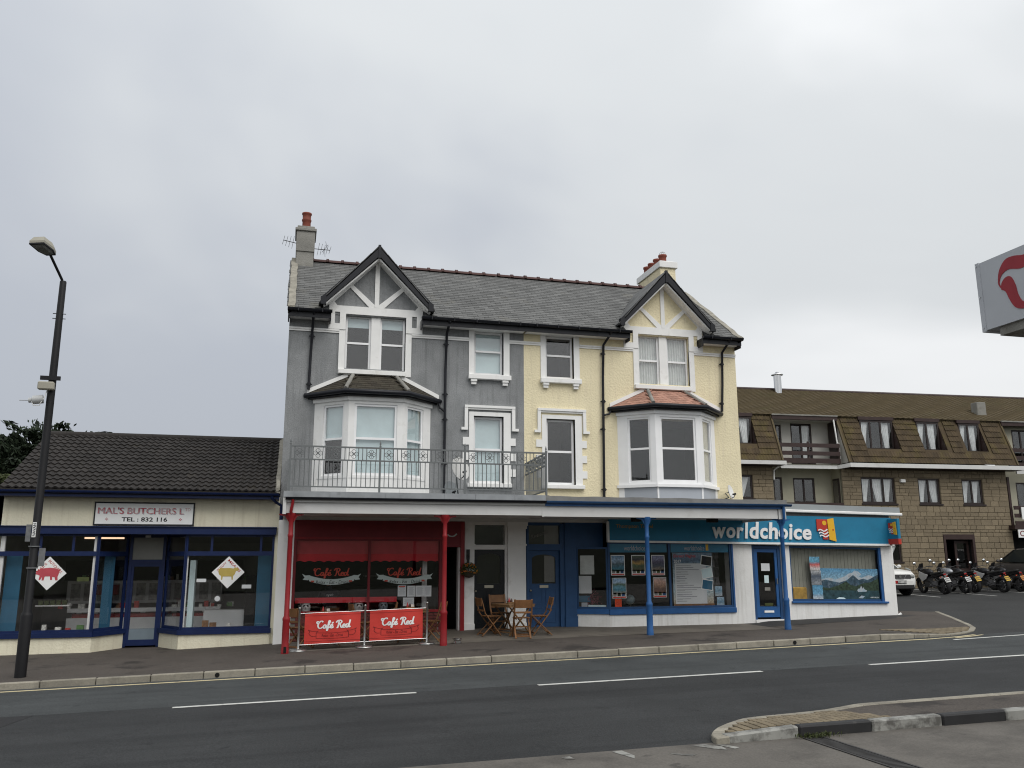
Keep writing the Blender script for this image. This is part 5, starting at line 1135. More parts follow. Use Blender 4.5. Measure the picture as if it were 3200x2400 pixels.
# roof of pantiles
BE, BZ, BR, BRZ = -0.42, 3.74, 3.2, 5.49; bsl = math.atan2(BRZ-BZ, BR-BE)
b = MB(); b.prism([(BE, BZ), (BR, BRZ), (2*BR-BE, BZ), (2*BR-BE, BZ-.08), (BR, BRZ-.10), (BE, BZ-.10)], lambda u, v, w: (w, u, v), -6.45, -0.24); br = b.build('roof', 'tile_dark', bu)
def wave_tile(name, m, wd, ln, waves, amp, th=0.014):
    n = 10; V = []
    for y_, lift in ((0.0, th), (ln, 0.0)):
        for i in range(n+1):
            u = i/n; z_ = amp*math.cos(u*waves*6.28318); V.append(((u-.5)*wd, y_, z_+lift)); 
    for i in range(n+1): V.append((V[i][0], 0.0, V[i][2]-th*1.4))
    mb_ = MB(); k = n+1
    mb_.add(V, [(i, i+1, k+i+1, k+i) for i in range(n)], 0, True); mb_.add(V, [(2*k+i, 2*k+i+1, i+1, i) for i in range(n)], 0, False); return mb_.mesh(name, m)
wt = wave_tile('roof_tile', 'tile_dark', 0.335, 0.34, 2, 0.021, 0.03); its = []; LS = math.hypot(BR-BE, BRZ-BZ)
for r in range(15):
    for q in range(19):
        d = 0.0+r*LS/15.0; its.append((wt, Matrix.Translation((-6.28+q*0.329, BE+d*math.cos(bsl), BZ+d*math.sin(bsl)+0.03+random.uniform(-.004, .004))) @ Matrix.Rotation(bsl-R(2), 4, 'X') @ Matrix.Rotation(random.uniform(-.012, .012), 4, 'Z')))
pieces(br, 'roof_tile', its, 'tile_dark')
its = []; rt_ = MB(); rt_.lathe([(0.11, 0), (0.11, .44)], (0, 0, -.03), 12, 'x'); rme = rt_.mesh('ridge_tile', 'tile_dark')
for i in range(14): its.append((rme, Matrix.Translation((-6.45+i*.443, BR, BRZ+.03))))
pieces(br, 'ridge_tile', its, 'tile_dark')
verge_ = MB(); n = 16; V = []
for i in range(n+1):
    y_ = lerp(BE, BR, i/n); z_ = BZ+(y_-BE)*math.tan(bsl); j = random.uniform(-.012, .012); V += [(-0.34+j, y_, z_+.02), (-0.30+j, y_, z_+.10+j), (-0.215, y_, z_+.12+j), (-0.205, y_, z_-.02)]
verge_.add(V, [(4*i+j, 4*i+j+1, 4*i+j+5, 4*i+j+4) for i in range(n) for j in range(3)]+[(3, 2, 1, 0)]); verge_.build('mortar_fillet', 'mortar_verge', bu)
gbox(bu, 'eaves_board', 'navy_paint', (-6.5, -0.22, 3.58, 3.70, -0.40, 0.0)); 
b = MB(); V = []; n = 8
for x_ in (-6.5, -0.22): V += [(x_, -.45+.055*math.cos(math.pi+math.pi*i/n), 3.715+.06*math.sin(math.pi+math.pi*i/n)) for i in range(n+1)]
b.add(V, [(i, i+1, n+2+i, n+1+i) for i in range(n)]+[tuple(range(n+1)), tuple(range(2*n+1, n, -1))], 0, True); b.build('gutter', 'navy_paint', bu)
pipe(bu, [(-0.40, -.44, 3.68), (-0.39, -.42, 3.60), (-0.30, -.25, 3.52), (-0.16, -.12, 3.44), (-0.15, -.10, 3.2), (-0.15, -.10, .13)], 0.036, 'navy_paint')

# ------------------------------------------------------------------ flats behind
mat('stone_block', (0.215, 0.175, 0.118), 0.9, 0.08, 2.0, fine=0.10, fscale=25, bump=0.5, bscale=18, pieces=0.15, stain=(0.165, 0.135, 0.093), sscale=1.0, s0=0.5, s1=0.7)
mat('stone_joint', (0.17, 0.14, 0.098), 0.95, 0.15, 3)
mat('tile_mossy', (0.062, 0.044, 0.024), 0.85, 0.18, 2, fine=0.15, fscale=30, pieces=0.22, stain=(0.095, 0.076, 0.022), sscale=1.3, s0=0.48, s1=0.66)
mat('tile_olive', (0.098, 0.076, 0.042), 0.85, 0.12, 2, fine=0.15, fscale=30, stain=(0.095, 0.085, 0.04), sscale=0.7)
mat('brown_wood', (0.040, 0.024, 0.022), 0.5, 0.15, 4)
mat('brown_frame', (0.030, 0.022, 0.021), 0.45, 0.1, 4)
mat('cream_wall', (0.40, 0.385, 0.30), 0.85, 0.06, 2); mat('pale_wall', (0.47, 0.46, 0.43), 0.85, 0.06, 2)
mat('curtain_white', (0.74, 0.77, 0.77), 0.9, 0.12, 5)
ht = thing('apartment_block', 'brown stone apartment block with mossy tiled mansard behind the annex', 'flats', (19, 12, 0), R(-3.95), local=True)
HW = [(6.58, 8.30, 4.55, 5.78), (9.52, 10.65, 4.55, 5.76), (11.84, 12.93, 4.55, 5.75), (0.3, 1.20, 4.72, 5.79), (10.55, 12.18, 0.55, 3.16), (7.2, 8.34, 1.92, 2.78), (2.2, 5.62, 0.4, 6.2)]
b = MB(); b.wall(ident, -1.0, 14.28, 0.2, 6.3, HW, 0.12); b.add([(14.28, 0, .2), (14.28, 9, .2), (14.28, 9, 8.6), (14.28, 0, 6.3)], [(0, 1, 2, 3)]); b.add([(-1, 0, .2), (-1, 0, 6.3), (-1, 9, 8.6), (-1, 9, .2)], [(0, 1, 2, 3)]); b.add([(-1, 9, .2), (-1, 9, 8.6), (14.28, 9, 8.6), (14.28, 9, .2)], [(0, 1, 2, 3)])
hw = b.build('wall', 'stone_joint', ht); its = []; sb = {}
for w_ in (0.24, 0.34, 0.46, 0.58):
    for h_ in (0.13, 0.20, 0.27):
        q = MB(); q.box(-w_/2+.006, w_/2-.006, -.03, .02, .006, h_-.006); sb[(w_, h_)] = q.mesh('stone_block', 'stone_block', bevel=0.01)
random.seed(5); z_ = 0.6
while z_ < 6.15:
    h_ = random.choice((0.13, 0.20, 0.20, 0.27)); free = [(0.0 if z_ > 3 else 6.5, 14.26)]
    for H_ in HW:                       # the free stretches of this course between the openings
        if z_ < H_[3]-.05 and z_+h_ > H_[2]+.05:
            free = [q for a, b_ in free for q in ((a, min(b_, H_[0]-.01)), (max(a, H_[1]+.01), b_)) if q[1]-q[0] > .1]
    for a, b_ in free:
        if z_+h_ > 6.25: break
        ws = []
        while sum(ws) < b_-a: ws.append(random.choice((0.24, 0.34, 0.34, 0.46, 0.46, 0.58)))
        if len(ws) > 1 and sum(ws)-(b_-a) > ws[-1]*.5: ws.pop()
        k_ = (b_-a)/sum(ws); x_ = a
        for w_ in ws:
            its.append((sb[(w_, h_)], Matrix.Translation((x_+w_*k_/2, random.uniform(-.006, .004), z_)) @ Matrix.Scale(k_, 4, (1, 0, 0)))); x_ += w_*k_
    z_ += h_
pieces(hw, 'stone_block', its, 'stone_block', 300, 'far_stone_blocks'); random.seed(21)
def hwin(u0, u1, v0, v1, mull, y=0.04, curt=None, dk=True, rails=()):
    M = Y_map(y); o = sash(ht, M, u0, u1, v0, v1, 0.0, fr=0.075, mulls=mull, rails=rails, m='brown_frame'); room(ht, M, u0, u1, v0, v1, 0.07, 0.9)
    for a, b_, l in (curt or []):
        c = MB(); c.grid(lambda s_, t: M(lerp(a, b_, s_*(0.55+0.45*t) if l else 1-(1-s_)*(0.55+0.45*t)), lerp(v0+.05, v1-.05, t), 0.12+0.02*math.sin(s_*26)), 30, 3); c.build('curtain', 'curtain_white', o)
    s = MB(); s.mbox(M, u0-.05, u1+.08, v0-.07, v0, -0.10, 0.05); s.build('sill', 'brown_frame', o)
hwin(6.58, 8.30, 4.58, 5.78, (7.14, 7.73), curt=[(6.65, 7.1, True), (7.18, 7.7, False), (7.78, 8.24, True)])
hwin(9.52, 10.65, 4.58, 5.76, (10.08,), curt=[(9.6, 10.05, True), (10.12, 10.58, False)]); hwin(11.84, 12.93, 4.58, 5.75, (12.38,), curt=[(11.9, 12.33, True), (12.43, 12.87, True)])
hwin(0.3, 1.20, 4.74, 5.79, (), curt=[(.4, 1.12, True)]); hwin(7.2, 8.34, 1.94, 2.78, (), curt=[(7.28, 8.26, True)])
# entrance
gbox(ht, 'door_frame', 'brown_wood', (10.55, 12.18, 2.95, 3.18, -0.05, 0.1), (10.55, 10.66, 0.5, 2.95, -0.05, 0.1), (12.06, 12.18, 0.5, 2.95, -0.05, 0.1)); room(ht, ident, 10.66, 12.06, 0.5, 2.95, 0.1, 1.6, 'hole_black')
d_ = gbox(ht, 'door', 'brown_wood', (11.30, 11.42, 0.5, 2.9, 0.25, 0.30), (11.95, 12.06, 0.5, 2.9, 0.25, 0.30), (11.42, 11.95, 2.78, 2.9, 0.25, 0.30), (11.42, 11.95, 1.38, 1.62, 0.25, 0.30), (11.42, 11.95, 0.5, 0.7, 0.25, 0.3)); gbox(d_, 'pane', 'window_glass', (11.42, 11.95, 0.7, 2.78, 0.27, 0.276))
# recessed middle bay
RB = Y_map(0.85); b = MB(); b.wall(RB, 2.2, 5.62, 0.3, 6.25, [(2.66, 3.10, 4.6, 5.80), (3.65, 4.74, 4.6, 5.78)], 0.1)
b.add([(2.2, 0, .3), (2.2, .85, .3), (2.2, .85, 6.25), (2.2, 0, 6.25)], [(0, 1, 2, 3)]); b.add([(5.62, 0, .3), (5.62, 0, 6.25), (5.62, .85, 6.25), (5.62, .85, .3)], [(0, 1, 2, 3)]); b.build('recess_wall', 'cream_wall', ht)
hwin(2.66, 3.10, 4.62, 5.80, (), 0.88); hwin(3.65, 4.74, 4.62, 5.78, (4.2,), 0.88, rails=()); 
q = MB(); q.mbox(lambda u, v, w: (5.60+w, u, v), 0.18, 0.68, 4.5, 5.72, -0.04, 0.02); q.build('side_window', 'brown_frame', ht); gbox(ht, 'side_pane', 'window_glass', (0.25, 0.62, 4.58, 5.64, -0.048, -0.042), M=lambda u, v, w: (5.60+w, u, v))
gbox(ht, 'lower_rail', 'brown_wood', (2.2, 5.62, 4.44, 4.58, -0.02, 0.04))
# mansard
def mz(y_): return 6.40+(y_+0.60)*2.27/0.90
ma = math.atan2(2.27, 0.90); ML = math.hypot(2.27, 0.90)
def MM(u, v, w): # u along, v up the slope 0..ML, w inwards
    return (u, -0.60+v*math.cos(ma)+w*math.sin(ma), 6.40+v*math.sin(ma)-w*math.cos(ma))
def vz(z_): return (z_-6.40)/math.sin(ma)
DH = [(6.85, 8.60, vz(7.08), vz(8.52)), (9.82, 11.05, vz(7.08), vz(8.52)), (12.09, 13.25, vz(7.06), vz(8.50)), (0.2, 1.40, vz(7.18), vz(8.52))]
b = MB(); b.wall(MM, -1.0, 2.42, 0.0, ML, DH[3:], 0.05); b.build('mansard', 'tile_mossy', ht); b = MB(); b.wall(MM, 5.75, 14.5, 0.0, ML, DH[:3], 0.05); mr_ = b.build('mansard', 'tile_mossy', ht)
mt = wave_tile('mansard_tile', 'tile_mossy', 0.30, 0.31, 2, 0.014, 0.016); its = []
ex, ey, ez = Vector((1, 0, 0)), Vector((0, math.cos(ma), math.sin(ma))), Vector((0, -math.sin(ma), math.cos(ma)))
for r in range(8):
    for q in range(48):
        u = 0.05+q*0.30; v = r*0.30
        if u+.15 > 2.40 and u-.15 < 5.80 or u > 14.35 or u < 0.1: continue
        if any(u+.14 > H_[0] and u-.14 < H_[1] and v+.28 > H_[2] and v+.04 < H_[3] for H_ in DH): continue
        its.append((mt, Matrix.Translation(Vector(MM(u, v, -0.025))) @ Matrix((ex, ey, ez)).transposed().to_4x4() @ Matrix.Rotation(R(-3), 4, 'X')))
pieces(mr_, 'mansard_tile', its, 'tile_mossy')
for u0, u1, v0, v1 in DH:
    z0, z1 = 6.40+v0*math.sin(ma), 6.40+v1*math.sin(ma); y0 = -0.6+v0*math.cos(ma)
    b = MB(); yb = 0.22
    for u in (u0, u1): b.add([(u, y0, z0), (u, yb, z0), (u, yb, z1), (u, -0.6+v1*math.cos(ma), z1)], [(0, 1, 2, 3)])
    b.add([(u0, y0, z0), (u1, y0, z0), (u1, yb, z0), (u0, yb, z0)], [(0, 1, 2, 3)]); b.mbox(ident, u0-.05, u1+.05, z1-.02, z1+.14, 0.12, 0.26); b.build('dormer_lining', 'brown_wood', ht)
    n = 3 if u1-u0 > 1.5 else 2; sg_ = [lerp(u0, u1-.12, i/n) for i in range(1, n)]
    hwin(u0+.02, u1-.02, z0+.02, z1-.04, tuple(sg_), 0.15, curt=[(u0+.1, sg_[0]-.05, True), (sg_[-1]+.05, u1-.18, False)])
for u in (2.42, 5.72, 14.5):
    b = MB(); b.mbox(MM, u-.04, u+.04, 0, ML, -0.05, 0.03); b.build('mansard_verge', 'tile_olive', ht)
b = MB(); b.add([(5.74, -.58, 6.4), (5.74, .3, 8.66), (5.74, 1, 8.66), (5.74, 1, 6.4)], [(0, 1, 2, 3)]); b.add([(2.43, -.58, 6.4), (2.43, 1, 6.4), (2.43, 1, 8.66), (2.43, .3, 8.66)], [(0, 1, 2, 3)]); b.build('balcony_side', 'pale_wall', ht)
# upper roof: rows of small tiles
b = MB(); rows = 22
for r in range(rows):
    y0, y1 = lerp(0.18, 4.0, r/rows), lerp(0.18, 4.0, (r+1)/rows); z0, z1 = lerp(8.64, 10.62, r/rows), lerp(8.64, 10.62, (r+1)/rows)
    b.grid(lambda u, v: (lerp(-1.0, 22.0, u), lerp(y0, y1+.05, v), lerp(z0+.045, z1+.01, v)+0.006*math.cos(u*23/0.30*6.28)), 460, 1)
    b.grid(lambda u, v: (lerp(-1.0, 22.0, u), y0, lerp(z0+.005, z0+.045, v)+0.006*math.cos(u*23/0.30*6.28)), 460, 1)
o = b.build('roof_tiling', 'tile_olive', ht); o['kind'] = 'stuff'
b = MB(); b.add([(-1, .2, 8.6), (22, .2, 8.6), (22, 4, 10.6), (-1, 4, 10.6), (22, 9, 8.6), (-1, 9, 8.6)], [(0, 1, 2, 3), (3, 2, 4, 5)]); b.build('roof', 'tile_olive', ht)
b = MB(); b.cyl((-1, 4, 10.62), (22, 4, 10.62), 0.09, n=8); b.build('ridge', 'brown_wood', ht)
gbox(ht, 'eaves_gutter', 'chimney_grey', (2.42, 5.72, 8.60, 8.66, 0.08, 0.16), (14.5, 22, 8.60, 8.66, 0.08, 0.16)); gbox(ht, 'eaves_beam', 'brown_wood', (2.42, 5.72, 8.42, 8.60, 0.12, 0.26), (14.5, 22, 8.42, 8.60, 0.12, 0.26))
# white bands, soffit, top balcony
gbox(ht, 'white_band', 'canopy_white', (-1.0, 2.56, 6.22, 6.39, -0.68, -0.62)); gbox(ht, 'white_band', 'canopy_white', (5.70, 14.78, 6.17, 6.36, -0.68, -0.62)); gbox(ht, 'white_band', 'canopy_white', (2.56, 5.40, 6.12, 6.28, -0.14, -0.08))
b = MB(); b.hexa([(5.36, -.14, 6.12), (5.70, -.68, 6.17), (5.72, -.62, 6.17), (5.42, -.08, 6.12), (5.36, -.14, 6.28), (5.70, -.68, 6.36), (5.72, -.62, 6.36), (5.42, -.08, 6.28)]); b.build('white_band', 'canopy_white', ht)
gbox(ht, 'eaves_soffit', 'brown_wood', (-1.0, 2.5, 6.20, 6.24, -0.62, 0.0)); gbox(ht, 'eaves_soffit', 'brown_wood', (5.72, 14.7, 6.16, 6.20, -0.62, 0.0))
gbox(ht, 'balcony_floor', 'cream_wall', (2.43, 5.74, 6.22, 6.32, -0.1, 1.0))
BB = Y_map(1.0); b = MB(); b.wall(BB, 2.43, 5.74, 6.3, 8.62, [(3.78, 4.86, 6.5, 8.38), (3.0, 3.30, 6.4, 8.3)], 0.1); b.build('balcony_wall', 'pale_wall', ht); hwin(3.78, 4.86, 6.5, 8.38, (4.32,), 1.03, curt=[(4.4, 4.8, True)]); hwin(3.0, 3.30, 6.4, 8.3, (), 1.03)
gbox(ht, 'balcony_ceiling', 'pale_wall', (2.43, 5.74, 8.44, 8.50, 0.2, 1.0))
q = MB(); q.mbox(lambda u, v, w: (5.68+w, u, v), 0.2, 0.9, 6.5, 8.4, -0.02, 0.02); q.build('side_window', 'brown_frame', ht)
for z0, z1 in ((7.09, 7.27), (6.72, 6.90), (6.36, 6.58)): gbox(ht, 'rail_board', 'brown_wood', (2.46, 5.52, z0, z1, -0.22, -0.17))
gbox(ht, 'rail_post', 'brown_wood', (3.93, 4.01, 6.34, 7.36, -0.17, -0.10)); gbox(ht, 'rail_post', 'brown_wood', (5.46, 5.53, 6.34, 7.30, -0.17, -0.10))
b = MB(); b.cyl((5.60, -.02, 6.35), (5.60, -.02, 7.35), .04, n=8); b.cyl((5.56, .02, 7.3), (5.50, .1, 8.45), .036, n=8); b.build('downpipe', 'trim_white', ht)
b = MB(); b.tube([(2.5, -.3, 6.22), (2.32, -.2, 6.12), (2.24, -.08, 6.02), (2.22, -.06, 5.6)], .035, 8); b.build('downpipe', 'trim_white', ht)
# right-hand recess
R2 = Y_map(0.6); b = MB(); b.wall(R2, 14.28, 22, 0.3, 8.6, [(15.4, 16.4, 6.6, 8.3), (15.3, 16.4, 4.2, 5.7)], 0.1); b.build('recess_wall', 'cream_wall', ht); hwin(15.4, 16.4, 6.6, 8.3, (15.9,), 0.62); hwin(15.3, 16.4, 4.2, 5.7, (15.85,), 0.62)
for z0, z1 in ((7.09, 7.27), (6.72, 6.90), (6.36, 6.58), (4.34, 4.52), (3.97, 4.15), (3.60, 3.80)): gbox(ht, 'rail_board', 'brown_wood', (14.35, 18, z0, z1, -0.22, -0.17))
gbox(ht, 'white_band', 'canopy_white', (14.8, 18, 6.05, 6.22, -0.14, -0.08)); gbox(ht, 'corner_post', 'brown_wood', (14.28, 14.40, 3.4, 5.9, -0.05, 0.1))
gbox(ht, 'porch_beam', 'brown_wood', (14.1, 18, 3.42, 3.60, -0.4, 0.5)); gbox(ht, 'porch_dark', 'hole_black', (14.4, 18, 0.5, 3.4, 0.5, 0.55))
s_ = gbox(ht, 'wall_lamp', 'trim_white', (8.55, 8.80, 5.55, 5.70, -0.16, 0.0), bevel=0.02)
b = MB(); b.cyl((4.7, 3.6, 10.2), (4.7, 3.6, 11.30), .19, n=16); b.lathe([(0.30, 11.30), (0.30, 11.33), (0.10, 11.40), (0.08, 11.46), (0, 11.47)], (4.7, 3.6, 0), 16); b.build('flue', 'chrome', ht)
b = MB(); b.box(13.95, 14.45, 0.95, 1.4, 8.95, 9.72); b.build('roof_vent', 'chimney_grey', ht, 0.02)
hs = thing('wall_sign', 'white sign with dark red capitals beside the flats porch', 'sign', (19, 12, 0), R(-3.95), local=True)
gbox(hs, 'board', 'print_white', (14.20, 16.2, 3.03, 3.40, -0.47, -0.43)); text_mb('CHERRY', ident, 14.28, 3.09, 1.3, 0.26, w=-.475, bold=.01).build('lettering', 'red_deep', hs)
hs = thing('wall_sign', 'small white notice board on the brown porch balcony of the flats', 'sign', (19, 12, 0), R(-3.95), local=True)
gbox(hs, 'board', 'print_white', (14.66, 15.6, 3.88, 4.46, -0.30, -0.26)); text_mb('A', ident, 14.78, 3.95, height=0.4, w=-.305, bold=.01).build('lettering', 'dark_plastic', hs)

# ------------------------------------------------------------------ street lamp
mat('notice_grey', (0.15, 0.155, 0.16), .5, .2, 12); mat('lamp_black', (0.008, 0.008, 0.0095), 0.55, 0.15, 3); mat('lamp_lens', (0.22, 0.23, 0.22), 0.25, 0.15, 6); mat('siren_grey', (0.42, 0.43, 0.43), .5, .1); mat('box_beige', (0.33, 0.315, 0.26), 0.6, 0.08)
LX, LY = -4.62, -4.25; zb = pav_z(LX, LY)
lp = thing('street_lamp', 'tall black street lamp post at the kerb before the butcher shop', 'street lamp', (LX, LY, zb))
b = MB(); b.lathe([(0.10, zb-.02), (0.105, zb+1.10), (0.098, zb+1.13), (0.074, zb+1.18), (0.072, 5.5), (0.062, 7.62), (0.056, 7.64)], (LX, LY, 0), 16); b.build('post', 'lamp_black', lp)
AE = Vector((-4.74, -4.95, 7.98)); b = MB(); b.tube([(LX-.02, LY, 7.55), (LX-.02, LY-.02, 7.66), AE], 0.026, 8); b.build('arm', 'lamp_black', lp)
ad = Vector((-.30, -1, .10)).normalized(); sd_ = Vector((1, 0, 0)); sd_ = (sd_-ad*sd_.dot(ad)).normalized(); un = sd_.cross(ad)
if un.z < 0: un = -un
HC = AE+ad*0.20; HX = lambda a, b_, c: HC+sd_*a+ad*b_+un*c
prof = [(-.09, -.26), (.09, -.26), (.15, -.08), (.14, .24), (-.14, .24), (-.15, -.08)]
b = MB(); b.add([HX(x_, y_, .0) for x_, y_ in prof]+[HX(x_*1.02, y_*1.02, .05) for x_, y_ in prof]+[HX(x_*.72, y_*.8, .15) for x_, y_ in prof], [(i, (i+1) % 6, 6+(i+1) % 6, 6+i) for i in range(6)]+[(6+i, 6+(i+1) % 6, 12+(i+1) % 6, 12+i) for i in range(6)]+[(12, 13, 14, 15, 16, 17)]); hd_ = b.build('lantern', 'box_beige', lp)
b = MB(); b.add([HX(x_*1.02, y_*1.02, 0.004) for x_, y_ in prof]+[HX(x_*1.02, y_*1.02, -.025) for x_, y_ in prof]+[HX(x_*.88, y_*.88, -.025) for x_, y_ in prof], [(i, (i+1) % 6, 6+(i+1) % 6, 6+i) for i in range(6)]+[(6+i, 6+(i+1) % 6, 12+(i+1) % 6, 12+i) for i in range(6)]); b.build('rim', 'lamp_black', hd_)
b = MB(); b.add([HX(x_*.89, y_*.89, -.02) for x_, y_ in prof]+[HX(x_*.6, y_*.6, -.055) for x_, y_ in prof], [(i, (i+1) % 6, 6+(i+1) % 6, 6+i) for i in range(6)]+[(6, 7, 8, 9, 10, 11)]); b.build('lens', 'lamp_lens', hd_)
b = MB(); b.box(LX-.20, LX+.16, LY-.10, LY-.06, 5.58, 5.66); b.build('cross_bracket', 'lamp_black', lp)
b = MB(); b.box(LX-.21, LX+.08, LY-.20, LY-.08, 5.37, 5.53); b.build('junction_box', 'box_beige', lp, 0.02)
b = MB(); b.tube([(LX-.05, LY-.10, 5.37), (LX-.08, LY-.12, 5.22), (LX-.16, LY-.12, 5.06), (LX-.26, LY-.12, 5.06), (LX-.30, LY-.12, 5.14)], .009, 6); b.build('cable', 'trim_white', lp)
b = MB(); b.cyl((LX-.11, LY-.06, 5.20), (LX-.29, LY-.08, 5.17), .085, n=14); b.cyl((LX-.29, LY-.08, 5.17), (LX-.36, LY-.085, 5.16), .05, n=12); b.cyl((LX-.36, LY-.085, 5.16), (LX-.52, LY-.09, 5.155), .008, n=6); b.build('siren', 'siren_grey', lp)
for z_ in (6.85, 6.95): b = MB(); b.cyl((LX-.12, LY-.02, z_), (LX+.12, LY-.02, z_), .008, n=6); b.build('bolt', 'lamp_black', lp)
b = MB(); b.box(LX-.17, LX-.08, LY-.02, LY+.0, 2.46, 2.78); b.build('small_notice', 'notice_grey', lp)
b = MB(); b.box(LX+.09, LX+.20, LY-.01, LY+.01, 2.0, 2.34); b.cyl((LX, LY, 1.96), (LX, LY, 1.98), .10, n=12); b.cyl((LX, LY, 2.36), (LX, LY, 2.38), .10, n=12); b.build('small_notice', 'notice_grey', lp)
b = MB(); b.box(LX-.045, LX+.02, LY-.089, LY-.080, 2.54, 2.82); stk = b.build('sticker', 'print_white', lp)
text_mb('NAVAN', lambda u, v, w: (LX+.015-v, LY-.09+w, 2.56+u), 0, 0, 0.24, 0.05, w=-.002, bold=.02).build('sticker_text', 'ink_dark', stk)

# ------------------------------------------------------------------ filling station sign
mat('sign_grey', (0.46, 0.48, 0.51), 0.45, 0.04, 2); mat('sign_red', (0.30, 0.025, 0.035), 0.45, 0.08, 3)
fs = thing('filling_station_sign', 'large grey box sign with a curling red ribbon mark at the right edge', 'sign', (10.4, -13.9, 0.2))
SX = lambda u, v, w: (10.0+w, -12.24-u, v)      # u towards the camera side, seen from the left
b = MB(); b.mbox(SX, 0.07, 3.2, 5.46, 6.51, 0.012, 0.55); b.build('box', 'sign_grey', fs)
b = MB(); b.mbox(SX, 0.0, 0.075, 5.44, 6.52, 0.0, 0.57); ed = b.build('edge_trim', 'sign_grey', fs)
for z_ in (5.50, 5.98, 6.47): b = MB(); b.cyl((9.985, -12.275, z_), (10.0, -12.275, z_), .009, n=8); b.build('rivet', 'chrome', ed)
b = MB(); b.mbox(SX, 0.26, 3.0, 5.33, 5.46, 0.06, 0.5); b.build('underside_tray', 'chimney_grey', fs)
RB1 = smooth_path([(1.16, 6.36), (1.0, 6.375), (0.86, 6.37), (0.70, 6.41), (0.55, 6.40), (0.43, 6.28), (0.385, 6.12), (0.40, 6.04), (0.43, 6.00)], 5); RB2 = smooth_path([(0.43, 6.03), (0.41, 6.10), (0.47, 6.20), (0.60, 6.24), (0.78, 6.19), (0.95, 6.19), (1.16, 6.17)], 5)
b = MB(); b.prism(RB1+RB2, SX, 0.004, 0.011); b.build('red_ribbon', 'sign_red', fs)
RC1 = smooth_path([(0.43, 6.00), (0.45, 6.08), (0.53, 6.14), (0.62, 6.12), (0.68, 5.98), (0.71, 5.82), (0.78, 5.70), (0.92, 5.68), (1.16, 5.74)], 5); RC2 = smooth_path([(1.16, 5.66), (0.95, 5.61), (0.76, 5.60), (0.63, 5.66), (0.55, 5.80), (0.50, 5.93), (0.43, 5.98)], 5)
b = MB(); b.prism(RC1+RC2, SX, 0.002, 0.011); b.build('red_ribbon', 'sign_red', fs)
b = MB(); b.cyl((10.28, -15.0, 0.15), (10.28, -15.0, 5.35), 0.14, n=16); b.build('pole', 'sign_grey', fs)

# ------------------------------------------------------------------ trees behind the butcher's shop
mat('foliage_dark', (0.022, 0.034, 0.018), 0.8, 0.3, 0.8, pieces=0.5); mat('bark', (0.06, 0.048, 0.036), 0.9, 0.2, 5); mat('foliage_hedge', (0.050, 0.062, 0.025), 0.8, 0.3, 1.0, pieces=0.5)
def tree(label, base, H_, rx, ry, z0, seed, n_clumps=220, fol='foliage_dark', wind=0.35, per=70):
    random.seed(seed); t = thing('cypress_tree' if fol == 'foliage_dark' else 'shrub', label, 'tree' if fol == 'foliage_dark' else 'shrub', base); B = Vector(base)
    tr = MB(); tr.tube([B, B+Vector((.1, 0, H_*.35)), B+Vector((.3, .1, H_*.65)), B+Vector((.5, .1, H_*.9))], [H_*.035, H_*.028, H_*.018, .03], 8)
    lf = MB()
    for k in range(n_clumps):
        a = random.uniform(0, 6.283); s_ = random.random()**.5; h = random.uniform(z0, 1.0); prof_ = (1.0-abs(h-.62)*1.3) if h > .3 else .6
        c = B+Vector((math.cos(a)*rx*s_*prof_+wind*rx*(h-.4), math.sin(a)*ry*s_*prof_, H_*h-(s_*.12*H_ if h > .8 else 0)))
        if k % 6 == 0: tr.tube([B+Vector((.2, 0, H_*max(.15, h-.3))), B.lerp(c, .6)+Vector((0, 0, H_*.12)), c], [.08, .05, .02], 5)
        d = Vector((math.cos(a)+wind*1.4, math.sin(a), random.uniform(-.05, .45))).normalized(); L_ = random.uniform(.5, 1.1)*H_*.10
        for i in range(per):
            f = random.random(); p = c+d*(f*L_*2)+Vector((random.gauss(0, 1), random.gauss(0, 1), random.gauss(0, .5)))*(L_*.38*(1-.65*f)); u = (d+Vector((random.gauss(0, .45), random.gauss(0, .45), random.gauss(0, .35)))).normalized(); w_ = u.orthogonal().normalized(); w_ = (w_*math.cos(i)+u.cross(w_)*math.sin(i))
            l = random.uniform(.10, .24)*H_/8.5; lf.add([p-u*l, p+w_*l*.35, p+u*l, p-w_*l*.35], [(0, 1, 2, 3)])
    tr.build('trunk', 'bark', t); o = lf.build('crown', fol, t)
tree('dark windswept cypress rising behind the left end of the butcher roof', (-11.6, 22, 0), 8.2, 4.8, 3.5, 0.22, 3, 600, per=80)
tree('second dark cypress behind the butcher shop at the left picture edge', (-15.4, 19, 0), 6.6, 3.6, 3.2, 0.15, 5, 260)
tree('treetop just showing above the middle of the butcher roof ridge', (-4.6, 15, 0), 7.25, 1.1, 1.0, 0.5, 8, 30, per=50)
tree('olive shrub low behind the left end of the butcher roof', (-11.8, 16, 0), 5.7, 2.2, 1.8, 0.2, 9, 120, 'foliage_hedge', 0.1)
random.seed(33)
# unseen bank added behind the camera so the shop windows reflect something dark
b = MB(); b.grid(lambda u, v: (lerp(-90, 90, u), lerp(-36, -70, v), lerp(-0.2, 6.5, min(1, v*2.2))+0.5*math.sin(u*31)), 60, 8); struct(b, 'added_reflection_bank', 'soil')
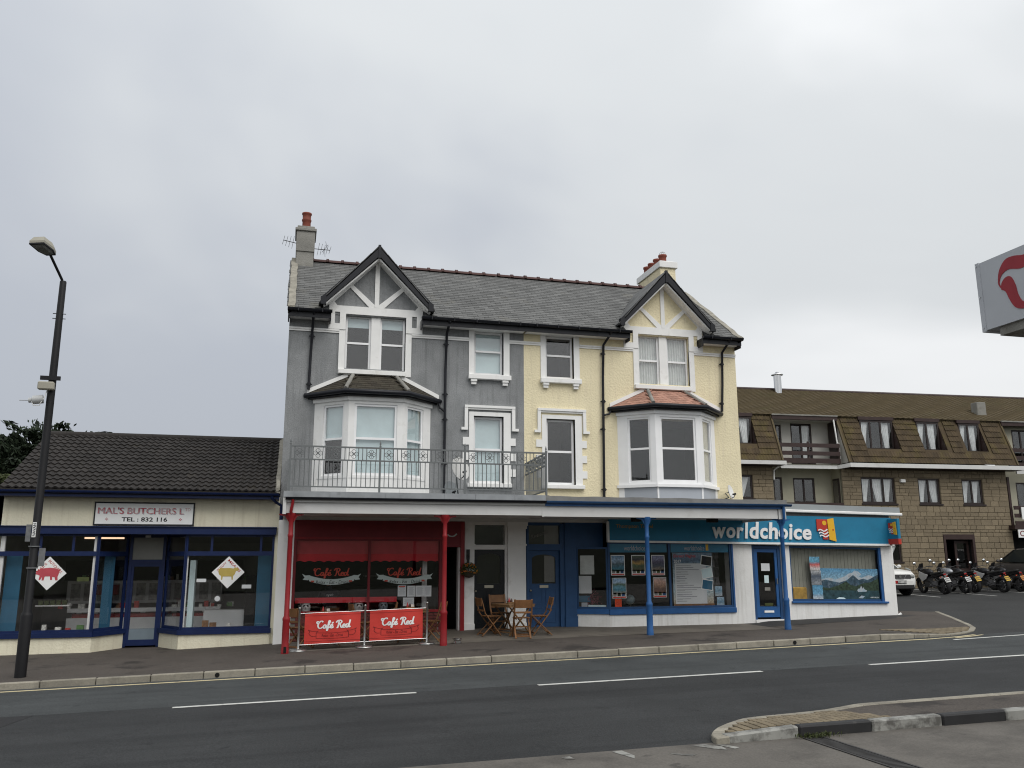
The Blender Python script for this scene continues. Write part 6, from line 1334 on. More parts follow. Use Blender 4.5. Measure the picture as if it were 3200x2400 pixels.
# ------------------------------------------------------------------ café furniture
def ellip(mb, c, r, n=12, k=8, mi=0, rot=None):
    c = Vector(c); V = [c+(rot @ Vector((0, 0, -r[2])) if rot else Vector((0, 0, -r[2])))]
    for i in range(1, k):
        t = math.pi*i/k-math.pi/2
        for j in range(n):
            a = 6.28318*j/n; p = Vector((r[0]*math.cos(t)*math.cos(a), r[1]*math.cos(t)*math.sin(a), r[2]*math.sin(t))); V.append(c+(rot @ p if rot else p))
    V.append(c+(rot @ Vector((0, 0, r[2])) if rot else Vector((0, 0, r[2])))); m = len(V)-1
    F = [(0, 1+(j+1) % n, 1+j) for j in range(n)]+[(1+i*n+j, 1+i*n+(j+1) % n, 1+(i+1)*n+(j+1) % n, 1+(i+1)*n+j) for i in range(k-2) for j in range(n)]+[(m, 1+(k-2)*n+j, 1+(k-2)*n+(j+1) % n) for j in range(n)]
    mb.add(V, F, mi, True); return mb
mat('wood_chair', (0.175, 0.083, 0.034), 0.55, 0.2, 9, fine=0.1, pieces=0.12)
mat('wood_table', (0.19, 0.108, 0.05), 0.55, 0.2, 9, fine=0.1, pieces=0.12)
def make_chair():
    t = thing('folding_chair', 'x', 'chair', local=True)
    def part(nm, f, bev=0.004):
        b = MB(); f(b); return b.build(nm, 'wood_chair', t, bev)
    for s_ in (-1, 1):
        part('leg', lambda b: (b.bar((-.31, s_*.205, .90), (-.20, s_*.205, .52), .022, .042, (0, 1, 0)), b.bar((-.20, s_*.205, .53), (.21, s_*.205, .0), .022, .042, (0, 1, 0))))
        part('leg', lambda b: b.bar((.20, s_*.175, .45), (-.27, s_*.175, .0), .022, .040, (0, 1, 0)))
        part('seat_rail', lambda b: b.bar((-.16, s_*.15, .435), (.22, s_*.15, .445), .02, .03, (0, 1, 0)))
    for i in range(6): part('seat_slat', lambda b: b.box(-.155+i*.066, -.10+i*.066, -.20, .20, .452, .468))
    part('back_panel', lambda b: b.hexa([(-.295, -.195, .70), (-.275, -.195, .70), (-.275, .195, .70), (-.295, .195, .70), (-.325, -.195, .89), (-.305, -.195, .89), (-.305, .195, .89), (-.325, .195, .89)]))
    part('back_slat', lambda b: b.box(-.262, -.245, -.195, .195, .575, .62))
    for x_, z_ in ((.17, .06), (-.22, .05), (.02, .25)): part('stretcher', lambda b: b.box(x_-.012, x_+.012, -.17, .17, z_-.018, z_+.018))
    return t
proto = make_chair()
CH = [(4.93, -1.42, 8, 'folding wooden chair left of the outdoor café table facing right'), (6.12, -1.70, 176, 'folding wooden chair right of the outdoor café table by the blue door'), (5.56, -2.08, 82, 'folding wooden chair with its back to the road before the outdoor café table'), (5.36, -0.80, -84, 'folding wooden chair behind the outdoor café table by the white pilaster'),
      (0.42, -1.75, 40, 'folding wooden chair behind the left end of the red barrier'), (3.42, -1.85, 150, 'folding wooden chair at the right end of the red barrier beside the red column'), (1.85, -1.35, 10, 'folding wooden chair behind the middle post of the red barrier'), (2.35, -1.30, 175, 'folding wooden chair behind the right banner of the red barrier')]
for i, (x_, y_, a, lab) in enumerate(CH):
    c = proto if i == 0 else copy_tree(proto)
    c.location = (x_, y_, pav_z(x_, y_)+.004); c.rotation_euler = (0, 0, R(a)); tag(c, lab, 'chair', 'folding chairs outside the café')
def make_table():
    t = thing('folding_table', 'x', 'table', local=True)
    for i in range(8): b = MB(); b.box(-.40+i*.1005, -.40+i*.1005+.095, -.40, .40, .715, .735); b.build('top_slat', 'wood_table', t, .003)
    b = MB()
    for a, c_ in (((-.38, -.38), (.38, -.38)), ((-.38, .38), (.38, .38)), ((-.38, -.38), (-.38, .38)), ((.38, -.38), (.38, .38))): b.bar((*a, .69), (*c_, .69), .022, .045)
    b.build('apron', 'wood_table', t)
    for s_ in (-1, 1):
        for d in (-1, 1): b = MB(); b.bar((d*.33, s_*.30, .69), (-d*.33, s_*.30, 0), .022, .045, (0, 1, 0)); b.build('leg', 'wood_table', t)
    for x_, z_ in ((.27, .07), (-.27, .07)): b = MB(); b.box(x_-.02, x_+.02, -.29, .29, z_-.012, z_+.012); b.build('stretcher', 'wood_table', t)
    return t
tproto = make_table()
TB = [(5.50, -1.45, 22, 'square wooden café table with chairs before the black door'), (0.98, -1.55, 4, 'wooden café table behind the left banner of the red barrier'), (2.95, -1.60, -3, 'wooden café table behind the right banner of the red barrier')]
mat('sachets', (0.55, 0.50, 0.46), 0.5, 0.4, 40); mat('bottle_red', (0.35, 0.03, 0.03), 0.3, 0.05); mat('bottle_brown', (0.07, 0.03, 0.02), 0.3, 0.05)
for i, (x_, y_, a, lab) in enumerate(TB):
    c = tproto if i == 0 else copy_tree(tproto); zt = pav_z(x_, y_)+.004
    c.location = (x_, y_, zt); c.rotation_euler = (0, 0, R(a)); tag(c, lab, 'table', 'wooden café tables')
    k = thing('condiment_rack', ['condiment rack on the square table before the black door', 'condiment rack on the table behind the left banner', 'condiment rack on the table behind the right banner'][i], 'condiments', (x_, y_+.1, zt+.735), group='condiment racks', local=True)
    b = MB(); b.box(-.10, .10, -.06, .06, 0, .015); b.box(-.10, .10, .05, .06, .015, .06); b.box(-.1, .1, -.06, -.05, .015, .04); b.build('tray', 'wood_table', k)
    for q, (dx, m, h_) in enumerate(((-.065, 'bottle_red', .14), (-.01, 'bottle_brown', .12), (.05, 'sachets', .08))):
        b = MB()
        if m == 'sachets': b.box(dx-.035, dx+.04, -.04, .04, .015, .015+h_)
        else: b.lathe([(.024, .015), (.026, .03), (.024, .09), (.012, .11), (.012, h_), (0, h_+.005)], (dx, 0, 0), 10)
        b.build('bottle' if m != 'sachets' else 'sachet_box', m, k)
# barrier
mat('banner_red', (0.52, 0.045, 0.035), 0.75, 0.06, 2, bump=0.2, bscale=10); mat('ribbon_line', (0.14, 0.015, 0.018), 0.7, 0.05); mat('steel', (0.40, 0.40, 0.39), 0.32, 0.08, metal=0.9)
bar = thing('cafe_barrier', 'red fabric café barrier with white script lettering between three steel posts', 'barrier', (1.8, -2.25, .17))
PB = [(0.37, .00), (1.82, 0), (3.24, 0)]
for x_, _ in PB:
    zb = pav_z(x_, -2.25)+.004; b = MB(); b.lathe([(.20, zb), (.20, zb+.018), (.17, zb+.03), (.03, zb+.045), (.024, zb+.06), (.024, zb+.90), (.028, zb+.905), (.026, zb+.925), (0, zb+.94)], (x_, -2.25, 0), 18); b.build('post', 'steel', bar)
for k, (a, b_) in enumerate(((0.49, 1.72), (1.93, 3.14))):
    za0, zb0 = pav_z(a, -2.25), pav_z(b_, -2.25); sl_ = (zb0-za0)/(b_-a)
    def BM(u, v, w): return (u, -2.25+w+0.016*math.sin((u-a)*4.1+v*3)+0.006*math.sin((u-a)*13+v*9), za0+v+sl_*(u-a))
    b = MB(); b.grid(lambda s_, t: BM(lerp(a, b_, s_), lerp(.125, .80, t), 0), 24, 6); o = b.build('banner', 'banner_red', bar)
    for v in (.125, .80):
        r_ = MB(); r_.tube([BM(a-.10, v, 0), BM(b_+.10, v, 0)], .011, 6); r_.build('banner_rod', 'chrome', bar)
    for v in (.185, .74): b = MB(); b.grid(lambda s_, t: BM(lerp(a, b_, s_), v-.003+.006*t, -.003), 24, 1); b.build('seam', 'ribbon_line', o)
    script_word(o, 'script_word', 'print_white', BM, a+.27, .455, .74, .17, .034, -.005)
    rb = MB()
    for pts in ([(a+.08, .44), (a+.12, .40), (a+.10, .36), (a+.16, .30), (a+.26, .30)], [(a+.08, .44), (a+.2, .40), (a+.30, .40)], [(b_-.08, .44), (b_-.12, .40), (b_-.10, .36), (b_-.16, .30), (b_-.26, .30)], [(b_-.08, .44), (b_-.2, .40), (b_-.30, .40)], [(a+.26, .37), (a+.26, .25)], [(b_-.26, .37), (b_-.26, .25)], [(a+.26, .25), (a+.6, .235), (b_-.26, .25)], [(a+.26, .37), (a+.6, .355), (b_-.26, .37)], [(a+.26, .37), (a+.31, .41)], [(b_-.26, .37), (b_-.31, .41)]): ribbon(rb, pts, .011, BM, -.005, k=3)
    rb.build('ribbon_outline', 'ribbon_line', o)
    text_mb('Relax - Eat - Drink', BM, a+.38, .275, .47, .06, w=-.005, shear=.2).build('small_text', 'ribbon_line', o)
# dog bowl
zb = pav_z(3.92, -2.45); b = MB(); b.lathe([(.10, zb), (.105, zb+.01), (.085, zb+.05), (.10, zb+.095), (.115, zb+.10), (.115, zb+.107), (.095, zb+.105), (.08, zb+.05), (0, zb+.045)], (3.92, -2.45, 0), 20); solo(b, 'dog_bowl', 'chrome', 'shiny metal dog bowl on the ground right of the red column', 'bowl')
# hanging basket
hb = thing('hanging_basket', 'hanging basket of orange flowers beside the black door', 'flower basket', (4.60, -.45, 1.62))
b = MB(); b.box(4.585, 4.635, -.26, -.235, 1.95, 2.34); b.box(4.57, 4.66, -.25, -.235, 2.10, 2.36); b.tube([(4.61, -.25, 2.18), (4.61, -.36, 2.22), (4.60, -.45, 2.16), (4.60, -.45, 1.95)], .01, 6); b.build('bracket', 'dark_plastic', hb)
b = MB(); b.lathe([(.02, 1.64), (.10, 1.66), (.15, 1.72), (.165, 1.80)], (4.60, -.45, 0), 14); b.build('basket', 'bark', hb)
b = MB(); random.seed(4)
for i in range(650):
    a, t = random.uniform(0, 6.28), random.uniform(-.6, 1.3); r_ = .17+random.uniform(-.05, .07); p = Vector((4.60+math.cos(a)*math.cos(t)*r_*1.1, -.45+math.sin(a)*math.cos(t)*r_, 1.82+math.sin(t)*r_*.9)); u = Vector((random.gauss(0, 1), random.gauss(0, 1), random.gauss(0, 1))).normalized(); w_ = u.orthogonal()*.5; l = random.uniform(.012, .028); b.add([p-u*l, p+w_*l, p+u*l, p-w_*l], [(0, 1, 2, 3)])
mat('basket_leaf', (0.05, 0.075, 0.02), .7, .3, 10); o = b.build('foliage', 'basket_leaf', hb); o['kind'] = 'stuff'
mat('flower_orange', (0.55, 0.20, 0.03), .6, .2, 20); mat('flower_deep', (0.50, 0.10, 0.03), .6, .2, 20)
for i in range(26):
    a, t = random.uniform(3.3, 6.1), random.uniform(-.5, 1.2); p = Vector((4.60+math.cos(a)*math.cos(t)*.22, -.45+math.sin(a)*math.cos(t)*.20, 1.82+math.sin(t)*.19)); b = MB(); ellip(b, p, (.022, .022, .016), 7, 4); b.build('flower', 'flower_orange' if i % 4 else 'flower_deep', hb)
random.seed(44)
# helmets on the window ledge and the customer behind the glass
mat('helmet_white', (0.60, 0.60, 0.58), .3, .05); mat('helmet_blue', (0.22, 0.27, 0.30), .3, .1); mat('cloth_navy', (0.012, 0.014, 0.022), .8, .1); mat('skin', (0.35, 0.19, 0.13), .6, .1); mat('hair_dark', (0.03, 0.02, 0.015), .7, .2)
gbox(grey, 'window_ledge', 'interior_dark', (0.26, 3.85, 0.80, 0.84, -0.18, 0.25))
for x_, m, lab in ((0.55, 'helmet_white', 'white motorcycle helmet at the left end of the café window ledge'), (1.86, 'helmet_white', 'white motorcycle helmet in the middle of the café window ledge'), (2.47, 'helmet_blue', 'grey-blue motorcycle helmet on the café window ledge below the menus')):
    t = thing('motorcycle_helmet', lab, 'helmet', (x_, .02, .84), group='helmets in the café window'); b = MB(); ellip(b, (x_, .02, .955), (.12, .135, .125), 16, 10); b.cyl((x_, .02, .84), (x_, .02, .90), .10, .115, 16); b.build('shell', m, t)
    b = MB(); b.prism([(x_-.07, .955), (x_+.07, .955), (x_+.06, 1.01), (x_-.06, 1.01)], Y_map(-.105), 0, .02); b.build('visor', 'dark_plastic', t)
    text_mb('9', Y_map(-.118), x_-.02, .90, height=.05, w=0).build('number', 'ink_dark', t)
pr = thing('person', 'customer in a dark jacket sitting with back to the left café window', 'person', (1.15, .75, .28))
def skin_body(name, m, parent, verts, edges, radii, root, lv=2):
    me = bpy.data.meshes.new(name); sh = Vector(parent['_shift']); me.from_pydata([Vector(v)-sh for v in verts], edges, []); o = bpy.data.objects.new(name, me); COL.objects.link(o); o.parent = parent; me.materials.append(MATS[m])
    md = o.modifiers.new('skin', 'SKIN'); 
    for i, r_ in enumerate(radii): me.skin_vertices[0].data[i].radius = (r_, r_)
    me.skin_vertices[0].data[root].use_root = True; md.use_smooth_shade = True
    s_ = o.modifiers.new('sub', 'SUBSURF'); s_.levels = lv; s_.render_levels = lv; return o
PV = [(1.15, .60, .72), (1.15, .58, .95), (1.16, .62, 1.15), (1.16, .66, 1.28), (1.15, .70, 1.36), (1.14, .74, 1.45), (0.96, .66, 1.25), (0.86, .78, 1.02), (0.98, 1.05, 1.0), (1.04, 1.15, 1.0), (1.36, .66, 1.25), (1.47, .78, 1.02), (1.34, 1.05, 1.0), (1.28, 1.15, 1.0), (1.04, .66, .70), (1.02, 1.08, .72), (1.02, 1.10, .32), (1.02, 1.22, .30), (1.27, .66, .70), (1.29, 1.08, .72), (1.29, 1.10, .32), (1.29, 1.22, .30)]
skin_body('body', 'cloth_navy', pr, PV, [(0, 1), (1, 2), (2, 3), (3, 4), (4, 5), (3, 6), (6, 7), (7, 8), (8, 9), (3, 10), (10, 11), (11, 12), (12, 13), (0, 14), (14, 15), (15, 16), (16, 17), (0, 18), (18, 19), (19, 20), (20, 21)], [.17, .16, .18, .15, .07, .06, .085, .06, .05, .035, .085, .06, .05, .035, .10, .075, .055, .05, .10, .075, .055, .05], 0)
b = MB(); ellip(b, (1.13, .76, 1.53), (.078, .095, .115), 14, 10); b.build('head', 'skin', pr); b = MB(); ellip(b, (1.13, .745, 1.56), (.086, .10, .10), 14, 8); b.build('hair', 'hair_dark', pr)
text_mb('tyco', Y_map(.43), 1.07, 1.17, .17, .065, w=0, rot=.12).build('jacket_print', 'print_white', pr)
b = MB(); b.box(.90, 1.42, .42, .86, .66, .70)
for x_ in (.94, 1.38):
    for y_ in (.46, .82): b.cyl((x_, y_, .28), (x_, y_, .66), .018, n=8)
b.box(.92, 1.40, .40, .43, .74, .90); solo(b, 'indoor_chair', 'wood_chair', 'plain wooden chair under the customer inside the café', 'chair')

# ------------------------------------------------------------------ posters in the travel shop
def grad_mat(name, stops, z0, z1, nscale=7.0, namt=0.42):
    """printed picture: colour bands by height with a ragged edge"""
    m, t, p = _base(name); g_ = t.nodes.new('ShaderNodeNewGeometry'); s_ = t.nodes.new('ShaderNodeSeparateXYZ'); t.links.new(g_.outputs['Position'], s_.inputs[0])
    r = t.nodes.new('ShaderNodeMapRange'); r.inputs[1].default_value = z0; r.inputs[2].default_value = z1; t.links.new(s_.outputs[2], r.inputs[0])
    nz = _noise(t, nscale, 4, .6); a = t.nodes.new('ShaderNodeMath'); a.operation = 'MULTIPLY_ADD'; a.inputs[1].default_value = namt; t.links.new(nz, a.inputs[0]); 
    b_ = t.nodes.new('ShaderNodeMath'); b_.operation = 'SUBTRACT'; b_.inputs[1].default_value = namt*.5; t.links.new(r.outputs[0], b_.inputs[0]); t.links.new(b_.outputs[0], a.inputs[2])
    cr = t.nodes.new('ShaderNodeValToRGB'); e_ = cr.color_ramp.elements; e_[0].position = stops[0][0]; e_[0].color = (*stops[0][1], 1); e_[1].position = stops[-1][0]; e_[1].color = (*stops[-1][1], 1)
    for q, c_ in stops[1:-1]: x__ = e_.new(q); x__.color = (*c_, 1)
    t.links.new(a.outputs[0], cr.inputs[0]); t.links.new(_mul(t, cr.outputs[0], _noise(t, 22, 4), .55, 1.4), p.inputs['Base Color']); p.inputs['Roughness'].default_value = .6; return m
SKY_, SEA, GRN, SND, DRK = (.30, .42, .55), (.04, .16, .22), (.06, .10, .05), (.35, .27, .18), (.03, .03, .035)
def poster(lab, x0, x1, z0, z1, stops, y=-.485, frame=True, n=6.0):
    nm = 'print_%d' % len(MATS); grad_mat(nm, stops, z0+.15*(z1-z0), z1, n); t = thing('poster', lab, 'poster', ((x0+x1)/2, y, z0), group='posters in the travel shop window')
    gbox(t, 'sheet', 'print_white', (x0, x1, z0, z1, y, y+.004)); gbox(t, 'picture', nm, (x0+.02, x1-.02, z0+.20*(z1-z0), z1-.02, y-.003, y-.001)); gbox(t, 'caption_bar', 'logo_red', (x0+.02, x1-.02, z0+.015, z0+.045, y-.003, y-.001))
    for i in range(3): gbox(t, 'small_photo', ('interior_mid', 'foliage_hedge', 'blue_dark')[i], (x0+.03+i*.12, x0+.12+i*.12, z0+.06, z0+.15, y-.003, y-.001))
poster('upper left poster of a blue lake in the travel shop window', 8.49, 8.89, 1.67, 2.21, [(0, GRN), (.25, SEA), (.5, (.08, .13, .15)), (.7, SKY_), (1, (.12, .25, .42))])
poster('poster with a yellow shape on dark green in the travel shop window', 9.085, 9.485, 1.67, 2.21, [(0, (.12, .09, .05)), (.4, GRN), (.55, (.35, .22, .06)), (.7, DRK), (1, (.10, .13, .08))])
poster('poster of a dusky purple coast beside the blue column', 9.67, 10.06, 1.67, 2.21, [(0, SND), (.35, (.05, .06, .08)), (.6, (.08, .07, .12)), (.8, (.22, .22, .32)), (1, (.14, .16, .26))])
poster('lower left poster of a green coast in the travel shop window', 8.51, 8.92, 1.07, 1.61, [(0, SND), (.3, SEA), (.45, (.10, .25, .32)), (.6, GRN), (.75, SKY_), (1, (.20, .34, .50))])
poster('lower poster of a pink arena in the travel shop window', 9.70, 10.09, 1.08, 1.62, [(0, (.20, .10, .06)), (.3, (.09, .05, .04)), (.5, (.25, .15, .10)), (.75, (.45, .28, .22)), (1, (.42, .36, .38))])
b = MB(); b.mbox(ident, 8.58, 8.77, .80, 1.055, -.485, -.482); mat('note_orange', (.75, .09, .03), .5, .02); o = solo(b, 'price_note', 'note_orange', 'bright orange price note below the lower left poster', 'note'); 
text_mb('£57', ident, 8.61, .90, .13, .09, w=-.488, bold=.02).build('price_text', 'ink_red', None); t_ = bpy.data.objects['price_text']; t_.parent = o; t_.location = -Vector(o.location)
for x0, x1, lx in ((8.44, 10.14, 8.88), (10.26, 12.02, 10.66)):
    t = thing('window_banner', 'teal strip with white lettering along the top of the %s travel window' % ('left' if x0 < 9 else 'right'), 'banner', ((x0+x1)/2, -.48, 2.28)); gbox(t, 'strip', 'teal', (x0, x1, 2.28, 2.52, -.475, -.472)); text_mb('worldchoice', ident, lx, 2.33, .62, .13, w=-.478, bold=.008).build('lettering', 'panel_bluegrey', t); gbox(t, 'emblem_door', 'logo_yellow', (lx+.66, lx+.74, 2.33, 2.50, -.478, -.476))
# big flights poster
t = thing('flights_poster', 'tall pale poster headed Direct Flights 2017 in the right travel window', 'poster', (10.9, -.48, .80)); grad_mat('flight_sky', [(0, (.30, .17, .06)), (.10, (.40, .36, .28)), (.3, (.34, .45, .50)), (.7, (.28, .38, .44)), (.84, (.06, .12, .20)), (1, (.16, .24, .32))], .82, 2.27, 3, .1)
gbox(t, 'sheet', 'flight_sky', (10.30, 11.50, .82, 2.27, -.47, -.466)); gbox(t, 'wood_foot', 'wood_chair', (10.30, 11.52, .80, .90, -.475, -.47)); gbox(t, 'list_panel', 'paper', (10.36, 11.30, .90, 1.98, -.474, -.471))
text_mb('Direct Flights', ident, 10.34, 2.12, .66, .10, w=-.476, bold=.015).build('heading', 'pelmet_faded', t); text_mb('2017', ident, 10.34, 2.00, .22, .08, w=-.478, bold=.02).build('heading', 'print_white', t)
b = MB(); z_ = 1.94
for i in range(17):
    l = random.uniform(.25, .75); b.mbox(ident, 10.40, 10.40+l, z_-.016, z_, -.477, -.475); 
    if i % 2: b.mbox(ident, 10.40, 10.40+l*.4, z_-.034, z_-.026, -.477, -.475)
    z_ -= .060
b.build('list_lines', 'print_grey', t)
for i, (zc, c_) in enumerate(((2.05, 'interior_dark'), (1.72, 'blind_cyan'), (1.40, 'interior_blue'))):
    rz_ = Matrix.Rotation(R((8, -10, 9)[i]), 3, 'Y'); b = MB(); b.obox((11.32, -.479, zc), (.34, .003, .28), rz_); b.build('photo_border', 'print_white', t); b = MB(); b.obox((11.32, -.483, zc), (.30, .002, .24), rz_); b.build('photo', c_, t)
for x_, z0, z1, lab in ((11.55, 1.10, 1.36, 'upper'), (11.60, .80, 1.07, 'lower')):
    nm = 'print_%d' % len(MATS); grad_mat(nm, [(0, (.40, .46, .50)), (.5, (.10, .22, .32)), (1, (.30, .44, .55))], z0, z1, 8); b = MB(); b.mbox(ident, x_, x_+.22, z0, z1, -.46, -.456); solo(b, 'leaflet', nm, '%s pale blue leaflet at the right end of the travel window' % lab, 'leaflet')
b = MB(); ellip(b, (0, 0, 0), (.13, .13, .13), 18, 12); t = thing('globe', 'small dark globe on the ledge below the posters', 'globe', (9.13, -.2, .80)); b2 = MB(); ellip(b2, (9.13, -.2, 1.02), (.13, .13, .13), 18, 12); mat('globe_print', (.10, .14, .15), .4, .5, 8); b2.build('ball', 'globe_print', t); b2 = MB(); b2.lathe([(.08, .80), (.08, .82), (.015, .84), (.015, .90)], (9.13, -.2, 0), 12); b2.build('stand', 'bark', t)
# side window notices
for u0, u1, v0, v1, m, lab in ((.10, .48, 1.70, 2.20, 'curtain_net', 'pale floral poster high in the angled shop window'), (.06, .40, 1.20, 1.66, 'paper', 'white notice in the middle of the angled shop window'), (.03, .36, .98, 1.14, 'interior_blue', 'blue photo card low in the angled shop window'), (.12, .28, .82, .96, 'panel_bluegrey', 'lilac card at the foot of the angled shop window'), (.30, .78, .82, .90, 'blind_cyan', 'pale blue strip along the foot of the angled shop window')):
    b = MB(); b.mbox(SA, u0, u1, v0, v1, .075, .079); solo(b, 'notice', m, lab, 'notice', 'notices in the angled shop window')
b = MB(); random.seed(6)
for i in range(160):
    p = Vector((8.1+random.gauss(0, .10), -.15+random.gauss(0, .05), 1.02+random.gauss(0, .09))); ellip(b, p, (.016, .016, .012), 5, 3)
mat('flower_dark', (.22, .05, .07), .7, .4, 20); t = thing('flower_arrangement', 'dark red dried flowers on the ledge of the angled shop window', 'flowers', (8.1, -.15, .79)); o = b.build('blooms', 'flower_dark', t); o['kind'] = 'stuff'; b = MB(); b.lathe([(.04, .79), (.06, .86), (.04, .93)], (8.1, -.15, 0), 10); b.build('vase', 'bark', t)
# annex window: fjord picture, leaflets, yellow suitcase board
fj = thing('fjord_poster', 'wide poster of a fjord with mountains and a ship in the annex window', 'poster', (15.9, -.42, .95))
FJ = lambda u, v, w: (u, -.42+w, v-0.018*(u-12.2)); grad_mat('fjord_sky', [(0, (.12, .23, .32)), (.5, (.18, .32, .42)), (1, (.08, .23, .37))], 1.3, 1.78, 4, .15)
gbox(fj, 'sheet', 'fjord_sky', (14.92, 16.86, 1.0, 1.88, 0, .004), M=FJ); mat('fj_far', (.035, .070, .10), .6, .55, 9, stain=(.16, .20, .24), sscale=7, s0=.55, s1=.65); mat('fj_mid', (.026, .046, .028), .6, .7, 12); mat('fj_water', (.022, .055, .066), .5, .6, 7, stain=(.05, .09, .10), sscale=4); mat('fj_cloud', (.38, .42, .45), .6, .3, 9, stain=(.16, .27, .36), sscale=9, s0=.5, s1=.62)
def poly(parent, nm, m, pts, w, M=FJ): b = MB(); b.prism(pts, M, w, w+.001); return b.build(nm, m, parent)
poly(fj, 'cloud', 'fj_cloud', [(15.75, 1.66), (15.88, 1.74), (16.0, 1.76), (16.08, 1.83), (16.2, 1.80), (16.3, 1.72), (16.22, 1.66), (16.05, 1.62)], -.002)
poly(fj, 'snow_ridge', 'fj_cloud', [(14.92, 1.55), (15.2, 1.62), (15.45, 1.57), (15.75, 1.66), (16.05, 1.72), (16.3, 1.62), (16.55, 1.70), (16.86, 1.62), (16.86, 1.3), (14.92, 1.3)], -.003)
poly(fj, 'far_mountain', 'fj_far', [(14.92, 1.52), (15.1, 1.56), (15.3, 1.52), (15.55, 1.48), (15.8, 1.55), (16.02, 1.70), (16.2, 1.56), (16.35, 1.60), (16.5, 1.56), (16.86, 1.72), (16.86, 1.2), (14.92, 1.2)], -.004)
poly(fj, 'near_slope', 'fj_mid', [(14.92, 1.36), (15.2, 1.32), (15.5, 1.40), (15.78, 1.52), (15.9, 1.42), (16.1, 1.38), (16.3, 1.46), (16.6, 1.50), (16.86, 1.62), (16.86, 1.2), (14.92, 1.2)], -.005)
poly(fj, 'water', 'fj_water', [(14.92, 1.26), (16.86, 1.26), (16.86, 1.0), (14.92, 1.0)], -.006)
poly(fj, 'ship', 'fj_cloud', [(16.12, 1.27), (16.15, 1.22), (16.42, 1.23), (16.45, 1.26), (16.36, 1.30), (16.33, 1.36), (16.30, 1.31), (16.26, 1.40), (16.22, 1.32), (16.16, 1.31)], -.008); poly(fj, 'ship_wake', 'fj_cloud', [(16.14, 1.05), (16.25, 1.12), (16.36, 1.10), (16.28, 1.04)], -.008); poly(fj, 'cloud_reflection', 'blind_cyan', [(15.4, 1.02), (15.5, 1.07), (15.66, 1.06), (15.72, 1.02)], -.008)
text_mb('HURTIGRUTEN', FJ, 16.55, 1.05, .28, .035, w=-.008).build('caption', 'print_white', fj)
for i, (z0, z1, st) in enumerate(((1.82, 2.20, [(0, (.45, .42, .42)), (.3, (.45, .08, .07)), (.5, (.10, .30, .42)), (1, (.14, .34, .50))]), (1.41, 1.81, [(0, (.20, .22, .24)), (.5, (.05, .07, .10)), (1, (.45, .46, .46))]), (1.0, 1.40, [(0, (.40, .45, .48)), (.3, (.12, .30, .45)), (1, (.06, .22, .36))]))):
    nm = 'print_%d' % len(MATS); grad_mat(nm, st, z0, z1, 9, .2); b = MB(); b.mbox(FJ, 14.60+.02*i, 14.93+.02*i, z0, z1, -.02, -.016); solo(b, 'leaflet', nm, ('top', 'middle', 'bottom')[i]+' leaflet in the column left of the fjord poster', 'leaflet', 'leaflets in the annex window')
b = MB(); b.mbox(FJ, 14.06, 14.52, .97, 1.34, .06, .14); mat('case_yellow', (.42, .25, .04), .5, .3, 7); solo(b, 'display_board', 'case_yellow', 'yellow printed display board at the left foot of the annex window', 'display board', bevel=.03)
b = MB(); b.box(14.2, 14.62, .1, .55, 1.15, 1.22); b.box(14.25, 14.55, .5, .55, 1.2, 1.62); b.cyl((14.4, .3, .45), (14.4, .3, 1.15), .03, n=8); b.cyl((14.4, .3, .43), (14.4, .3, .47), .25, n=12); solo(b, 'office_chair', 'dark_plastic', 'dark office chair inside the annex window', 'chair')

# ------------------------------------------------------------------ vehicles by the flats
mat('tyre', (.014, .014, .015), .8, .15, 8); mat('rim_dark', (.05, .05, .052), .4, .1, metal=.6); mat('rim_silver', (.35, .35, .36), .35, .05, metal=.8); mat('engine_metal', (.10, .10, .105), .45, .2, 10, metal=.6); mat('bike_black', (.012, .012, .014), .3, .1); mat('bike_silver', (.30, .31, .33), .35, .05, metal=.5); mat('bike_white', (.60, .60, .60), .3, .05); mat('plate_white', (.60, .60, .58), .5, .03); mat('plate_yellow', (.60, .38, .04), .5, .03); mat('plate_orange', (.62, .24, .04), .5, .03); mat('tail_red', (.35, .02, .02), .3, .05); mat('mirror_glass', (.80, .82, .84), .05, 0, metal=1.0); mat('seat_black', (.018, .018, .018), .7, .1)
def wheel_geo(b, c, r, wd, n=24, rim=.72): 
    pr_ = [(r*rim, -wd*.42), (r*.90, -wd*.5), (r*.985, -wd*.36), (r, 0), (r*.985, wd*.36), (r*.90, wd*.5), (r*rim, wd*.42)]; V = []; 
    for q, h_ in pr_: V += [(c[0]+q*math.cos(6.28318*j/n), c[1]+h_, c[2]+q*math.sin(6.28318*j/n)) for j in range(n)]
    k = len(pr_); b.add(V, [(i*n+j, i*n+(j+1) % n, ((i+1) % k)*n+(j+1) % n, ((i+1) % k)*n+j) for i in range(k) for j in range(n)], 0, True)
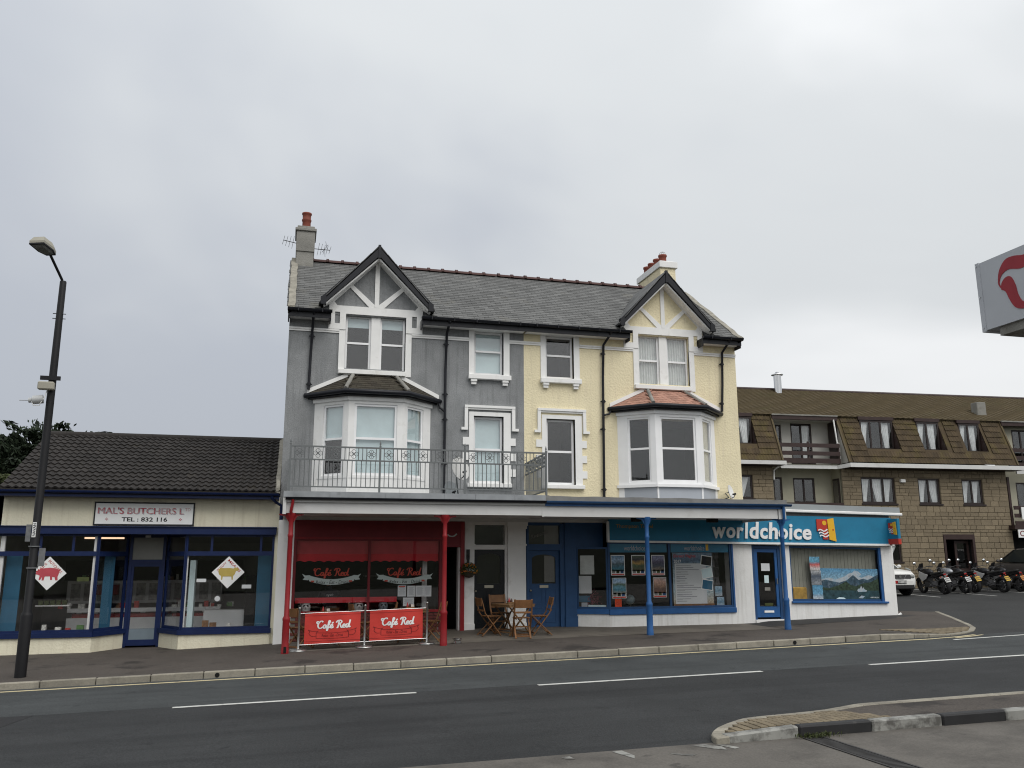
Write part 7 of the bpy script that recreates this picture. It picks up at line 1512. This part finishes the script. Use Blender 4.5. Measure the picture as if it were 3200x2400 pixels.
def make_bike():
    t = thing('motorcycle', 'x', 'motorcycle', local=True)
    P_ = lambda nm, m, f, par=t, bev=0: (lambda b: (f(b), b.build(nm, m, par, bev))[1])(MB())
    for x_, w_ in ((.72, .12), (-.70, .18)):
        ty = P_('wheel', 'tyre', lambda b: wheel_geo(b, (x_, 0, .315), .315, w_))
        def rimf(b):
            b.tube([(x_+.225*math.cos(i*.5236), 0, .315+.225*math.sin(i*.5236)) for i in range(12)], .022, 6, closed=True); b.cyl((x_, -.07, .315), (x_, .07, .315), .045, n=10)
            for i in range(5): a = i*1.2566; b.bar((x_+.04*math.cos(a), 0, .315+.04*math.sin(a)), (x_+.22*math.cos(a), 0, .315+.22*math.sin(a)), .03, .02, (0, 1, 0))
        P_('rim', 'rim_dark', rimf, ty)
        P_('brake_disc', 'engine_metal', lambda b: b.cyl((x_, .075, .315), (x_, .08, .315), .14, n=18), ty)
    for s_ in (-1, 1): P_('fork', 'engine_metal', lambda b: (b.cyl((.72, s_*.095, .315), (.60, s_*.095, .62), .03, n=8), b.cyl((.60, s_*.095, .62), (.47, s_*.095, .98), .022, n=8)))
    P_('front_mudguard', 'bike_black', lambda b: b.grid(lambda u, v: (.72+.345*math.cos(lerp(.5, 2.4, u)), lerp(-.07, .07, v), .315+.345*math.sin(lerp(.5, 2.4, u))), 10, 2))
    hl = P_('headlamp', 'bike_black', lambda b: ellip(b, (.60, 0, .92), (.13, .12, .12))); P_('lens', 'lamp_lens', lambda b: ellip(b, (.66, 0, .92), (.08, .095, .095)), hl)
    P_('windscreen', 'dark_plastic', lambda b: b.grid(lambda u, v: (.62-.16*v+.03*math.cos((u-.5)*3), lerp(-.13, .13, u)*(1-.3*v), 1.0+.22*v), 6, 3))
    P_('handlebar', 'dark_plastic', lambda b: (b.tube([(.34, -.38, 1.02), (.42, -.22, 1.06), (.46, 0, 1.03), (.42, .22, 1.06), (.34, .38, 1.02)], .014, 8), b.cyl((.36, .26, 1.045), (.33, .39, 1.02), .019, n=8), b.cyl((.36, -.26, 1.045), (.33, -.39, 1.02), .019, n=8)))
    for s_ in (-1, 1):
        mr2 = P_('mirror', 'bike_black', lambda b: (b.tube([(.38, s_*.27, 1.05), (.40, s_*.31, 1.16), (.38, s_*.36, 1.25)], .008, 6), ellip(b, (.38, s_*.37, 1.28), (.022, .080, .062)))); P_('glass', 'mirror_glass', lambda b: ellip(b, (.366, s_*.37, 1.28), (.012, .070, .054)), mr2)
        P_('indicator', 'note_orange', lambda b: ellip(b, (-.80, s_*.14, .70), (.03, .03, .02), 8, 5))
        P_('footpeg', 'engine_metal', lambda b: b.cyl((-.12, s_*.12, .36), (-.12, s_*.28, .35), .014, n=6))
    def tank(b): 
        ellip(b, (.16, 0, .86), (.30, .165, .15), 16, 10); ellip(b, (.30, 0, .90), (.18, .14, .12), 14, 8)
    P_('tank', 'bike_black', tank)
    P_('side_panel', 'bike_black', lambda b: [b.prism([(.48, .92), (.58, .70), (.40, .52), (.12, .62), (-.05, .78), (.20, .84)], lambda u, v, w: (u, s_*(.15+.02)+w, v), -.012, .012) for s_ in (-1, 1)])
    P_('seat', 'seat_black', lambda b: b.hexa([(-.10, -.14, .74), (-.10, .14, .74), (-.78, .09, .84), (-.78, -.09, .84), (-.08, -.12, .84), (-.08, .12, .84), (-.80, .08, .93), (-.80, -.08, .93)]), bev=.03)
    P_('tail_unit', 'bike_black', lambda b: b.hexa([(-.20, -.12, .62), (-.20, .12, .62), (-.86, .06, .76), (-.86, -.06, .76), (-.20, -.14, .76), (-.20, .14, .76), (-.90, .08, .85), (-.90, -.08, .85)]), bev=.02)
    P_('tail_light', 'tail_red', lambda b: b.box(-.915, -.885, -.06, .06, .77, .82), bev=.008)
    P_('mudguard_bracket', 'bike_black', lambda b: b.bar((-.78, 0, .74), (-1.0, 0, .56), .05, .02))
    rp2 = Matrix.Rotation(R(28), 3, 'Y'); pl = P_('number_plate', 'plate_white', lambda b: b.obox((-1.0, 0, .58), (.012, .22, .20), rp2))
    P_('plate_text', 'ink_dark', lambda b: [b.obox(Vector((-1.0, 0, .58))+rp2 @ Vector((-.008, -.075+.05*i, z_)), (.002, .03, .06), rp2) for i in range(4) for z_ in (.04, -.04)], pl)
    def eng(b):
        b.box(-.12, .30, -.15, .15, .28, .50)
        for i in range(6): b.box(.02, .28, -.14, .14, .52+i*.03, .535+i*.03)
        b.cyl((-.02, -.20, .36), (-.02, .20, .36), .10, n=14)
    P_('engine', 'engine_metal', eng); P_('radiator', 'engine_metal', lambda b: b.box(.36, .40, -.14, .14, .50, .75))
    P_('frame', 'rim_dark', lambda b: [b.tube([(.46, s_*.06, .92), (.20, s_*.14, .66), (-.15, s_*.15, .50), (-.22, s_*.14, .36)], .022, 6) for s_ in (-1, 1)]+[b.tube([(-.10, s_*.12, .66), (-.45, s_*.11, .72), (-.8, s_*.07, .80)], .014, 6) for s_ in (-1, 1)])
    P_('swing_arm', 'engine_metal', lambda b: [b.bar((-.18, s_*.11, .38), (-.72, s_*.11, .315), .03, .05, (0, 1, 0)) for s_ in (-1, 1)])
    P_('exhaust', 'rim_silver', lambda b: b.tube([(.30, -.10, .50), (.34, -.12, .26), (.05, -.13, .20), (-.20, -.15, .26), (-.62, -.17, .46)], [.022, .022, .025, .035, .05], 10))
    P_('side_stand', 'engine_metal', lambda b: b.tube([(-.05, .12, .26), (-.10, .28, .055), (-.13, .29, .05)], .012, 6))
    return t
bproto = make_bike()
BK = [(25.88, 7.86, 84, 'black motorcycle with white side panels and white plate next to the white car', {'side_panel': 'bike_white', 'number_plate': 'plate_white'}), (27.06, 8.1, 86, 'motorcycle with silver tank and white plate second from the white car', {'tank': 'bike_silver', 'number_plate': 'plate_white'}),
      (27.75, 8.35, 87, 'motorcycle with yellow plate half hidden behind the silver-tanked one', {'number_plate': 'plate_yellow'}), (28.98, 8.2, 92, 'all black motorcycle with yellow plate right of the flats entrance', {'number_plate': 'plate_yellow', 'tank': 'bike_black'}), (30.22, 8.55, 88, 'dark motorcycle with orange plate at the right picture edge', {'number_plate': 'plate_orange', 'side_panel': 'bike_silver'})]
for i, (x_, y_, a, lab, sw) in enumerate(BK):
    c = bproto if i == 0 else copy_tree(bproto)
    c.location = (x_, y_, road_z(x_, y_)+.004); c.rotation_euler = Euler((R(-9), 0, R(a)), 'XYZ'); tag(c, lab, 'motorcycle', 'motorcycles parked by the flats')
    for ch_ in c.children:
        k = ch_.name.split('.')[0]
        if k in sw: swap(ch_, sw[k])
mat('car_white', (.66, .66, .64), .25, .03, 2); mat('car_dark', (.065, .060, .057), .25, .05, 2); mat('car_glass', (.02, .025, .025), .08, 0); mat('car_trim', (.02, .02, .021), .6, .1)
def car(label, loc, rot, L_, W_, H_, paint, plate, juke):
    t = thing('parked_car', label, 'car', loc, rot, group=None, local=True); hl, hw_, bz = L_/2, W_/2, H_*.66
    P_ = lambda nm, m, f, par=t, bev=0: (lambda b: (f(b), b.build(nm, m, par, bev))[1])(MB())
    def loft(b, st, top_flat=.86):
        V = []
        for x_, z0, z1, w_ in st:
            half = [(0, z0), (w_*.88, z0), (w_*.98, z0+(z1-z0)*.25), (w_, z0+(z1-z0)*.55), (w_*.96, z0+(z1-z0)*.86), (w_*top_flat, z1-.012), (0, z1)]; V += [(x_, y_, z_) for y_, z_ in half]+[(x_, -y_, z_) for y_, z_ in half[-2:0:-1]]
        n = 12; b.add(V, [(i*n+j, (i+1)*n+j, (i+1)*n+(j+1) % n, i*n+(j+1) % n) for i in range(len(st)-1) for j in range(n)], 0, True); b.add(V, [tuple(range(n)), tuple(range(len(V)-1, len(V)-n-1, -1))])
    P_('body', paint, lambda b: loft(b, [(hl, .36, .56, hw_*.66), (hl*.985, .30, .72, hw_*.80), (hl*.94, .27, .86, hw_*.90), (hl*.86, .25, .95, hw_*.965), (hl*.6, .24, bz-.04, hw_), (hl*.35, .24, bz, hw_), (-hl*.3, .24, bz+.01, hw_), (-hl*.75, .25, bz+.01, hw_*.97), (-hl*.96, .32, bz-.06, hw_*.88), (-hl, .42, bz-.2, hw_*.75)]))
    def green(b, st):
        V = []
        for x_, z0, z1, w0, w1 in st: V += [(x_, -w0, z0), (x_, -w1, z1), (x_, w1, z1), (x_, w0, z0)]
        b.add(V, [(4*i+j, 4*i+j+1, 4*i+j+5, 4*i+j+4) for i in range(len(st)-1) for j in range(3)], 0, False)
    g0 = [(hl*.50, bz-.02, bz, hw_*.86, hw_*.85), (hl*.14, bz, H_-.06, hw_*.92, hw_*.70), (-hl*.15, bz, H_-.02, hw_*.93, hw_*.70), (-hl*.62, bz, H_-.07, hw_*.92, hw_*.67), (-hl*.88, bz, bz+.08, hw_*.85, hw_*.8)]
    gh = P_('greenhouse', 'car_glass', lambda b: green(b, g0))
    P_('roof', paint, lambda b: b.hexa([(hl*.13, -hw_*.71, H_-.06), (hl*.13, hw_*.71, H_-.06), (-hl*.64, hw_*.69, H_-.07), (-hl*.64, -hw_*.69, H_-.07), (hl*.10, -hw_*.60, H_), (hl*.10, hw_*.60, H_), (-hl*.60, hw_*.58, H_-.01), (-hl*.60, -hw_*.58, H_-.01)]), bev=.02)
    for s_ in (-1, 1):
        P_('pillar', paint, lambda b: (b.bar((hl*.50, s_*hw_*.865, bz), (hl*.14, s_*hw_*.705, H_-.05), .05, .03), b.bar((-hl*.18, s_*hw_*.935, bz), (-hl*.18, s_*hw_*.71, H_-.05), .05, .02), b.bar((-hl*.62, s_*hw_*.925, bz), (-hl*.62, s_*hw_*.68, H_-.06), .10, .02)), gh)
        mi_ = P_('door_mirror', paint, lambda b: ellip(b, (hl*.40, s_*(hw_+.09), bz+.06), (.07, .10, .075)))
        P_('headlight', 'lamp_lens', lambda b: ellip(b, (hl*.972, s_*hw_*.66, .72 if juke else .82), (.07, .11, .085 if juke else .07)))
        if juke: P_('running_light', 'lamp_lens', lambda b: ellip(b, (hl*.80, s_*hw_*.80, 1.0), (.18, .05, .035), 10, 6, 0, Matrix.Rotation(R(14), 3, 'Y')))
        P_('sill_trim', 'car_trim', lambda b: b.box(-hl*.62, hl*.62, s_*hw_*.93-.03, s_*hw_*.93+.03, .20, .30))
    for x_ in (hl*.62, -hl*.62):
        for s_ in (-1, 1):
            P_('wheel_arch', 'car_trim', lambda b: b.cyl((x_, s_*(hw_-.10), .36), (x_, s_*(hw_+.012), .36), .40, n=24)); w_ = P_('wheel', 'tyre', lambda b: wheel_geo(b, (x_, s_*(hw_-.08), .335), .335, .22)); P_('rim', 'rim_silver', lambda b: (b.cyl((x_, s_*(hw_-.02), .335), (x_, s_*(hw_+.02), .335), .225, n=20)), w_)
    P_('bumper_trim', 'car_trim', lambda b: b.hexa([(hl*.90, -hw_*.90, .22), (hl*.90, hw_*.90, .22), (hl*1.004, hw_*.64, .24), (hl*1.004, -hw_*.64, .24), (hl*.90, -hw_*.955, .44), (hl*.90, hw_*.955, .44), (hl*1.006, hw_*.68, .42), (hl*1.006, -hw_*.68, .42)]), bev=.03)
    rg = Matrix.Rotation(R(-18), 3, 'Y'); GC = Vector((hl*.985, 0, .70))
    gr_ = P_('grille', 'car_trim', lambda b: b.obox(GC+Vector((.0, 0, .02)), (.03, W_*.56, .16), rg))
    P_('grille_bar', 'chrome' if juke else 'car_trim', lambda b: [b.bar(GC+Vector((.012, s_*.30, .10)), GC+Vector((.03, s_*.17, -.06)), .025, .02) for s_ in (-1, 1)]+[b.bar(GC+Vector((.035, -.17, -.06)), GC+Vector((.035, .17, -.06)), .02, .02)], gr_)
    P_('badge', 'chrome', lambda b: b.cyl(GC+Vector((.015, 0, .02)), GC+Vector((.035, 0, .02)), .055, n=14), gr_)
    pl = P_('number_plate', plate, lambda b: b.box(hl*1.004, hl*1.004+.015, -.26, .26, .46, .57)); 
    if juke: P_('plate_band', 'tail_red', lambda b: b.box(hl*1.004+.015, hl*1.004+.017, -.26, -.16, .46, .57), pl); P_('plate_text', 'plate_white', lambda b: [b.box(hl*1.004+.015, hl*1.004+.018, -.12+.055*i, -.085+.055*i, .48, .55) for i in range(7)], pl)
    return t
car('white compact car facing the road beside the motorcycles', (23.25, 8.65, road_z(23.25, 8.6)), R(-90), 4.12, 1.77, 1.57, 'car_white', 'car_trim', True)
car('dark grey off-road car behind the motorcycles at the right edge', (32.6, 9.4, road_z(32.6, 9.4)), R(90), 4.6, 1.9, 1.78, 'car_dark', 'plate_white', False)
for o in bpy.data.objects:
    if '_shift' in o: del o['_shift']
